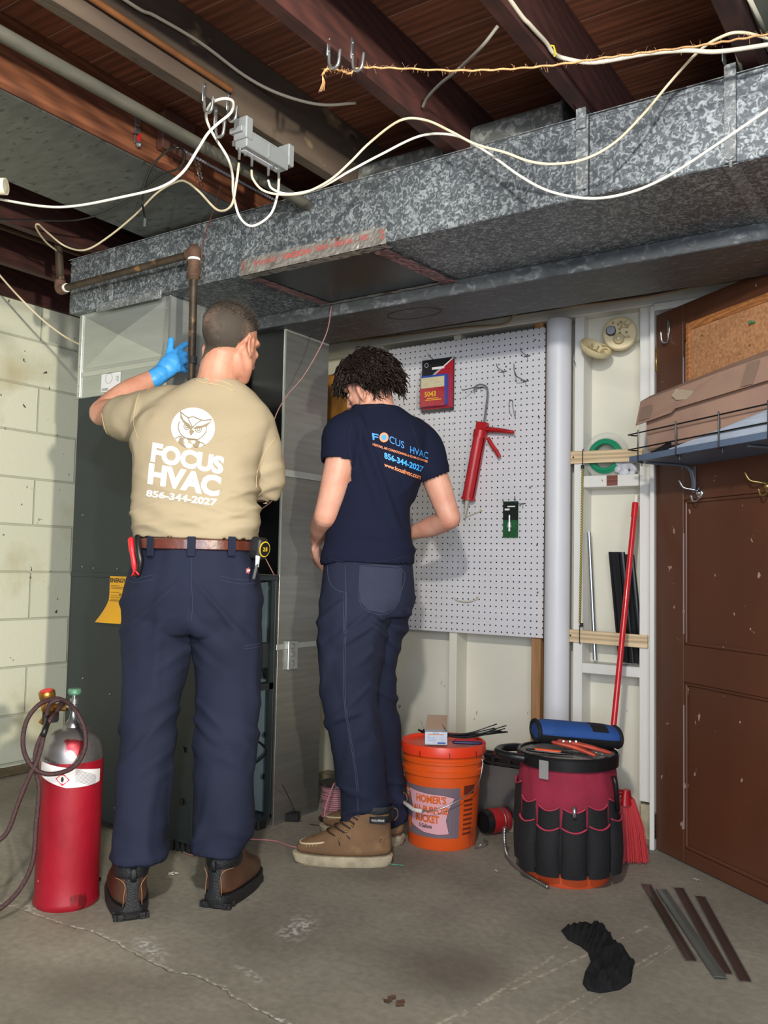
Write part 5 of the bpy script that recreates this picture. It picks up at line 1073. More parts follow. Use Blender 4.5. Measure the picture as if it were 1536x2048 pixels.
b_.tube(smooth_path(q, 6), .0022, 8); bail = obj('bail_handle', b_, STEEL, t, smooth=True)
b_ = MB(); b_.tube([bk(-1.02, .163, .037), bk(-.62, .148, .041), bk(-.42, .148, .042)], .0075, 10); obj('handle_grip', b_, mat('dirty_white_grip', '#d6cfc6', .6, 0, .2, 40), bail, smooth=True)
# things on the lid
LZ = .373
p0 = atd(872, 1485, dep(B0)-.06); p0 = V((p0.x, p0.y, LZ-.01)); u_ = HR.copy(); v_ = HF.copy()
t = thing('connector_box', 'small blue and white cardboard box with open kraft flaps on the bucket lid', 'box', p0)
WHB = mat('box_white_blue', '#c9d6e2', .5, 0, .1, 60)
def loc(a, b2, z): return p0+u_*a+v_*b2+V((0, 0, z))
RB = Matrix((u_, v_, V((0, 0, 1)))).transposed()
obj('box_body', MB().box(loc(0, .02, .026), (.082, .05, .046), RB), WHB, t)
obj('front_flap_print', MB().box(loc(-.002, -.0052, .040), (.060, .0005, .003), RB), mat('print_orange2', '#d98a4a', .5), t)
b_ = MB(); put_text(b_, 'Wire-Nut', loc(-.012, -.0055, .042), u_*.03, (0, 0, .005), 0, .01, .022)
for i in range(3):
    b_.box(loc(-.020, -.0053, .030-.006*i), (.03, .0003, .0008), RB)
b_.box(loc(.02, -.0053, .009), (.03, .0003, .006), RB); obj('blue_print', b_, mat('print_blue', '#2f63b0', .5), t)
b_ = MB(); KF = mat('kraft_flap', '#8f7460', .8)
b_.rings([[loc(-.038, .045, .049), loc(.041, .045, .049), loc(.041, .047, .049), loc(-.038, .047, .049)], [loc(-.030, .06, .100), loc(.046, .06, .100), loc(.046, .062, .100), loc(-.030, .062, .100)]]); obj('rear_flap', b_, KF, t)
b_ = MB(); b_.add([loc(-.041, 0, .049), loc(-.041, .045, .049), loc(-.058, .045, .085), loc(-.054, .0, .082)], [[0, 1, 2, 3]]); obj('left_flap', b_, KF, t)
b_ = MB(); b_.add([loc(.041, 0, .049), loc(.041, .045, .049), loc(.020, .040, .078)], [[0, 1, 2]]); obj('right_flap', b_, KF, t)
q0 = atd(832, 1466, dep(B0)+.0)
zt = []
BLKP = mat('black_nylon', '#131316', .4)
for i in range(12):
    a = atd(838+2*i, 1460+1.2*(i % 5), dep(B0)-.02+.006*(i % 4)); c_ = atd(930, 1458+2*(i % 4), dep(B0)-.01+.006*(i % 4)); e = atd(985+random.randint(0, 32), 1452+random.randint(-4, 14), dep(B0)+.01*(i % 3))
    zz = max(a.z, LZ+.003+.004*(i % 5)); a.z = zz; c_.z = LZ+.008+.004*(i % 5)
    o = single('cable_tie', MB().tube(smooth_path([a, c_, e], 4), .0021, 5), BLKP, 'black cable tie in the bundle sticking out over the orange lid', 'cable tie', a, True, group='black cable ties bundled on the bucket lid')
    obj('tie_head', MB().box(a, (.008, .006, .006), None, .001), BLKP, o)
# red handled plier on lid
a = B0+HR*.045-HF*.04+V((0, 0, LZ+.004)); t = thing('red_handled_tool', 'red handled tool lying behind the small box on the orange lid', 'tool', a)
b_ = MB(); b_.tube([a, a+HR*.06-HF*.01, a+HR*.10-HF*.005+V((0, 0, -.004))], [.010, .011, .008], 10, flat=.7, round_=True); obj('red_handle', b_, mat('red_rubber', '#b8222e', .4), t, smooth=True)
b_ = MB(); b_.tube([a+HR*-.01-HF*.03, a+HR*.05-HF*.035, a+HR*.085-HF*.035], [.008, .010, .009], 10, flat=.7, round_=True); obj('navy_handle', b_, mat('navy_rubber', '#27264f', .4), t, smooth=True)
# -------------------------------------------------------- tool bucket
T0 = V((-1.155, 2.862, 0)); aT = atan2((CAMP-T0).y, (CAMP-T0).x)
def tb(a, r, z): return T0+V((r*cos(aT+a), r*sin(aT+a), z))
t = thing('tool_bucket', 'orange bucket wearing a maroon and black pocketed tool organizer', 'tool bucket', T0)
b_ = MB(); b_.lathe([(.001, 0), (.136, 0), (.139, .006), (.150, .30), (.152, .355), (.001, .355)], T0, 56); obj('bucket_body', b_, mat('dull_orange_bucket', '#c84e26', .45, 0, .12, 10), t, smooth=35)
b_ = MB(); b_.torus(T0+V((0, 0, .052)), .1425, .0012, None, 64, 4); obj('white_print_line', b_, CW, t)
MAR = mat('maroon_canvas', '#8f1f38', .85, 0, .12, 14, bump=.15, bs=150); BCV = mat('black_canvas', '#101013', .8, 0, .2, 10, bump=.2, bs=160)
TRIM = mat('maroon_binding', '#a8324a', .8)
b_ = MB(); rs = []
for j in range(10):
    z = .15+.225*j/9; rs.append([tb(2*pi*i/72, .157+.010*sin(pi*j/9)+.0016*sin(7*i*.3+j)+.002*sin(i*.9), z) for i in range(72)])
b_.rings(rs, False, False); org = obj('maroon_wrap', b_, MAR, t, smooth=True)
b_ = MB(); b_.lathe([(.158, .372), (.168, .374), (.170, .408), (.165, .414), (.158, .414)], T0, 56, cap=False); b_.lathe([(.158, .372), (.158, .414)], T0, 56, cap=False); obj('lid_ring', b_, mat('black_plastic_rim', '#141417', .35), t, smooth=35)
b_ = MB(); pr = [(.158, .405)]
for i in range(14): pr += [(.150-.010*i, .407 if i % 2 else .404)]
pr += [(.001, .405)]; b_.lathe(pr, T0, 48, cap=False); obj('grey_seat_lid', b_, mat('dusty_grey_lid', '#827d78', .6, 0, .15, 9), t, smooth=False)
b_ = MB(); b_.tube(smooth_path([tb(-.95, .165, .395), tb(-1.15, .21, .398), tb(-1.35, .235, .40), tb(-1.6, .225, .402), tb(-1.8, .19, .402), tb(-1.9, .165, .40)], 6), .014, 10, flat=1.0); obj('side_handle', b_, mat('black_plastic_rim', '#141417', .35), t, smooth=True)
obj('clear_latch', MB().box(tb(-.45, .173, .375), (.004, .034, .06), Matrix.Rotation(aT-.45, 3, 'Z'), .002), mat('cloudy_latch', '#a8a6a4', .3, alpha=.6), t)
# pockets: a row of bulging pockets, each its own part with a binding
def pocket(a0, a1, z0, z1t, r0, bulge, dip):
    b_ = MB(); n = 12; rs = []
    for j in range(9):
        q = j/8; row = []
        for i in range(n+1):
            u = i/n; a = a0+(a1-a0)*u; top = z1t-dip*sin(pi*u); z = z0+(top-z0)*q
            row.append(tb(a, r0+bulge*sin(pi*u)**.6*(.35+.65*sin(pi*min(q*.8+.15, 1))), z))
        rs.append(row)
    b_.rings(rs, False, False, closed=False); top = rs[-1]
    back = [tb(a0+(a1-a0)*i/n, r0-.004, z1t-dip*sin(pi*i/n)-.004) for i in range(n+1)]
    b_.rings([rs[-1], back], False, False, closed=False)
    o = obj('pocket', b_, BCV, t, smooth=60)
    b2 = MB(); b2.tube([p+V((0, 0, .001)) for p in top], .0042, 6, flat=.6); obj('pocket_binding', b2, TRIM, o, smooth=True); return o
b_ = MB(); rs = []
for j in range(9):
    q = j/8; z = .045+.225*q; rs.append([tb(2*pi*i/72, (.150+.022*sin(pi*min(q*1.0+.15, 1)))*(1-.0), z+.008*sin(i*.55)) for i in range(72)])
b_.rings(rs, False, False); obj('black_skirt', b_, BCV, t, smooth=True)
W_ = [(-1.62, -1.10), (-1.05, -.62), (-.58, -.14), (-.10, .36), (.40, .86), (.90, 1.35)]
for i, (a0, a1) in enumerate(W_):
    zt_ = [.315, .275, .262, .262, .270, .285][i]
    pocket(a0, a1, .06, zt_, .168, .012, .014)
    if i: pocket(a0, a1, .045, zt_-.062 if i != 0 else zt_, .176, .018, .012)
single('black_screwdriver', MB().tube([tb(.95, .195, .25), tb(.92, .19, .34), tb(.90, .185, .36)], .008, 8), BLKP, 'long dark tool handle standing in the right pocket of the tool organizer', 'tool', tb(.9, .18, .25), True)
single('steel_bit', MB().tube([tb(.12, .190, .24), tb(.12, .184, .272)], .007, 8), STEEL, 'short steel bit standing in the middle pocket of the tool organizer', 'tool', tb(.12, .18, .25), True)
# blue tool roll lying on it
tb0 = T0+V((0, 0, .418))
c_ = atd(1152, 1478, dep(T0)+.03); c_.z = .462
BLU = mat('blue_canvas', '#1f4a8c', .75, 0, .1, 12, bump=.15, bs=140)
t = thing('blue_tool_bag', 'blue and black zipped tool pouch lying across the tool bucket lid', 'bag', c_)
ax_ = (HR*.97+HF*.12).normalized(); up = V((0, 0, 1)); ac = up.cross(ax_)
def bagpt(s_, a, k=1): 
    e = abs(s_)**8; return c_+ax_*(.142*s_)+ac*(cos(a)*.062*k*(1-.12*e))+up*(sin(a)*.040*k*(1-.15*e)-.012*s_)
b_ = MB(); rs = [[bagpt(-1+2*j/14, 2*pi*i/28, (.93+.07*min(1, 6*(1-abs(-1+2*j/14)))) ) for i in range(28)] for j in range(15)]
b_.rings(rs, True, True); obj('blue_top', b_, BLU, t, smooth=50)
b_ = MB()
rs = [[bagpt(-1.02+2.04*j/14, pi*1.03+pi*.94*i/14, 1.03) for i in range(15)] for j in range(15)]; b_.rings(rs, False, False, closed=False)
for s_ in (-1, 1): b_.tube([bagpt(s_*1.0, 2*pi*i/24, .97) for i in range(25)], .007, 6)
obj('black_base', b_, BCV, t, smooth=True)
b_ = MB(); rs = [[bagpt(.28+.40*j/5, pi*.42+pi*.42*i/8, 1.02) for i in range(9)] for j in range(6)]; b_.rings(rs, False, False, closed=False); obj('black_patch', b_, BCV, t, smooth=True)
# knife
p1, p2 = atd(1068, 1494, dep(T0)-.08), atd(1118, 1508, dep(T0)-.10); p1.z = .425; p2.z = .422
t = thing('utility_knife', 'orange and black utility knife lying on the grey bucket lid', 'knife', p1)
obj('knife_body', MB().tube([p1+(p1-p2).normalized()*.02, p1, p2, p2+(p2-p1)*.5], [.008, .011, .011, .006], 10, flat=.6, round_=True), BLKP, t, smooth=True)
obj('orange_inlay', MB().tube([p1*.9+p2*.1+V((0, 0, .003)), p2+V((0, 0, .003))]+[], .0095, 10, flat=.6, round_=True), mat('knife_orange', '#e0562a', .5), t, smooth=True)
# pvc cutter
def tz(x, y, z, off=0): p = atd(x, y, dep(T0)+off); p.z = z; return p
OR2 = mat('worn_orange_red', '#b8452f', .5, .1, .3, 25)
t = thing('pipe_cutter_pliers', 'orange red ratchet pipe cutter lying over the edge of the bucket lid', 'pliers', tz(1150, 1505, .44, -.1))
b_ = MB(); b_.tube(smooth_path([tz(1108, 1483, .452, -.08), tz(1130, 1490, .447, -.09), tz(1152, 1503, .44, -.10), tz(1175, 1525, .43, -.12), tz(1188, 1541, .424, -.13)], 3), [.009, .011, .013, .014, .014, .013, .013, .012, .011, .010, .010, .009, .008], 10, flat=.65, round_=True); obj('lower_handle', b_, OR2, t, smooth=True)
b_ = MB(); b_.tube(smooth_path([tz(1120, 1482, .455, -.07), tz(1150, 1490, .452, -.09), tz(1185, 1505, .443, -.11), tz(1220, 1525, .43, -.12)], 4), [.010]*4+[.012]*5+[.010]*3+[.007], 10, flat=.65, round_=True); obj('upper_handle', b_, OR2, t, smooth=True)
b_ = MB()
for (x, y) in ((1127, 1486), (1140, 1490), (1152, 1492)): b_.ball(tz(x, y, .458, -.095), .006, n=8)
obj('pivot_bolts', b_, STEEL, t)
b_ = MB(); b_.tube(smooth_path([tz(1188, 1541, .422, -.13), tz(1200, 1547, .418, -.13), tz(1209, 1542, .42, -.13), tz(1205, 1530, .424, -.12), tz(1190, 1529, .43, -.12)], 4), .0014, 6); obj('wire_catch', b_, STEEL, t, smooth=True)
# flexible metal whip
yf = on(1014, 1716, 2, .009).y; b_ = MB(); q = smooth_path([on(1009, 1655, 1, yf-.03), on(1009, 1682, 1, yf-.02), on(1014, 1708, 1, yf-.01), on(1032, 1732, 2, .010), on(1064, 1755, 2, .009), on(1096, 1774, 2, .009)], 34)
b_.tube(q, [.0072 if i % 4 < 2 else .0056 for i in range(len(q))], 8)
single('flexible_metal_conduit', b_, mat('spiral_steel', '#aaa9a6', .3, .9), 'short spiral flexible metal conduit curving on the floor in front of the tool bucket', 'conduit', q[-1], True)
# broom
bt = W(1271, 1006, 3.30); bb = V((-1.068, 3.15, .30)); 
bb = on(1226, 1462, 1, 3.12)
dirb = (bb-bt).normalized(); be = bt+dirb*((bt.z-.24)/-dirb.z)
t = thing('broom', 'red handled broom with red bristles leaning in the corner behind the tool bucket', 'broom', V((be.x, be.y, 0)))
obj('broom_handle', MB().tube([bt, be], .0105, 16), mat('glossy_red_handle', '#c4161f', .3, coat=.3), t, smooth=40, label='glossy red handle')
obj('handle_tip', MB().tube([bt-dirb*.03, bt-dirb*.002], [.006, .0085], 12), mat('white_tip', '#e8e0d0', .4), t, smooth=40)
obj('handle_sleeve', MB().tube([bt, bt+dirb*.055], .0125, 16), mat('glossy_red_handle', '#c4161f', .3, coat=.3), t, smooth=40)
fl = on(1262, 1722, 2, 0.01); hd = V((fl.x-.02, fl.y+.01, .22))
b_ = MB(); b_.tube([be, hd+V((0, 0, .02))], .0105, 12); b_.tube([hd+V((0, 0, .03)), hd+V((0, 0, -.02))], [.02, .035], 14, flat=.6); obj('bristle_cap', b_, mat('broom_red_cap', '#a8141c', .4), t, smooth=40)
b_ = MB()
for i in range(420):
    a = random.uniform(-1, 1); c2 = random.uniform(-1, 1); tp_ = hd+HR*(.026*a)+HF*(.014*c2); bt_ = V((hd.x, hd.y, 0))+HR*(.062*a+.012)+HF*(.035*c2)+V((0, 0, .004+.01*random.random()))
    m2 = (tp_+bt_)/2+HR*(.01*a); b_.tube([tp_, m2, bt_], .0012, 3)
obj('bristles', b_, mat('red_bristles', '#b0161d', .5), t, kind='stuff')
# things behind the buckets
pm = on(985, 1668, 2, .0); pm = V((pm.x, pm.y, .05))
t = thing('red_power_tool', 'small red and black round tool lying between the two buckets', 'tool', V((pm.x, pm.y, 0)))
fx = (HR*-.85-HF*.5).normalized()
obj('tool_body', MB().tube([pm-fx*.06, pm+fx*.02], [.045, .047], 24), mat('tool_red', '#a31a22', .4), t, smooth=40)
obj('tool_face', MB().tube([pm+fx*.02, pm+fx*.045], [.046, .040], 24), BLKP, t, smooth=40)
b_ = MB(); b_.torus(pm-fx*.045, .042, .004, fx.to_track_quat('Z', 'Y').to_matrix(), 24, 6); b_.torus(pm-fx*.03, .045, .002, fx.to_track_quat('Z', 'Y').to_matrix(), 24, 6); obj('wire_coil', b_, STEEL, t, smooth=True)
single('grey_metal_sheet', MB().box((-1.60, 3.215, .14), (.24, .004, .19), Matrix.Rotation(.05, 3, 'Z'), .001), mat('grey_sheet', '#6f6c69', .5, .4, .15, 8), 'square grey metal sheet leaning against the wall behind the orange bucket', 'metal sheet', (-1.62, 3.22, .045))
t = thing('black_crate', 'black ribbed plastic crate against the wall behind the buckets', 'crate', (-1.52, 3.27, .0))
b_ = MB()
KX = on(960, 1500, 1, 3.24).x-.03; b_.b2(-1.70, -1.40, 3.24, 3.325, .03, .045)
for i in range(9): b_.b2(-1.70, -1.40, 3.238, 3.246, .05+.026*i, .062+.026*i, .002)
for i in range(5): b_.b2(-1.70+.072*i, -1.69+.072*i, 3.236, 3.248, .03, .275)
b_.b2(-1.70, -1.40, 3.31, 3.32, .03, .27); obj('crate_ribs', b_, mat('crate_black', '#262122', .5), t)
b_ = MB(); b_.b2(-1.75, -1.35, 3.17, 3.31, .0, .045, .004); single('low_timber', b_, mat('dusty_timber', '#837a68', .9, 0, .2, 9), 'dusty timber block lying along the foot of the wall behind the bucket', 'timber', (-1.55, 3.24, 0))
single('black_power_adapter', MB().box(on(575, 1632, 2, .018), (.10, .045, .032), Matrix.Rotation(.5, 3, 'Z'), .004), BLKP, 'black box with cords lying on the floor beside the furnace', 'adapter', on(575, 1632, 2, 0))
# spool of wire
S0 = V((-2.15, 2.905, 0)); PK = mat('pink_wire_insulation', '#b0797f', .45, 0, .12, 30)
t = thing('wire_spool', 'black spool wound with pink thermostat wire on the floor behind the younger man', 'spool', S0)
b_ = MB(); b_.lathe([(.001, 0), (.072, 0), (.074, .006), (.03, .007), (.03, .140), (.074, .141), (.072, .148), (.001, .148)], S0, 36); obj('spool_core', b_, BLKP, t, smooth=30)
b_ = MB(); hx = []
for i in range(16*28): a = i*2*pi/28; hx.append(S0+V(((.057+.004*sin(i*.05))*cos(a), (.057+.004*sin(i*.05))*sin(a), .012+.0078*i/28)))
b_.tube(hx, .0044, 6); obj('wound_wire', b_, PK, t, smooth=True)
q = smooth_path([S0+V((.03, -.05, .13)), atd(668, 1568, dep(S0)-.10), atd(650, 1620, dep(S0)-.16), atd(650, 1660, dep(S0)-.22), on(640, 1690, 2, .004), on(590, 1694, 2, .004), on(550, 1682, 2, .004), on(500, 1678, 2, .004)], 8)
cable('pink_wire', q, .003, PK, 'pink wire running from the spool along the floor to the furnace', 'wire')
FW = mat('mauve_wire', '#8c6460', .5)
cable('floor_wire', smooth_path([on(325, 1660, 2, .06), on(350, 1670, 2, .02), on(385, 1672, 2, .012), on(400, 1655, 2, .03)], 6), .0028, FW, 'pinkish wire on the floor between the legs of the man in tan', 'wire')
cable('floor_wire', smooth_path([on(330, 1668, 2, .05), on(350, 1690, 2, .01), on(375, 1708, 2, .004), on(400, 1712, 2, .004)], 6), .0028, FW, 'second pinkish wire curving lower between the legs of the man in tan', 'wire')
cable('floor_wire', smooth_path([on(562, 1600, 2, .02), on(590, 1615, 2, .004), on(630, 1605, 2, .004), on(650, 1600, 2, .004)], 6), .0022, FW, 'thin wire on the floor between the furnace and the spool', 'wire')
cable('floor_wire', smooth_path([on(565, 1570, 2, .2), on(580, 1600, 2, .1), on(600, 1640, 2, .004), on(630, 1650, 2, .003), on(650, 1648, 2, .003)], 6), .0015, BLKC, 'thin black wire curling on the floor by the black adapter', 'wire')
cable('green_wire_offcut', smooth_path([on(772, 1727, 2, .003), on(790, 1729, 2, .003), on(808, 1731, 2, .003)], 4), .0016, mat('green_wire', '#4f9c7a', .4), 'short green wire offcut on the floor by the tan work boot', 'wire')
b_ = MB(); q = smooth_path([on(950, 1695, 2, .006), on(965, 1688, 2, .02), on(975, 1684, 2, .012), on(968, 1680, 2, .006)], 5); b_.tube(q, .003, 6)
single('small_metal_clip', b_, STEEL, 'small wire clip on the floor at the foot of the orange bucket', 'clip', q[0], True)
# metal strips
SM = mat('brown_metal_strip', '#4e3d38', .4, .3, .12, 6); SG = mat('grey_metal_strip', '#6b706c', .4, .4, .12, 6)
def mstrip(pts, wd, m_, lab, z, tw=0, end=0):
    A = on(*pts[0], 2, z); B = on(*pts[1], 2, z); d = (B-A).normalized(); s_ = V((-d.y, d.x, 0))*wd/2; b_ = MB(); rs = []
    for i in range(13):
        q = i/12; c = A+(B-A)*q; lift = tw*sin(pi*q)
        rs.append([c-s_+V((0, 0, lift)), c+s_+V((0, 0, 0)), c+s_+V((0, 0, .0015)), c+V((0, 0, .003+lift*.5)), c-s_+V((0, 0, .0015+lift))])
    b_.rings(rs); o = single('metal_strip', b_, m_, lab, 'metal strip', A)
    b2 = MB(); c = B-d*.006
    for k_ in (-1, 1): b2.tube([A+s_*k_*.98+V((0, 0, .003)), B+s_*k_*.98+V((0, 0, .003))], .0018, 5)
    obj('folded_edge', b2, SG, o); return o
mstrip([(1292, 1770), (1382, 1922)], .030, SM, 'brown metal strip on the floor, leftmost of the four, twisted at its far end', .001, .010)
mstrip([(1322, 1780), (1440, 1955)], .031, SG, 'grey metal strip on the floor lying across the brown ones', .007)
mstrip([(1357, 1777), (1452, 1948)], .031, SM, 'brown metal strip on the floor with its near end under the grey strip', .001)
mstrip([(1400, 1794), (1490, 1963)], .031, SM, 'brown metal strip on the floor, rightmost of the four', .001)
# black rag
poly = [(1122, 1862), (1135, 1853), (1160, 1856), (1172, 1849), (1200, 1848), (1212, 1862), (1225, 1880), (1250, 1905), (1270, 1925), (1266, 1938), (1255, 1945), (1262, 1965), (1240, 1980), (1215, 1985), (1200, 1987), (1175, 1982), (1165, 1968), (1170, 1945), (1182, 1925), (1175, 1905), (1160, 1893), (1135, 1880)]
b_ = MB(); cxy = (1205, 1915)
def rag(x, y):
    p = on(x, y, 2, 0); q = 1e9
    for i in range(len(poly)):
        a, c = poly[i], poly[(i+1) % len(poly)]; ab = V((c[0]-a[0], c[1]-a[1])); ap = V((x-a[0], y-a[1])); tt = max(0, min(1, ap.dot(ab)/ab.dot(ab))); q = min(q, (ap-ab*tt).length)
    h = min(q/22, 1)**.5; nn_ = noise.noise(V((x*.04, y*.05, 3)))*.5+abs(noise.noise(V((x*.07+y*.05, y*.02, 9))))
    return V((p.x, p.y, .002+h*(.014+.050*nn_)))
drape_faces(b_, poly, [list(range(len(poly)))], rag, 0, 7)
RAG = fold_bump(mat('black_cloth', '#101013', .9, 0, .3, 20, bump=.2, bs=200, spec=.35), 16, .8, .02, (1, 1, 1))
r_ = single('black_rag', b_, RAG, 'crumpled black cloth lying on the concrete floor in the foreground', 'rag', on(1200, 1920, 2, 0), True)
bm = bmesh.new(); bm.from_mesh(r_.data); e = [x for x in bm.edges if x.is_boundary]; 
ret = bmesh.ops.extrude_edge_only(bm, edges=e)
for v in [g for g in ret['geom'] if isinstance(g, bmesh.types.BMVert)]: v.co.z = -.0005+.0
bm.to_mesh(r_.data); bm.free()
# debris
for (x, y, s_, lab, c_) in ((790, 2004, .020, 'curled dry brown leaf on the floor at the bottom centre', '#4d3524'), (1393, 1760, .008, 'tiny metal scrap on the floor near the door', '#9a9a9a'), (992, 1742, .008, 'pale paper scrap on the floor between the buckets', '#a89f90'), (345, 1748, .012, 'small pale scrap on the floor between the boots', '#b8b4a8')):
    b_ = MB(); p_ = on(x, y, 2, .004)
    for i in range(5): b_.box(p_+V((random.uniform(-1, 1)*s_, random.uniform(-1, 1)*s_*.6, .001*i)), (s_, s_*.35, .0015), Matrix.Rotation(random.random()*3, 3, 'Z') @ Matrix.Rotation(.5, 3, 'X'))
    single('floor_scrap', b_, mat('scrap'+c_, c_, .8), lab, 'scrap', on(x, y, 2, 0))
# ================================================================ PEOPLE
def sellipse(c, ax, ay, n=28, e=2.3):
    out = []
    for i in range(n):
        t = 2*pi*i/n; ct, st = cos(t), sin(t)
        out.append(c+ax*(abs(ct)**(2/e)*(1 if ct >= 0 else -1))+ay*(abs(st)**(2/e)*(1 if st >= 0 else -1)))
    return out
def loft(mb, D, st, e=2.3, yaw=0.0, n=28):
    """stations (px, py, off, halfwidth_px, halfdepth_m): a tapering body of near-horizontal rings"""
    rs = []
    a = Matrix.Rotation(yaw, 3, 'Z')
    for (x, y, o, hw, hd) in st:
        c = atd(x, y, D+o); s = hw*(D+o)/F
        rs.append(sellipse(c, HR*s, HF*hd, n, e))
    mb.rings(rs, True, True); return mb
def limb(mb, pts, rad, n=18, sub=4, flat=1.0, up=None):
    q = smooth_path(pts, sub); k = len(pts)-1; r = []
    for i in range(len(q)):
        t = i/sub; j = min(int(t), k-1); u = t-j; u = u*u*(3-2*u); r.append(rad[j]*(1-u)+rad[j+1]*u)
    mb.tube(q, r, n, round_=True, flat=flat, up=up); return mb
def fuse(name, mb, vox, smooth_it=2, fac=.5):
    """one continuous skin over overlapping volumes (voxel remesh), then relaxed"""
    me = bpy.data.meshes.new('tmp'); me.from_pydata(mb.v, [], mb.f); 
    bm = bmesh.new(); bm.from_mesh(me); bmesh.ops.recalc_face_normals(bm, faces=bm.faces[:]); bm.to_mesh(me); bm.free()
    o = bpy.data.objects.new('tmp', me); COL.objects.link(o)
    md = o.modifiers.new('r', 'REMESH'); md.mode = 'VOXEL'; md.voxel_size = vox
    dg = bpy.context.evaluated_depsgraph_get(); out = bpy.data.meshes.new_from_object(o.evaluated_get(dg))
    bpy.data.objects.remove(o); bpy.data.meshes.remove(me); out.name = name
    bm = bmesh.new(); bm.from_mesh(out)
    for _ in range(smooth_it): bmesh.ops.smooth_vert(bm, verts=bm.verts[:], factor=fac, use_axis_x=True, use_axis_y=True, use_axis_z=True)
    bm.normal_update(); return bm
def finish(name, bm, mats, parent, disp=None, cut=None, label=None, thick=0):
    if disp:
        bm.normal_update(); mv = [(v, v.normal.copy(), disp(v.co, v.normal)) for v in bm.verts]
        for v, n_, d in mv: v.co += n_*d
    if cut:
        bm.normal_update(); kill = [f for f in bm.faces if cut(f.calc_center_median(), f.normal)]
        bmesh.ops.delete(bm, geom=kill, context='FACES')
    base = worldloc(parent)
    for v in bm.verts: v.co -= base
    for f in bm.faces: f.smooth = True
    me = bpy.data.meshes.new(name); bm.to_mesh(me); bm.free()
    for x in (mats if isinstance(mats, list) else [mats]): me.materials.append(x)
    o = bpy.data.objects.new(name, me); COL.objects.link(o); o.parent = parent
    if thick: s = o.modifiers.new('s', 'SOLIDIFY'); s.thickness = thick; s.offset = -1
    if label: o['label'] = label
    return o
def nz(p, a, b, c, s=0): return noise.noise(V((p.x*a+s, p.y*b+s*1.7, p.z*c+s*.3)))
def ridge(p, a, b, c, s=0):
    r_ = max(0, 1-3.2*abs(noise.noise(V((p.x*a+s, p.y*b+s*1.7, p.z*c+s*.3))))); return r_*r_*(3-2*r_)
def skin_mat(name, col, red):
    m = mat(name, col, .5, 0, 0, 14, col2=red, bump=.06, bs=120, spec=.35)
    b = m.node_tree.nodes['Principled BSDF']; b.inputs['Subsurface Weight'].default_value = .12; b.inputs['Subsurface Radius'].default_value = (.02, .008, .005); b.inputs['Subsurface Scale'].default_value = .5
    return m
SK1 = skin_mat('skin_tanned', '#c8957c', '#b87e68'); SK2 = skin_mat('skin_fair', '#cf9d89', '#c28874')
def head(mb, c, f, u, s=1.0):
    """c centre, f facing, u up; adds cranium, face, jaw, nose, brow, lips, ears"""
    f = V(f).normalized(); u = (V(u)-f*V(u).dot(f)).normalized(); r = f.cross(u).normalized()
    R_ = Matrix((r, f, u)).transposed()
    L = lambda x, y, z: c+R_ @ V((x*s, y*s, z*s))
    mb.ball(L(0, -.012, .028), (.0755*s, .097*s, .088*s), R_, 28); mb.ball(L(0, .030, -.030), (.062*s, .064*s, .082*s), R_, 24)
    mb.ball(L(0, .058, -.096), (.030*s, .026*s, .020*s), R_, 16)
    for k in (-1, 1):
        limb(mb, [L(.058*k, -.002, -.045), L(.050*k, .026, -.078), L(.016*k, .062, -.100)], [.018*s, .018*s, .018*s], 10, 3)
        limb(mb, [L(.012*k, .088, .018), L(.04*k, .078, .020), L(.056*k, .052, .012)], [.010*s, .011*s, .010*s], 8, 3)
        mb.ball(L(.042*k, .062, -.022), (.018*s, .016*s, .016*s), R_, 12)
        # ear: helix ring and lobe
        e = L(.0745*k, -.006, -.030); er = [e+R_ @ V((k*s*(.004+.006*abs(sin(a/2))), s*(.016*cos(a)-.004), s*(.030*sin(a)+.003))) for a in [2*pi*i/14 for i in range(15)]]
        mb.tube(er, .0050*s, 8, cap=False); mb.ball(e+R_ @ V((k*.001, -.002, 0)), (.006*s, .014*s, .026*s), R_, 12); mb.ball(e+R_ @ V((k*.002, .004, -.026)), (.006*s, .008*s, .010*s), R_, 10)
    limb(mb, [L(0, .094, .012), L(0, .108, -.014), L(0, .116, -.034)], [.008*s, .009*s, .012*s], 10, 3)
    for k in (-1, 1): mb.ball(L(.011*k, .106, -.037), (.008*s, .010*s, .007*s), R_, 10)
    limb(mb, [L(-.02, .088, -.062), L(0, .096, -.060), L(.02, .088, -.062)], [.005*s, .007*s, .005*s], 8, 3)
    limb(mb, [L(-.018, .086, -.071), L(0, .093, -.072), L(.018, .086, -.071)], [.005*s, .0075*s, .005*s], 8, 3)
    return L, R_
def eyes(parent, L, R_):
    for k in (-1, 1):
        e = MB(); e.ball(L(.031*k, .0725, -.004), (.0125, .0125, .009), R_, 14); o = obj('eye', e, mat('eye_white', '#d8d2cc', .25), parent, smooth=True)
        e = MB(); e.ball(L(.031*k, .084, -.004), (.0055, .002, .0055), R_, 10); obj('iris', e, mat('iris_brown', '#3a2a1e', .2), o, smooth=True)
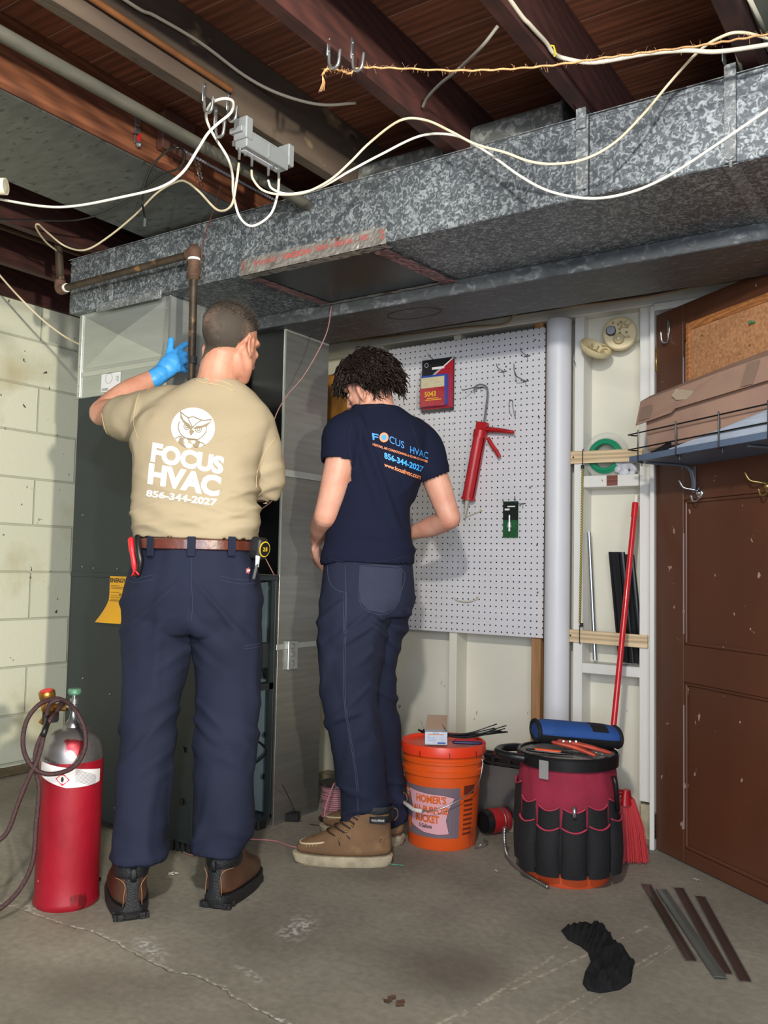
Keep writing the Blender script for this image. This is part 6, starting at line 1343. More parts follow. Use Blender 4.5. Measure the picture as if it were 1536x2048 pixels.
def hand(mb, w_, d, n_, side, curl=.6, r=.0088, k=1.0):
    """palm and five fingers: w_ wrist, d finger direction, n_ palm-facing normal, side +1 thumb along d x n"""
    d = V(d).normalized(); n_ = (V(n_)-d*V(n_).dot(d)).normalized(); s = d.cross(n_)*side
    for q in range(4):
        o = -.028+.0185*q; mb_pts = [w_+s*(-o*.5), w_+d*.045*k-s*o*.9, w_+d*.088*k-s*o]
        limb(mb, mb_pts, [.016*k, .0145*k, .0125*k], 10, 3)
        b = w_+d*.088*k-s*o; ln = (.044, .050, .046, .036)[q]*k; a = curl*(.55+.12*q); p = [b]; ang = a*.5
        for j, l_ in enumerate((1, .62, .48)):
            ang += a*(.55 if j else .2); p.append(p[-1]+(d*cos(ang)+n_*sin(ang))*ln*l_)
        limb(mb, p, [r*k*1.05, r*k, r*k*.92, r*k*.8], 10, 3)
    t0 = w_+d*.025*k+s*.024; limb(mb, [t0, t0+(d*.6+s*.75+n_*.25)*.034*k, t0+(d*.95+s*.62+n_*.5)*.062*k, t0+(d*1.35+s*.55+n_*.7)*.075*k], [.0165*k, .0135*k, .0105*k, .0088*k], 10, 3)
def strands(name, pts_n, parent, m_, n_sides=3):
    b_ = MB()
    for q, r in pts_n: b_.tube(q, r, n_sides)
    return obj(name, b_, m_, parent, smooth=True)
def drape_line(mb, bvh, px, r, sub=4, lift=.001):
    pts = []; P2_ = [V((a, b, 0)) for a, b in px]
    for p in (smooth_path(P2_, sub) if len(px) > 2 else [P2_[0].lerp(P2_[1], i/12) for i in range(13)]):
        h = raycast(bvh, p.x, p.y, lift)
        if h is not None: pts.append(h)
    # keep contiguous runs only
    run = []
    for p in pts:
        if run and (p-run[-1]).length > .05:
            if len(run) > 1: mb.tube(run, r, 5)
            run = []
        run.append(p)
    if len(run) > 1: mb.tube(run, r, 5)
def drape_poly(mb, bvh, px, lift=.003, maxl=5, mi=0):
    drape_faces(mb, px, [list(range(len(px)))], lambda x, y: raycast(bvh, x, y, lift), mi, maxl)
def boot(parent, heel, d, L_, W_, m_up, m_sole, soleh, name='work_boot', sole_name='boot_sole', toe_h=.062, top=.20):
    d = V((d[0], d[1], 0)).normalized(); r_ = V((d.y, -d.x, 0)); h = V((heel[0], heel[1], 0))
    def ringz(z, yb, yf, wd, n=30, bias=.10):
        out = []
        for i in range(n):
            t = 2*pi*i/n; c_, s_ = cos(t), sin(t)
            y = (yb+yf)/2-(yf-yb)/2*(abs(c_)**.86*(1 if c_ >= 0 else -1)); fr = (y-yb)/(yf-yb)
            wloc = wd*(1+bias*(fr-.35)*2*(1 if fr > .35 else .4))
            if fr > .55: wloc *= 1-.25*((fr-.55)/.45)**2
            out.append(h+d*y+r_*(wloc*(abs(s_)**.66*(1 if s_ >= 0 else -1)))+V((0, 0, z)))
        return out
    sh = soleh; a = L_/.31; w_ = W_
    rs = [ringz(.0, .004, L_-.012, w_*.96), ringz(.006, -.002, L_-.002, w_*1.03), ringz(sh*.7, -.006, L_+.004, w_*1.07), ringz(sh, -.007, L_+.006, w_*1.08), ringz(sh+.003, -.003, L_, w_*1.03)]
    up = [ringz(sh-.002, 0, L_-.004, w_), ringz(sh+.02, -.002, L_-.004, w_*1.0), ringz(sh+.035, -.003, L_*.955, w_*.97), ringz(sh+.05, -.002, L_*.86, w_*.92), ringz(sh+.066, .0, L_*.72, w_*.90), ringz(sh+.085, .002, L_*.60, w_*.86), ringz(sh+.11, .004, L_*.50, w_*.82), ringz(sh+.14, .003, L_*.43, w_*.82), ringz(top, -.002, L_*.41, w_*.84)]
    b_ = MB(); b_.rings(up, True, True); bo = obj(name, b_, m_up, parent, smooth=60)
    md = bo.modifiers.new('s', 'SUBSURF'); md.levels = 1; md.render_levels = 1
    b_ = MB(); b_.rings(rs, True, True); so = obj(sole_name, b_, m_sole, bo, smooth=30)
    return bo, (lambda x, y, z: h+d*y+r_*x+V((0, 0, z))), d, r_
def collar(mb, Q, w_, z0, z1):
    rs = []
    for j in range(9):
        q = j/8; k_ = 1+.07*abs(sin(q*pi*2)); rs.append([Q(w_*k_*sin(a), .062-.064*k_*cos(a), z0+(z1-z0)*q) for a in [2*pi*i/28 for i in range(28)]])
    mb.rings(rs, False, False)
# ---------------------------------------------------------------- FIRST MAN (tan shirt)
D1 = 2.72
def A(x, y, o=0.0): return atd(x, y, D1+o)
ctr1 = A(385, 1790, .06); man = thing('person', 'man in tan printed T-shirt and navy work trousers reaching up to the shiny plenum', 'person', (ctr1.x, ctr1.y, 0))
b_ = MB(); hc1 = A(463, 684, .03); hf1 = (HF*.90+HR*.44+V((0, 0, -.20))).normalized()
L1, RH1 = head(b_, hc1, hf1, V((0, 0, 1))+HF*.1, 1.03)
limb(b_, [A(432, 790, .03), A(436, 745, .025), A(447, 705, .025)], [.075, .060, .058], 18)
loft(b_, D1, [(395, 1200, 0, 100, .10), (395, 1100, 0, 97, .105), (395, 1020, .0, 98, .10), (398, 930, .02, 108, .11), (405, 860, .04, 122, .11), (415, 815, .05, 105, .09), (430, 775, .04, 55, .07)], 2.3)
for q in ([(330, 1200, .0), (305, 1440, -.02), (284, 1650, -.07), (279, 1715, -.082)], [(450, 1200, .02), (455, 1440, .01), (446, 1650, -.005), (440, 1705, -.008)]): limb(b_, [A(*p) for p in q], [.088, .060, .043, .036], 18)
# left arm (raised), right arm (bent forward)
eL = A(205, 826, .30); wL = A(322, 748, .40)
limb(b_, [A(318, 812, .07), A(262, 822, .19), eL], [.062, .052, .045], 18)
limb(b_, [eL, A(250, 789, .345), wL], [.046, .044, .030], 18)
eR = A(519, 978, .14); wR = A(440, 930, .36)
limb(b_, [A(513, 850, .06), A(520, 920, .09), eR], [.060, .052, .044], 18)
limb(b_, [eR, A(480, 958, .26), wR], [.044, .042, .029], 18)
hand(b_, wR, (HF*.8-HR*.5+V((0, 0, .3))), V((0, 0, -1)), 1, .7)
FIN = [([(336, 716, .42), (340, 697, .43), (342, 680, .44)], [.0115, .0105, .0095]), ([(348, 712, .42), (360, 697, .44), (371, 688, .455)], [.0115, .010, .009]), ([(354, 720, .42), (370, 708, .44), (375, 716, .47)], [.011, .010, .009]), ([(356, 728, .42), (371, 722, .44), (374, 731, .47)], [.011, .0095, .0085]), ([(352, 738, .42), (364, 738, .43), (370, 743, .45)], [.0105, .009, .008])]
def glovehand(mb, ex):
    limb(mb, [wL, A(335, 735, .41), A(346, 722, .42)], [.030+ex, .036+ex, .034+ex], 16, 4, flat=.72, up=HF)
    limb(mb, [A(332, 733, .41), A(350, 730, .42)], [.028+ex, .028+ex], 14, 3, flat=.7, up=HF)
    for pts, rr in FIN: limb(mb, [A(*p) for p in pts], [r+ex for r in rr], 10, 4)
glovehand(b_, 0)
body = finish('body', fuse('body', b_, .0042, 3), SK1, man)
eyes(man, L1, RH1)
b_ = MB(); glovehand(b_, .0022); limb(b_, [wL+(eL-wL).normalized()*.035, wL], [.034, .033], 14, 3)
cutd = (eL-wL).normalized()
finish('nitrile_glove', fuse('glove', b_, .0034, 2), mat('blue_nitrile', '#3f97dc', .45, 0, .08, 30, bump=.25, bs=60), man, disp=lambda p, n_: .0012*nz(p, 50, 50, 50), label='blue nitrile glove')
# shirt
TAN = fold_bump(mat('tan_jersey', '#a09279', .9, 0, .05, 5, bump=.05, bs=300, spec=.2), 5, .35, .012)
b_ = MB()
loft(b_, D1, [(391, 1082, 0, 121, .128), (391, 1050, 0, 122, .130), (390, 1000, .0, 121, .130), (391, 940, .01, 123, .132), (398, 890, .02, 131, .135), (408, 850, .04, 140, .130), (418, 812, .05, 122, .110), (428, 782, .045, 82, .092), (432, 762, .04, 52, .075)], 2.25, n=40)
limb(b_, [A(345, 822, .06), A(305, 828, .10), A(272, 834, .14), A(250, 836, .175)], [.085, .082, .080, .078], 22)
limb(b_, [A(505, 845, .05), A(519, 895, .075), A(522, 945, .10), A(523, 972, .12)], [.072, .071, .067, .062], 22)
sle = A(250, 836, .175); sld = (A(203, 832, .27)-A(272, 834, .14)).normalized(); sre = A(523, 972, .12); srd = (A(523, 985, .13)-A(521, 945, .10)).normalized()
def disp1(p, n_):
    z = p.z; lat = (p-ctr1).dot(HR); w1 = max(0, min(1, (1.32-z)/.22))*max(.1, min(1, (z-A(391, 1082).z-.005)/.04))
    d = .010*w1*ridge(p+V((0, 0, lat*.35)), 2.6, 2.6, 15, 3)+.008*w1*ridge(p+V((0, 0, -lat*.25)), 2.2, 2.2, 21, 31)+.006*w1*nz(p, 6, 6, 24, 8)
    wr = max(0, min(1, (lat-.02)/.12))*max(0, 1-abs(z-1.22)/.22)
    d += .015*wr*ridge(V((lat*.5, 0, z-lat*.55)), 3, 3, 15, 5)
    wl = max(0, 1-(p-A(285, 870, .03)).length/.16); d += .013*wl*ridge(p, 10, 10, 8, 1)
    return d+.007*nz(p, 5, 5, 5, 2)+.004*nz(p, 14, 14, 14, 6)
def cut1(p, n_):
    return (n_.z < -.6 and p.z < A(391, 1077, 0).z) or ((p-sle).dot(sld) > .026 and (p-sle).length < .13) or (n_.dot(srd) > .6 and (p-sre).dot(srd) > .03)
bm = fuse('shirt', b_, .0062, 5)
shirt = finish('t_shirt', bm, TAN, man, disp1, cut1, 'tan T-shirt with white owl print', .0025)
bv = bvh_of(shirt); SEAM = mat('tan_seam', '#bda680', .9)
b_ = MB()
for px in ([(300, 768), (278, 790), (270, 820), (268, 850), (276, 876)], [(553, 872), (530, 905), (514, 945), (512, 975)], [(202, 812), (206, 840), (212, 862), (222, 875)]): drape_line(b_, bv, px, .0011)
for px in ([(393, 752), (410, 757), (440, 762), (466, 772)], [(390, 760), (410, 766), (440, 771), (470, 783)]): drape_line(b_, bv, px, .0018)
obj('shirt_seam', b_, SEAM, shirt, smooth=True, kind='stuff')
WP = mat('white_print', '#cfcdc9', .6, emit=None)
for txt, quad, off in (('FOCUS', ((306, 884), (450, 914), (445, 950), (301, 924)), .055), ('HVAC', ((299, 925), (444, 953), (437, 995), (295, 968)), .055), ('856-344-2027', ((294, 979), (435, 998), (433, 1013), (292, 993)), .04)):
    b_ = MB(); drape_text(b_, txt, bv, quad, 0, off, .0016, asp=4 if len(txt) < 8 else 9); obj('printed_lettering', b_, WP, shirt, label='white lettering ' + txt)
# owl roundel: 1536-wide close-up coordinates scaled to the shirt
def o2(pts): return [(270+x/6.68, 780+y/6.68) for x, y in pts]
b_ = MB(); circ = [(776+292*cos(a)*1.0, 508+270*sin(a)) for a in [pi*.86+ (2*pi-pi*.56)*i/40 for i in range(41)]]
circ = [(x, y) for x, y in circ]; drape_poly(b_, bv, o2(circ+[(845, 775), (870, 700), (800, 650), (640, 640), (600, 650), (570, 700)]), .0014, 3); 
drape_poly(b_, bv, o2([(650, 720), (700, 705), (770, 730), (765, 760), (730, 782), (690, 775)]), .0014, 3)
drape_poly(b_, bv, o2([(650, 655), (690, 650), (715, 690), (690, 715), (650, 700)]), .0018, 3); drape_poly(b_, bv, o2([(745, 680), (790, 675), (812, 690), (800, 725), (760, 715)]), .0018, 3)
obj('owl_roundel', b_, WP, shirt)
b_ = MB(); TP = mat('tan_print_gap', '#8a7b62', .9)
for pl_ in ([(612, 300), (650, 400), (730, 470), (775, 520), (700, 500), (640, 420), (612, 380)], [(1020, 402), (990, 440), (900, 480), (800, 505), (780, 525), (850, 520), (960, 490), (1005, 440)], [(640, 400), (700, 450), (765, 525), (745, 540), (640, 430)], [(730, 545), (765, 530), (795, 560), (750, 620), (730, 580)],
           [(600, 640), (650, 640), (650, 720), (690, 780), (600, 720), (585, 690)], [(815, 660), (870, 690), (845, 770), (800, 770), (780, 740), (820, 700)]): drape_poly(b_, bv, o2(pl_), .0040, 3)
for c_, rr in (((697, 494), 40), ((852, 530), 42)):
    for r2 in (rr, rr*.45): drape_line(b_, bv, o2([(c_[0]+r2*cos(a*pi/6), c_[1]+r2*sin(a*pi/6)) for a in range(13)]), .0010, 2, .0045)
for ln in ([(712, 375), (740, 440), (775, 510)], [(775, 510), (830, 450), (900, 410)], [(612, 300), (712, 375), (780, 365), (900, 410), (1022, 402)], [(600, 430), (585, 500), (600, 570), (640, 625)], [(955, 490), (950, 560), (910, 620), (850, 665)], [(640, 625), (700, 655), (780, 665), (850, 665)], [(545, 655), (590, 632), (625, 630)], [(850, 700), (900, 710), (935, 740)]): drape_line(b_, bv, o2(ln), .0012, 4, .0045)
obj('owl_linework', b_, TP, shirt)
# trousers
NV1 = mat('navy_twill', '#1b2033', .85, 0, .10, 5, bump=.06, bs=260, spec=.25, spots=((60, .76, '#8f95a8', (1, 1, 1), .02), (7, .66, '#252b3e', (1, 1, .6), .12)))
fold_bump(NV1, 7, .5, .014, (1, 1, .8)); b_ = MB()
loft(b_, D1, [(388, 1086, 0, 105, .120), (388, 1110, 0, 112, .124), (387, 1150, 0, 126, .132), (387, 1190, 0, 136, .138), (387, 1230, .0, 137, .128), (387, 1262, .0, 132, .10)], 2.3, n=40)
loft(b_, D1, [(322, 1225, 0, 68, .11), (318, 1262, 0, 67, .105), (308, 1365, -.01, 59, .095), (297, 1454, -.025, 49, .085), (291, 1543, -.04, 48, .083), (285, 1620, -.055, 47, .084), (281, 1680, -.072, 47, .086), (276, 1706, -.085, 53, .092), (275, 1713, -.085, 54, .092)], 2.1)
loft(b_, D1, [(452, 1225, .01, 70, .11), (457, 1277, .01, 66, .105), (458, 1366, .02, 61, .095), (453, 1454, .01, 56, .085), (451, 1543, .0, 59, .085), (449, 1620, -.005, 56, .086), (442, 1675, -.01, 53, .090), (437, 1692, -.012, 50, .094), (436, 1698, -.012, 50, .094)], 2.1)
kL, kR = A(298, 1470, -.02), A(452, 1480, .05); zc = A(387, 1245, 0).z
def dispT(hemz, kz, cz, ctr, s=0):
    def f(p, n_):
        z = p.z; wh = max(0, 1-(z-hemz)/.20); wk = max(0, 1-abs(z-kz)/.16); wc = max(0, 1-abs(z-cz)/.16); lat = (p-ctr).dot(HR)
        sg = 1 if lat > 0 else -1
        d = .017*wh*ridge(p, 5, 5, 14, 2+s)+.012*wk*ridge(V((p.x, p.y, z+lat*sg*.8)), 4, 4, 13, 7+s)+.013*wc*ridge(V((lat, 0, z+abs(lat)*.9)), 3, 3, 12, 4+s)
        return d+.008*nz(p, 5, 5, 6, s)+.006*ridge(p, 8, 8, 2.2, 11+s)
    return f
bm = fuse('trousers', b_, .0065, 5)
tr1 = finish('work_trousers', bm, NV1, man, dispT(A(280, 1730).z, kL.z, zc, ctr1), lambda p, n_: (n_.z < -.6 and p.z < A(280, 1665).z) or (n_.z > .7 and p.z > A(388, 1095).z), None, .003)
bt1 = bvh_of(tr1); b_ = MB(); SEAMN = mat('navy_stitch', '#2c3249', .9)
for px in ([(252, 1150), (275, 1156), (306, 1150)], [(252, 1160), (275, 1166), (307, 1158)], [(440, 1152), (480, 1160), (516, 1158)], [(440, 1160), (480, 1168), (516, 1166)], [(384, 1110), (383, 1160), (385, 1210), (382, 1245)], [(488, 1292), (505, 1290), (523, 1286)], [(488, 1298), (505, 1296), (523, 1292)]): drape_line(b_, bt1, px, .0011)
obj('pocket_stitching', b_, SEAMN, tr1, smooth=True, kind='stuff')
b_ = MB(); drape_poly(b_, bt1, [(491, 1138), (497, 1135), (500, 1141), (497, 1148), (491, 1146)], .002, 3); obj('brand_patch', b_, mat('patch_red', '#a85560', .6), tr1, label='small red and white logo patch')
b_ = MB(); drape_poly(b_, bt1, [(492.5, 1140), (499, 1139), (498, 1143), (493, 1144)], .003, 2); obj('patch_lettering', b_, WP, tr1)
# belt
LEA = mat('brown_leather_belt', '#5a2a1e', .35, 0, .3, 18, (1, 1, 1), .1, 80, coat=.25)
b_ = MB(); rs = []
for (y, k_) in ((1101, 1.0), (1099, 1.05), (1082, 1.05), (1079, 1.0)):
    c = A(388, y, 0); rs.append(sellipse(c, HR*(113*k_*D1/F), HF*(.131*k_), 48, 2.3))
b_.rings(rs, True, True); belt = obj('leather_belt', b_, LEA, man, smooth=50)
b_ = MB(); c = A(388, 1090, 0)
for x in (302, 383, 463):
    P_ = raycast(bvh_of(belt), x, 1090, .0); 
    if P_ is None: continue
    n_ = (P_-c); n_.z = 0; n_ = V((n_.dot(HR)/(.175**2), n_.dot(HF)/(.131**2), 0)); n_ = (HR*n_.x+HF*n_.y).normalized()
    ang = atan2(n_.y, n_.x); l_ = MB(); l_.box(P_+n_*.003+V((0, 0, -.004)), (.005, .024, .058), Matrix.Rotation(ang, 3, 'Z'), .0015); obj('belt_loop', l_, NV1, tr1)
# boots
LB = mat('brown_oiled_leather', '#4f3426', .45, 0, .3, 14, bump=.12, bs=90, spots=((9, .58, '#7a4a30', (1, 1, 1), .12),)); BS = mat('black_boot_rubber', '#1a1a1c', .6, 0, .2, 30, bump=.5, bs=90); BK = mat('black_boot_nylon', '#17191d', .5, 0, .1, 60, bump=.4, bs=260)
LST = mat('tan_stitch', '#9a7450', .7)
def boot1(hx, hy, dr):
    bo, Q, d, r_ = boot(man, (hx, hy), dr, .295, .055, LB, BS, .036, top=.185)
    b_ = MB(); rs = []
    for j in range(7):
        z = .03+.088*j/6; hw = .026-.008*sin(pi*j/6)-.004*j/6; rs.append([Q(hw*sin(a), -.0075-.004*cos(a)*(1-.5*abs(sin(a)))+.003*(j/6), z) for a in [-pi/2+pi*i/8 for i in range(9)]])
    rs2 = [[p+d*.008 for p in r] for r in rs]
    for k in range(9): pass
    b_.rings(rs, False, False, closed=False); obj('heel_counter', b_, BK, bo, smooth=True)
    b_ = MB()
    collar(b_, Q, .0495, .116, .195)
    obj('padded_collar', b_, BK, bo, smooth=True)
    b_ = MB(); b_.tube([Q(0, -.010, .112), Q(0, -.017, .125), Q(0, -.017, .145), Q(0, -.008, .152)], [.008]*4, 8, flat=.3, up=d); obj('pull_tab', b_, BK, bo, smooth=True)
    b_ = MB()
    for k in (-1, 1):
        b_.tube(smooth_path([Q(k*.026, -.009, .045), Q(k*.025, -.008, .075), Q(k*.022, -.008, .100), Q(k*.032, -.003, .116), Q(k*.047, .03, .116)], 4), .0011, 5)
        b_.tube(smooth_path([Q(k*.0485, .10, .045), Q(k*.044, .085, .09), Q(k*.040, .075, .13)], 4), .0011, 5)
    obj('tan_stitching', b_, LST, bo, smooth=True, kind='stuff')
    b_ = MB()
    for i in range(6): b_.tube([Q(-.022, .175-.018*i, .085+.017*i), Q(.024, .165-.018*i, .088+.017*i)], .0028, 6)
    obj('boot_laces', b_, mat('dark_laces', '#2a1d18', .7), bo, smooth=True)
    b_ = MB()
    for i in range(9):
        for k in (-1, 1): b_.box(Q(k*.0445, .01+.030*i, .010), (.010, .016, .018), Matrix.Rotation(atan2(r_.y, r_.x), 3, 'Z'), .002)
    for i in range(2): b_.box(Q(-.03+.06*i, .006, .010), (.018, .012, .018), Matrix.Rotation(atan2(r_.y, r_.x), 3, 'Z'), .002)
    obj('tread_lugs', b_, BS, bo, kind='stuff')
rotv = lambda v, a: Matrix.Rotation(a, 3, 'Z') @ v
h1 = on(263, 1842, 2, 0); h2 = on(428, 1819, 2, 0)
boot1(h1.x, h1.y, rotv(HF, radians(22))); boot1(h2.x, h2.y, rotv(HF, radians(-15)))
# hair of the first man: short grey-brown crop, clipped at the sides
bb1 = bvh_of(body)
def scalp(Lf, R_, c, dr, bv_):
    w_ = R_ @ V(dr).normalized(); h = bv_.ray_cast(c+w_*.3, -w_); return h
def hline(y): return -.78 if y < -.40 else (-.78+(y+.40)/.40*.74 if y < 0 else -.04+.75*y)
def sample_scalp(n_, L_, R_, c, bv_, hl, seed):
    rnd = random.Random(seed); out = []
    while len(out) < n_:
        d = V((rnd.gauss(0, 1), rnd.gauss(0, 1), rnd.gauss(0, 1))).normalized()
        if d.z < hl(d.y)+rnd.uniform(-.05, .05): continue
        w_ = R_ @ d; h = bv_.ray_cast(c+w_*.3, -w_)
        if h[0] is None or (h[0]-c).length > .15: continue
        out.append((d, h[0], h[1], rnd))
    return out
HC = L1(0, -.01, .02)
b_ = MB(); rs = []
for j in range(17):
    th = j/16*.95; row = []
    for i in range(40):
        a = 2*pi*i/40; dz = cos(th*1.0); dy = sin(th)*cos(a); dx = sin(th)*sin(a); w_ = RH1 @ V((dx, dy, dz)); h = bb1.ray_cast(HC+w_*.3, -w_)
        row.append(h[0]+w_*(.005*(1-max(0, th-.7)/.25)+.001*nz(h[0], 120, 120, 120)))
    rs.append(row)
b_.rings(rs, True, False); HR1 = mat('grey_brown_hair', '#2c2622', .7, 0, .35, 60, spec=.3)
b2 = MB(); rs = []
for j in range(26):
    row = []
    for i in range(48):
        a = 2*pi*i/48; yy = cos(a); lim = math.acos(max(-1, min(1, hline(yy*.8)))); th = .55+(lim-.55)*j/25
        w_ = RH1 @ V((sin(th)*sin(a), sin(th)*yy, cos(th))); h = bb1.ray_cast(HC+w_*.3, -w_); row.append(h[0]+w_*(.0034*(1-j/25)+.0006))
    rs.append(row)
b2.rings(rs, False, False)
hair1 = obj('hair', b_, HR1, man, smooth=True, label='short grey brown cropped hair')
obj('clipped_sides', b2, mat('clipped_hair', '#5f5148', .8, 0, 0, 160, col2='#8d7263', spots=((5, .46, '#40372f', (1, 1, 1), .15),)), hair1, smooth=True)
b_ = MB()
for (d, p, n_, rnd) in sample_scalp(9000, L1, RH1, HC, bb1, hline, 5):
    top = max(0, min(1, (d.z-.15)/.5)); ln = .003+.017*top; comb = RH1 @ V((d.x*.5+.2, .5, .2)); dirv = (n_*(.75-.25*top)+comb*.5*top+RH1 @ V((0, -.2, -.35))*(1-top)+V((rnd.uniform(-.25, .25), rnd.uniform(-.25, .25), rnd.uniform(-.25, .25)))).normalized()
    s_ = dirv.cross(V((rnd.random(), rnd.random(), rnd.random()))).normalized()*.0006; e = p+dirv*ln
    b_.add([p-s_, p+s_, e], [[0, 1, 2]])
obj('hair_strands', b_, mat('grey_strands', '#3a342f', .6, 0, .4, 200, spec=.3), hair1, kind='stuff')
# things on his belt
def hip(px, py, l=.01): h = raycast(bt1, px, py, l); return h if h is not None else A(px, py, -.12)
c = A(513, 1096, -.02); t = thing('tape_measure', 'black and yellow tape measure clipped on the right side of the brown belt', 'tape measure', c)
RT = Matrix((HR, HF, V((0, 0, 1)))).transposed() @ Matrix.Rotation(-.55, 3, 'Z') @ Matrix.Rotation(.12, 3, 'Y')
obj('tape_body', MB().box(c, (.062, .045, .068), RT, .012, seg=3), mat('black_rubber_case', '#1c1c1e', .5, 0, .1, 30), t, smooth=40)
fc = RT @ V((.006, -.0235, -.002)); b_ = MB(); b_.lathe([(.024, 0), (.024, .002), (.001, .002)], c+RT @ V((.0315, .0, 0)), 28, RT @ Matrix.Rotation(pi/2, 3, 'Y')); obj('yellow_disc', b_, mat('tape_yellow', '#e2c229', .4), t, smooth=30)
b_ = MB(); b_.lathe([(.021, .0015), (.021, .003), (.001, .003)], c+RT @ V((.0315, .0, 0)), 28, RT @ Matrix.Rotation(pi/2, 3, 'Y')); obj('black_disc', b_, BLKP, t, smooth=30)
b_ = MB(); put_text(b_, '25', c+RT @ V((.0352, -.012, -.006)), RT @ V((0, .02, 0)), RT @ V((0, 0, .012)), 0, .02, .022); obj('printed_number', b_, mat('tape_yellow', '#e2c229', .4), t)
pn = hip(506, 1150, .008); t = thing('pocket_screwdriver', 'small silver pocket screwdriver clipped under the tape measure', 'screwdriver', pn)
b_ = MB(); b_.tube([A(514, 1128, -.10), A(507, 1158, -.115)], .0045, 8); obj('steel_shank', b_, STEEL, t, smooth=40)
b_ = MB(); b_.tube([A(516, 1112, -.095), A(514, 1134, -.10)], [.010, .007], 8, flat=.5); obj('pale_clip', b_, mat('pale_clip', '#c9cdcf', .4), t, smooth=40)
q = [A(262, 1080, -.08), A(264, 1100, -.09), A(268, 1125, -.095), A(270, 1148, -.09)]
t = thing('red_pliers', 'red and black handled pliers tucked in the left hip pocket', 'pliers', q[1])
PR = mat('plier_red', '#d3242c', .4); 
b_ = MB(); b_.tube(smooth_path(q, 3), [.0095]*4+[.008]*4+[.006]*2, 8, round_=True); obj('red_handle', b_, PR, t, smooth=True)
b_ = MB(); b_.tube(smooth_path([A(275, 1076, -.09), A(277, 1100, -.105), A(281, 1125, -.11), A(276, 1150, -.10)], 3), [.011]*6+[.009]*4, 8, round_=True); obj('black_handle', b_, BLKP, t, smooth=True)
b_ = MB(); b_.tube(smooth_path([A(264, 1152, -.10), A(270, 1142, -.11), A(278, 1150, -.11)], 3), .003, 6); obj('red_accent', b_, PR, t, smooth=True)
# ---------------------------------------------------------------- SECOND MAN (navy shirt)
D2 = 3.19
def B(x, y, o=0.0): return atd(x, y, D2+o)
ctr2 = B(735, 1650, .0); man2 = thing('person', 'young man with curly dark hair in navy printed T-shirt facing the metal duct', 'person', (ctr2.x, ctr2.y, 0))
b_ = MB(); hc2 = B(737, 771, .02); hf2 = (-HR*.80+HF*.60+V((0, 0, -.38))).normalized()
L2, RH2 = head(b_, hc2, hf2, V((0, 0, 1))-HR*.35, .97)
limb(b_, [B(760, 860, .0), B(757, 815, .01), B(750, 775, .02)], [.072, .058, .056], 18)
loft(b_, D2, [(738, 1180, 0, 82, .10), (738, 1100, 0, 75, .095), (745, 1020, .0, 68, .10), (758, 950, .0, 74, .11), (765, 890, .0, 78, .11), (765, 850, .0, 70, .09), (760, 822, .0, 42, .06)], 2.3)
for q in ([(710, 1190, -.03), (700, 1400, -.05), (725, 1610, -.05), (730, 1660, -.05)], [(765, 1190, .06), (755, 1400, .10), (775, 1600, .13), (782, 1655, .14)]): limb(b_, [B(*p) for p in q], [.085, .058, .042, .040], 18)
e1 = B(651, 1032, -.06); w1 = B(634, 1078, .13); e2 = B(899, 1036, .04); w2 = B(822, 1066, .20)
limb(b_, [B(688, 868, -.06), B(676, 940, -.08), e1], [.060, .052, .043], 18)
limb(b_, [e1, B(643, 1052, .03), w1], [.043, .040, .028], 18)
limb(b_, [B(838, 872, .03), B(872, 960, .04), e2], [.058, .050, .042], 18)
limb(b_, [e2, B(866, 1052, .12), w2], [.042, .040, .028], 18)
hand(b_, w1, (HF*.75-HR*.15+V((0, 0, -.42))), (HR*.7+HF*.25+V((0, 0, -.2))), 1, .75)
hand(b_, w2, (HF*.5-HR*.8+V((0, 0, .05))), (-HF*.2+V((0, 0, -.9))), 1, .7)
body2 = finish('body', fuse('body', b_, .0042, 3), SK2, man2)
eyes(man2, L2, RH2)
NVS = fold_bump(mat('navy_jersey', '#11162b', .9, 0, .06, 5, bump=.05, bs=300, spec=.2), 5, .4, .012)
b_ = MB()
loft(b_, D2, [(737, 1128, 0, 92, .134), (737, 1100, 0, 90, .130), (739, 1053, .0, 81, .120), (747, 1005, .0, 74, .118), (757, 960, .0, 80, .122), (766, 910, .0, 86, .125), (767, 870, .0, 88, .115), (764, 845, .0, 80, .095), (760, 826, .0, 58, .078), (757, 812, .0, 42, .066)], 2.25, n=40)
limb(b_, [B(703, 864, -.04), B(686, 876, -.06), B(680, 915, -.075)], [.076, .077, .070], 22)
limb(b_, [B(818, 872, .02), B(848, 896, .03), B(864, 945, .035)], [.076, .072, .066], 22)
s1 = B(680, 915, -.075); s1d = (B(676, 940, -.08)-B(684, 880, -.06)).normalized(); s2 = B(864, 945, .035); s2d = (B(878, 975, .04)-B(850, 905, .03)).normalized()
def disp2(p, n_):
    z = p.z; lat = (p-ctr2).dot(HR); w1_ = max(0, min(1, (1.20-z)/.18))
    d = .014*w1_*ridge(p+V((0, 0, lat*.25)), 2.6, 2.6, 12, 13)+.007*w1_*nz(p, 6, 6, 24, 18)
    g = max(0, 1-abs(lat-.03+.35*(z-1.35))/.10)*max(0, min(1, (z-1.10)/.1)); d += .014*g*ridge(V((lat*1.0+.35*z, 0, z*.1)), 13, 1, 2, 5)
    wl = max(0, 1-(p-B(700, 935, -.03)).length/.14); d += .012*wl*ridge(p, 9, 9, 8, 1)
    wr = max(0, 1-(p-B(835, 985, .0)).length/.14); d += .012*wr*ridge(p, 9, 9, 8, 2)
    return d+.006*nz(p, 5, 5, 5, 2)
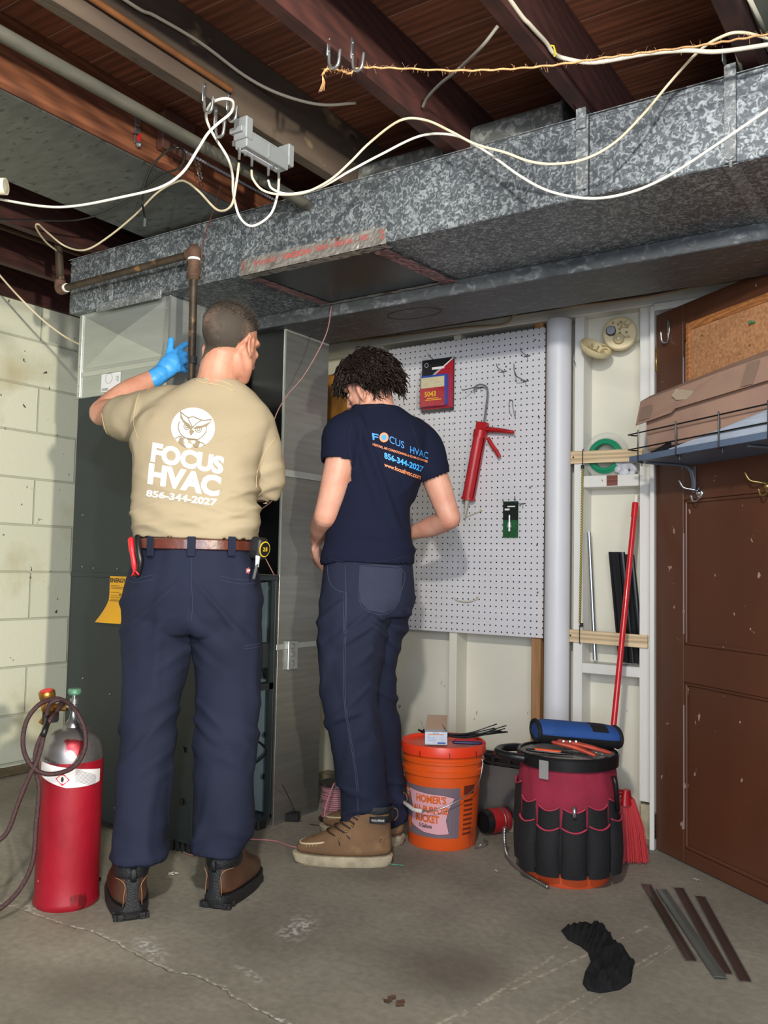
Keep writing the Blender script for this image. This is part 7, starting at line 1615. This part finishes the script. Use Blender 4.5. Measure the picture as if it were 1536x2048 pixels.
def cut2(p, n_):
    return (n_.z < -.6 and p.z < B(737, 1112).z) or ((p-s1).dot(s1d) > .020 and (p-s1).length < .098 and (p-s1).dot(HR) < .045 and (p-s1).dot(HF) < .05) or ((p-s2).dot(s2d) > .020 and (p-s2).length < .098 and (p-s2).dot(HR) > -.045)
shirt2 = finish('t_shirt', fuse('shirt', b_, .0062, 5), NVS, man2, disp2, cut2, 'navy T-shirt with blue and orange print', .0025)
bv2 = bvh_of(shirt2)
PB = mat('print_bright_blue', '#3d8fe0', .6); PO = mat('print_salmon', '#e58a5a', .6)
for tx_, qd_, of_, as_ in (('F', ((744, 866), (757, 869), (757, 882), (745, 880)), .02, 1), ('CUS', ((779, 871), (808, 884), (808, 898), (779, 885)), 0, 3), ('HVAC', ((820, 892), (856, 905), (856, 918), (820, 906)), 0, 3)):
    b_ = MB(); drape_text(b_, tx_, bv2, qd_, 0, of_, asp=as_); obj('blue_lettering', b_, PB, shirt2)
b_ = MB(); drape_poly(b_, bv2, [(768+9.2*cos(a*pi/10), 875+9.8*sin(a*pi/10)) for a in range(20)], .0014, 3); dot = obj('ring_emblem', b_, PO, shirt2, label='orange ring emblem')
b_ = MB(); drape_poly(b_, bv2, [(768+5.4*cos(a*pi/8), 875+5.8*sin(a*pi/8)) for a in range(16)], .0024, 3); obj('blue_centre', b_, PB, dot)
b_ = MB(); drape_text(b_, 'HEATING, AIR CONDITIONING & SO MUCH MORE', bv2, ((745, 886), (855, 921), (855, 926), (745, 892)), 0, .02, asp=20); obj('orange_lettering', b_, PO, shirt2)
b_ = MB(); drape_text(b_, '856-344-2027', bv2, ((768, 904), (847, 933), (845, 945), (769, 917)), 0, .03, asp=8); obj('phone_lettering', b_, mat('print_sky_blue', '#3aa0f2', .6), shirt2)
b_ = MB(); drape_text(b_, 'www.focushvac.com', bv2, ((768, 925), (842, 949), (840, 959), (769, 933)), 0, .02, asp=9); obj('web_lettering', b_, PO, shirt2)
b_ = MB()
for px in ([(735, 816), (757, 811), (780, 815)], [(706, 836), (698, 870), (700, 905), (705, 930)], [(822, 848), (838, 900), (843, 950), (842, 980)], [(652, 1118), (700, 1124), (760, 1123), (822, 1112)]): drape_line(b_, bv2, px, .0014)
obj('shirt_seam', b_, mat('navy_seam', '#11162b', .9), shirt2, smooth=True, kind='stuff')
NV2 = mat('washed_navy_canvas', '#1d2236', .85, 0, .16, 4, bump=.08, bs=240, spec=.25, spots=((6, .60, '#2f344c', (1, 1, .5), .15), (22, .74, '#8a8fa0', (1, 1, .35), .03)))
b_ = MB()
loft(b_, D2, [(737, 1108, 0, 84, .115), (737, 1135, 0, 86, .118), (736, 1165, 0, 90, .125), (735, 1200, .0, 93, .130), (728, 1232, .0, 86, .12)], 2.3, n=40)
loft(b_, D2, [(712, 1205, -.02, 72, .11), (703, 1264, -.035, 65, .105), (699, 1339, -.045, 61, .098), (699, 1401, -.05, 56, .09), (708, 1455, -.05, 54, .085), (718, 1524, -.05, 49, .080), (726, 1578, -.05, 43, .078), (730, 1612, -.05, 47, .082), (729, 1640, -.05, 42, .080)], 2.1)
loft(b_, D2, [(765, 1205, .06, 58, .10), (756, 1264, .08, 50, .095), (742, 1340, .10, 46, .09), (745, 1401, .11, 44, .085), (756, 1455, .12, 44, .08), (760, 1524, .13, 43, .078), (765, 1590, .135, 44, .08), (772, 1643, .14, 40, .078)], 2.1)
k2 = B(700, 1430, -.05); zc2 = B(740, 1260).z
tr2 = finish('work_trousers', fuse('trousers', b_, .0065, 5), NV2, man2, dispT(B(728, 1640).z, k2.z, zc2, ctr2, 20), lambda p, n_: (n_.z < -.6 and p.z < B(728, 1615).z) or (n_.z > .7 and p.z > B(738, 1120).z), None, .003)
fold_bump(NV2, 7, .6, .016, (1, 1, .8)); bt2 = bvh_of(tr2); SEAM2 = mat('faded_stitch', '#3c4057', .9)
b_ = MB()
for px in ([(720, 1131), (718, 1170), (720, 1205), (735, 1222), (765, 1229), (790, 1216), (802, 1185), (804, 1138), (720, 1131)], [(719, 1175), (760, 1184), (803, 1183)], [(719, 1180), (760, 1189), (803, 1188)], [(723, 1127), (806, 1134)], [(655, 1131), (658, 1160), (670, 1178), (690, 1185)], [(690, 1130), (692, 1185), (689, 1260), (687, 1350), (690, 1420), (700, 1480), (712, 1560), (716, 1640)], [(693, 1185), (692, 1260), (690, 1350), (693, 1420), (703, 1480), (715, 1560), (719, 1640)], [(688, 1190), (687, 1262), (696, 1262)]): drape_line(b_, bt2, px, .0011)
obj('stitching', b_, SEAM2, tr2, smooth=True, kind='stuff')
b_ = MB(); drape_poly(b_, bt2, [(721, 1132), (804, 1138), (802, 1185), (790, 1215), (765, 1227), (735, 1220), (721, 1204), (718, 1170)], .0035, 5)
obj('patch_pocket', b_, mat('faded_navy_pocket', '#272c42', .88, 0, .15, 8, bump=.1, bs=200), tr2, smooth=True, label='curved faded back pocket')
# moc toe boots
LT = mat('tan_suede', '#77583c', .8, 0, .25, 9, bump=.12, bs=100, spots=((7, .60, '#94744f', (1, 1, 1), .1), (30, .72, '#4a3626', (1, 1, 1), .03))); WS = mat('dirty_white_wedge', '#b5a78c', .8, 0, .25, 22, bump=.3, bs=70); WS2 = mat('white_thread', '#c9b48e', .7)
def boot2(hx, hy, dr, near):
    bo, Q, d, r_ = boot(man2, (hx, hy), dr, .335, .055, LT, WS, .032, top=.185)
    b_ = MB(); n = 26; b_.tube([Q(.043*sin(a)*1.05, .245+.070*cos(a), .070+.010*cos(a)*-1+.006) for a in [-2.2+4.4*i/n for i in range(n+1)]], .0035, 6); 
    for i in range(0, n): 
        a = -2.2+4.4*(i+.5)/n; b_.tube([Q(.047*sin(a), .245+.075*cos(a), .068-.012*cos(a)), Q(.039*sin(a), .245+.062*cos(a), .080-.010*cos(a))], .0010, 4)
    obj('moc_toe_stitching', b_, WS2, bo, smooth=True)
    b_ = MB()
    for i in range(5): 
        y_, z_ = (.218, .193, .174, .160, .149)[i], (.108, .124, .139, .155, .169)[i]
        b_.tube(smooth_path([Q(-.044, y_-.035, z_-.012), Q(-.030, y_-.006, z_+.001), Q(.0, y_+.004, z_+.004), Q(.034, y_-.02, z_)], 3), .0030, 6)
    b_.tube(smooth_path([Q(-.01, .17, .108), Q(-.035, .165, .115), Q(-.05, .145, .10), Q(-.044, .13, .085)], 4), .0024, 6)
    b_.tube(smooth_path([Q(-.01, .17, .108), Q(-.04, .18, .10), Q(-.052, .175, .078), Q(-.05, .17, .06)], 4), .0024, 6)
    obj('boot_laces', b_, mat('dark_laces', '#2a1d18', .7), bo, smooth=True)
    for i in range(3):
        b_ = MB(); b_.ball(Q(-.047, .175-.022*i, .098+.020*i), .0045, n=8); obj('eyelet', b_, BRASS, bo, smooth=True)
    b_ = MB()
    collar(b_, Q, .044, .146, .20)
    obj('padded_collar', b_, BK, bo, smooth=True)
    b_ = MB(); b_.tube(smooth_path([Q(-.01, -.008, .15), Q(-.008, -.020, .165), Q(-.008, -.018, .185), Q(-.008, -.006, .192)], 4), .005, 6, flat=.4); obj('pull_tab', b_, LT, bo, smooth=True)
    if near:
        ring = [Q(-.0465-.0035*sin(pi*i/6), .048+.0095*i-.03, .0) for i in range(7)]
        b_ = MB(); b_.rings([[p+V((0, 0, .148)) for p in ring], [p+V((0, 0, .170)) for p in ring]], False, False, closed=False); lb = obj('black_tag', b_, BLKP, bo, smooth=True); b_ = MB(); put_text(b_, 'WOLVERINE', Q(-.0515, .068, .155), -d*.044, (0, 0, .008), 0, .02, .044); obj('tag_print', b_, WP, lb)
    return Q
g1 = on(782, 1728, 2, 0); g2 = on(804, 1690, 2, 0)
Qn = boot2(g1.x, g1.y, (-HR*.995+HF*.04), True); boot2(g2.x, g2.y, (-HR*.9+HF*.42), False)
# curly hair: a lumpy base and many curled locks
bb2 = bvh_of(body2); HC2 = L2(0, -.008, .022)
def hl2(y): return -.72 if y < -.3 else (-.72+(y+.3)/.3*.52 if y < 0 else (-.20+.5*y if y < .5 else .05+.25*(y-.5)))
b_ = MB(); rs = []
for j in range(30):
    row = []
    for i in range(60):
        a = 2*pi*i/60; yy = cos(a); lim = math.acos(max(-1, min(1, hl2(yy*.85)))); th = lim*j/29
        w_ = RH2 @ V((sin(th)*sin(a), sin(th)*yy, cos(th))); h = bb2.ray_cast(HC2+w_*.3, -w_); th_ = .017*min(1, (29-j)/5)+.002
        row.append(h[0]+w_*(th_*(1+.5*nz(h[0], 26, 26, 26, 3)+.35*nz(h[0], 60, 60, 60, 5))))
    rs.append(row)
b_.rings(rs, True, False)
CUR = mat('dark_brown_curls', '#1d130f', .5, 0, .4, 60, (1, 1, 1), spec=.3)
hair2 = obj('hair', b_, CUR, man2, smooth=True, label='thick curly dark brown hair')
b_ = MB(); grav = V((0, 0, -1))
for (d, p, n_, rnd) in sample_scalp(1500, L2, RH2, HC2, bb2, lambda y: hl2(y)+.04, 11):
    if abs(d.x) > .72 and d.z < .02 and -.38 < d.y < .35: continue
    w_ = (p-HC2).normalized(); p = p+w_*.012; front = d.y > .25
    comb = (RH2 @ V((d.x*.5, .55 if front else -.55, -.15)))
    dirv = (w_*.22+comb*.9+V((rnd.uniform(-.35, .35), rnd.uniform(-.35, .35), rnd.uniform(-.3, .3)))).normalized()
    ln = rnd.uniform(.030, .055)+(.012 if front else 0)+(.014 if d.z < -.2 else 0); k = 11; ph = rnd.uniform(0, 6.3); cr = rnd.uniform(.004, .0085); turns = rnd.uniform(.8, 1.5)*rnd.choice((-1, 1))
    sx = dirv.cross(w_).normalized(); sy = dirv.cross(sx); q = []; c_ = p.copy(); dcur = dirv.copy()
    for i in range(k):
        t = i/(k-1); dcur = (dcur+grav*.12-w_*.05).normalized(); c_ = c_+dcur*(ln/(k-1)); cc_ = cr*min(1, t*2.2)
        q.append(c_+sx*cos(ph+turns*6.28*t)*cc_+sy*sin(ph+turns*6.28*t)*cc_)
    b_.tube(q, [(.0042)*(1-.85*(i/(k-1))**1.6) for i in range(k)], 4)
obj('curly_locks', b_, CUR, hair2, smooth=True, kind='stuff')
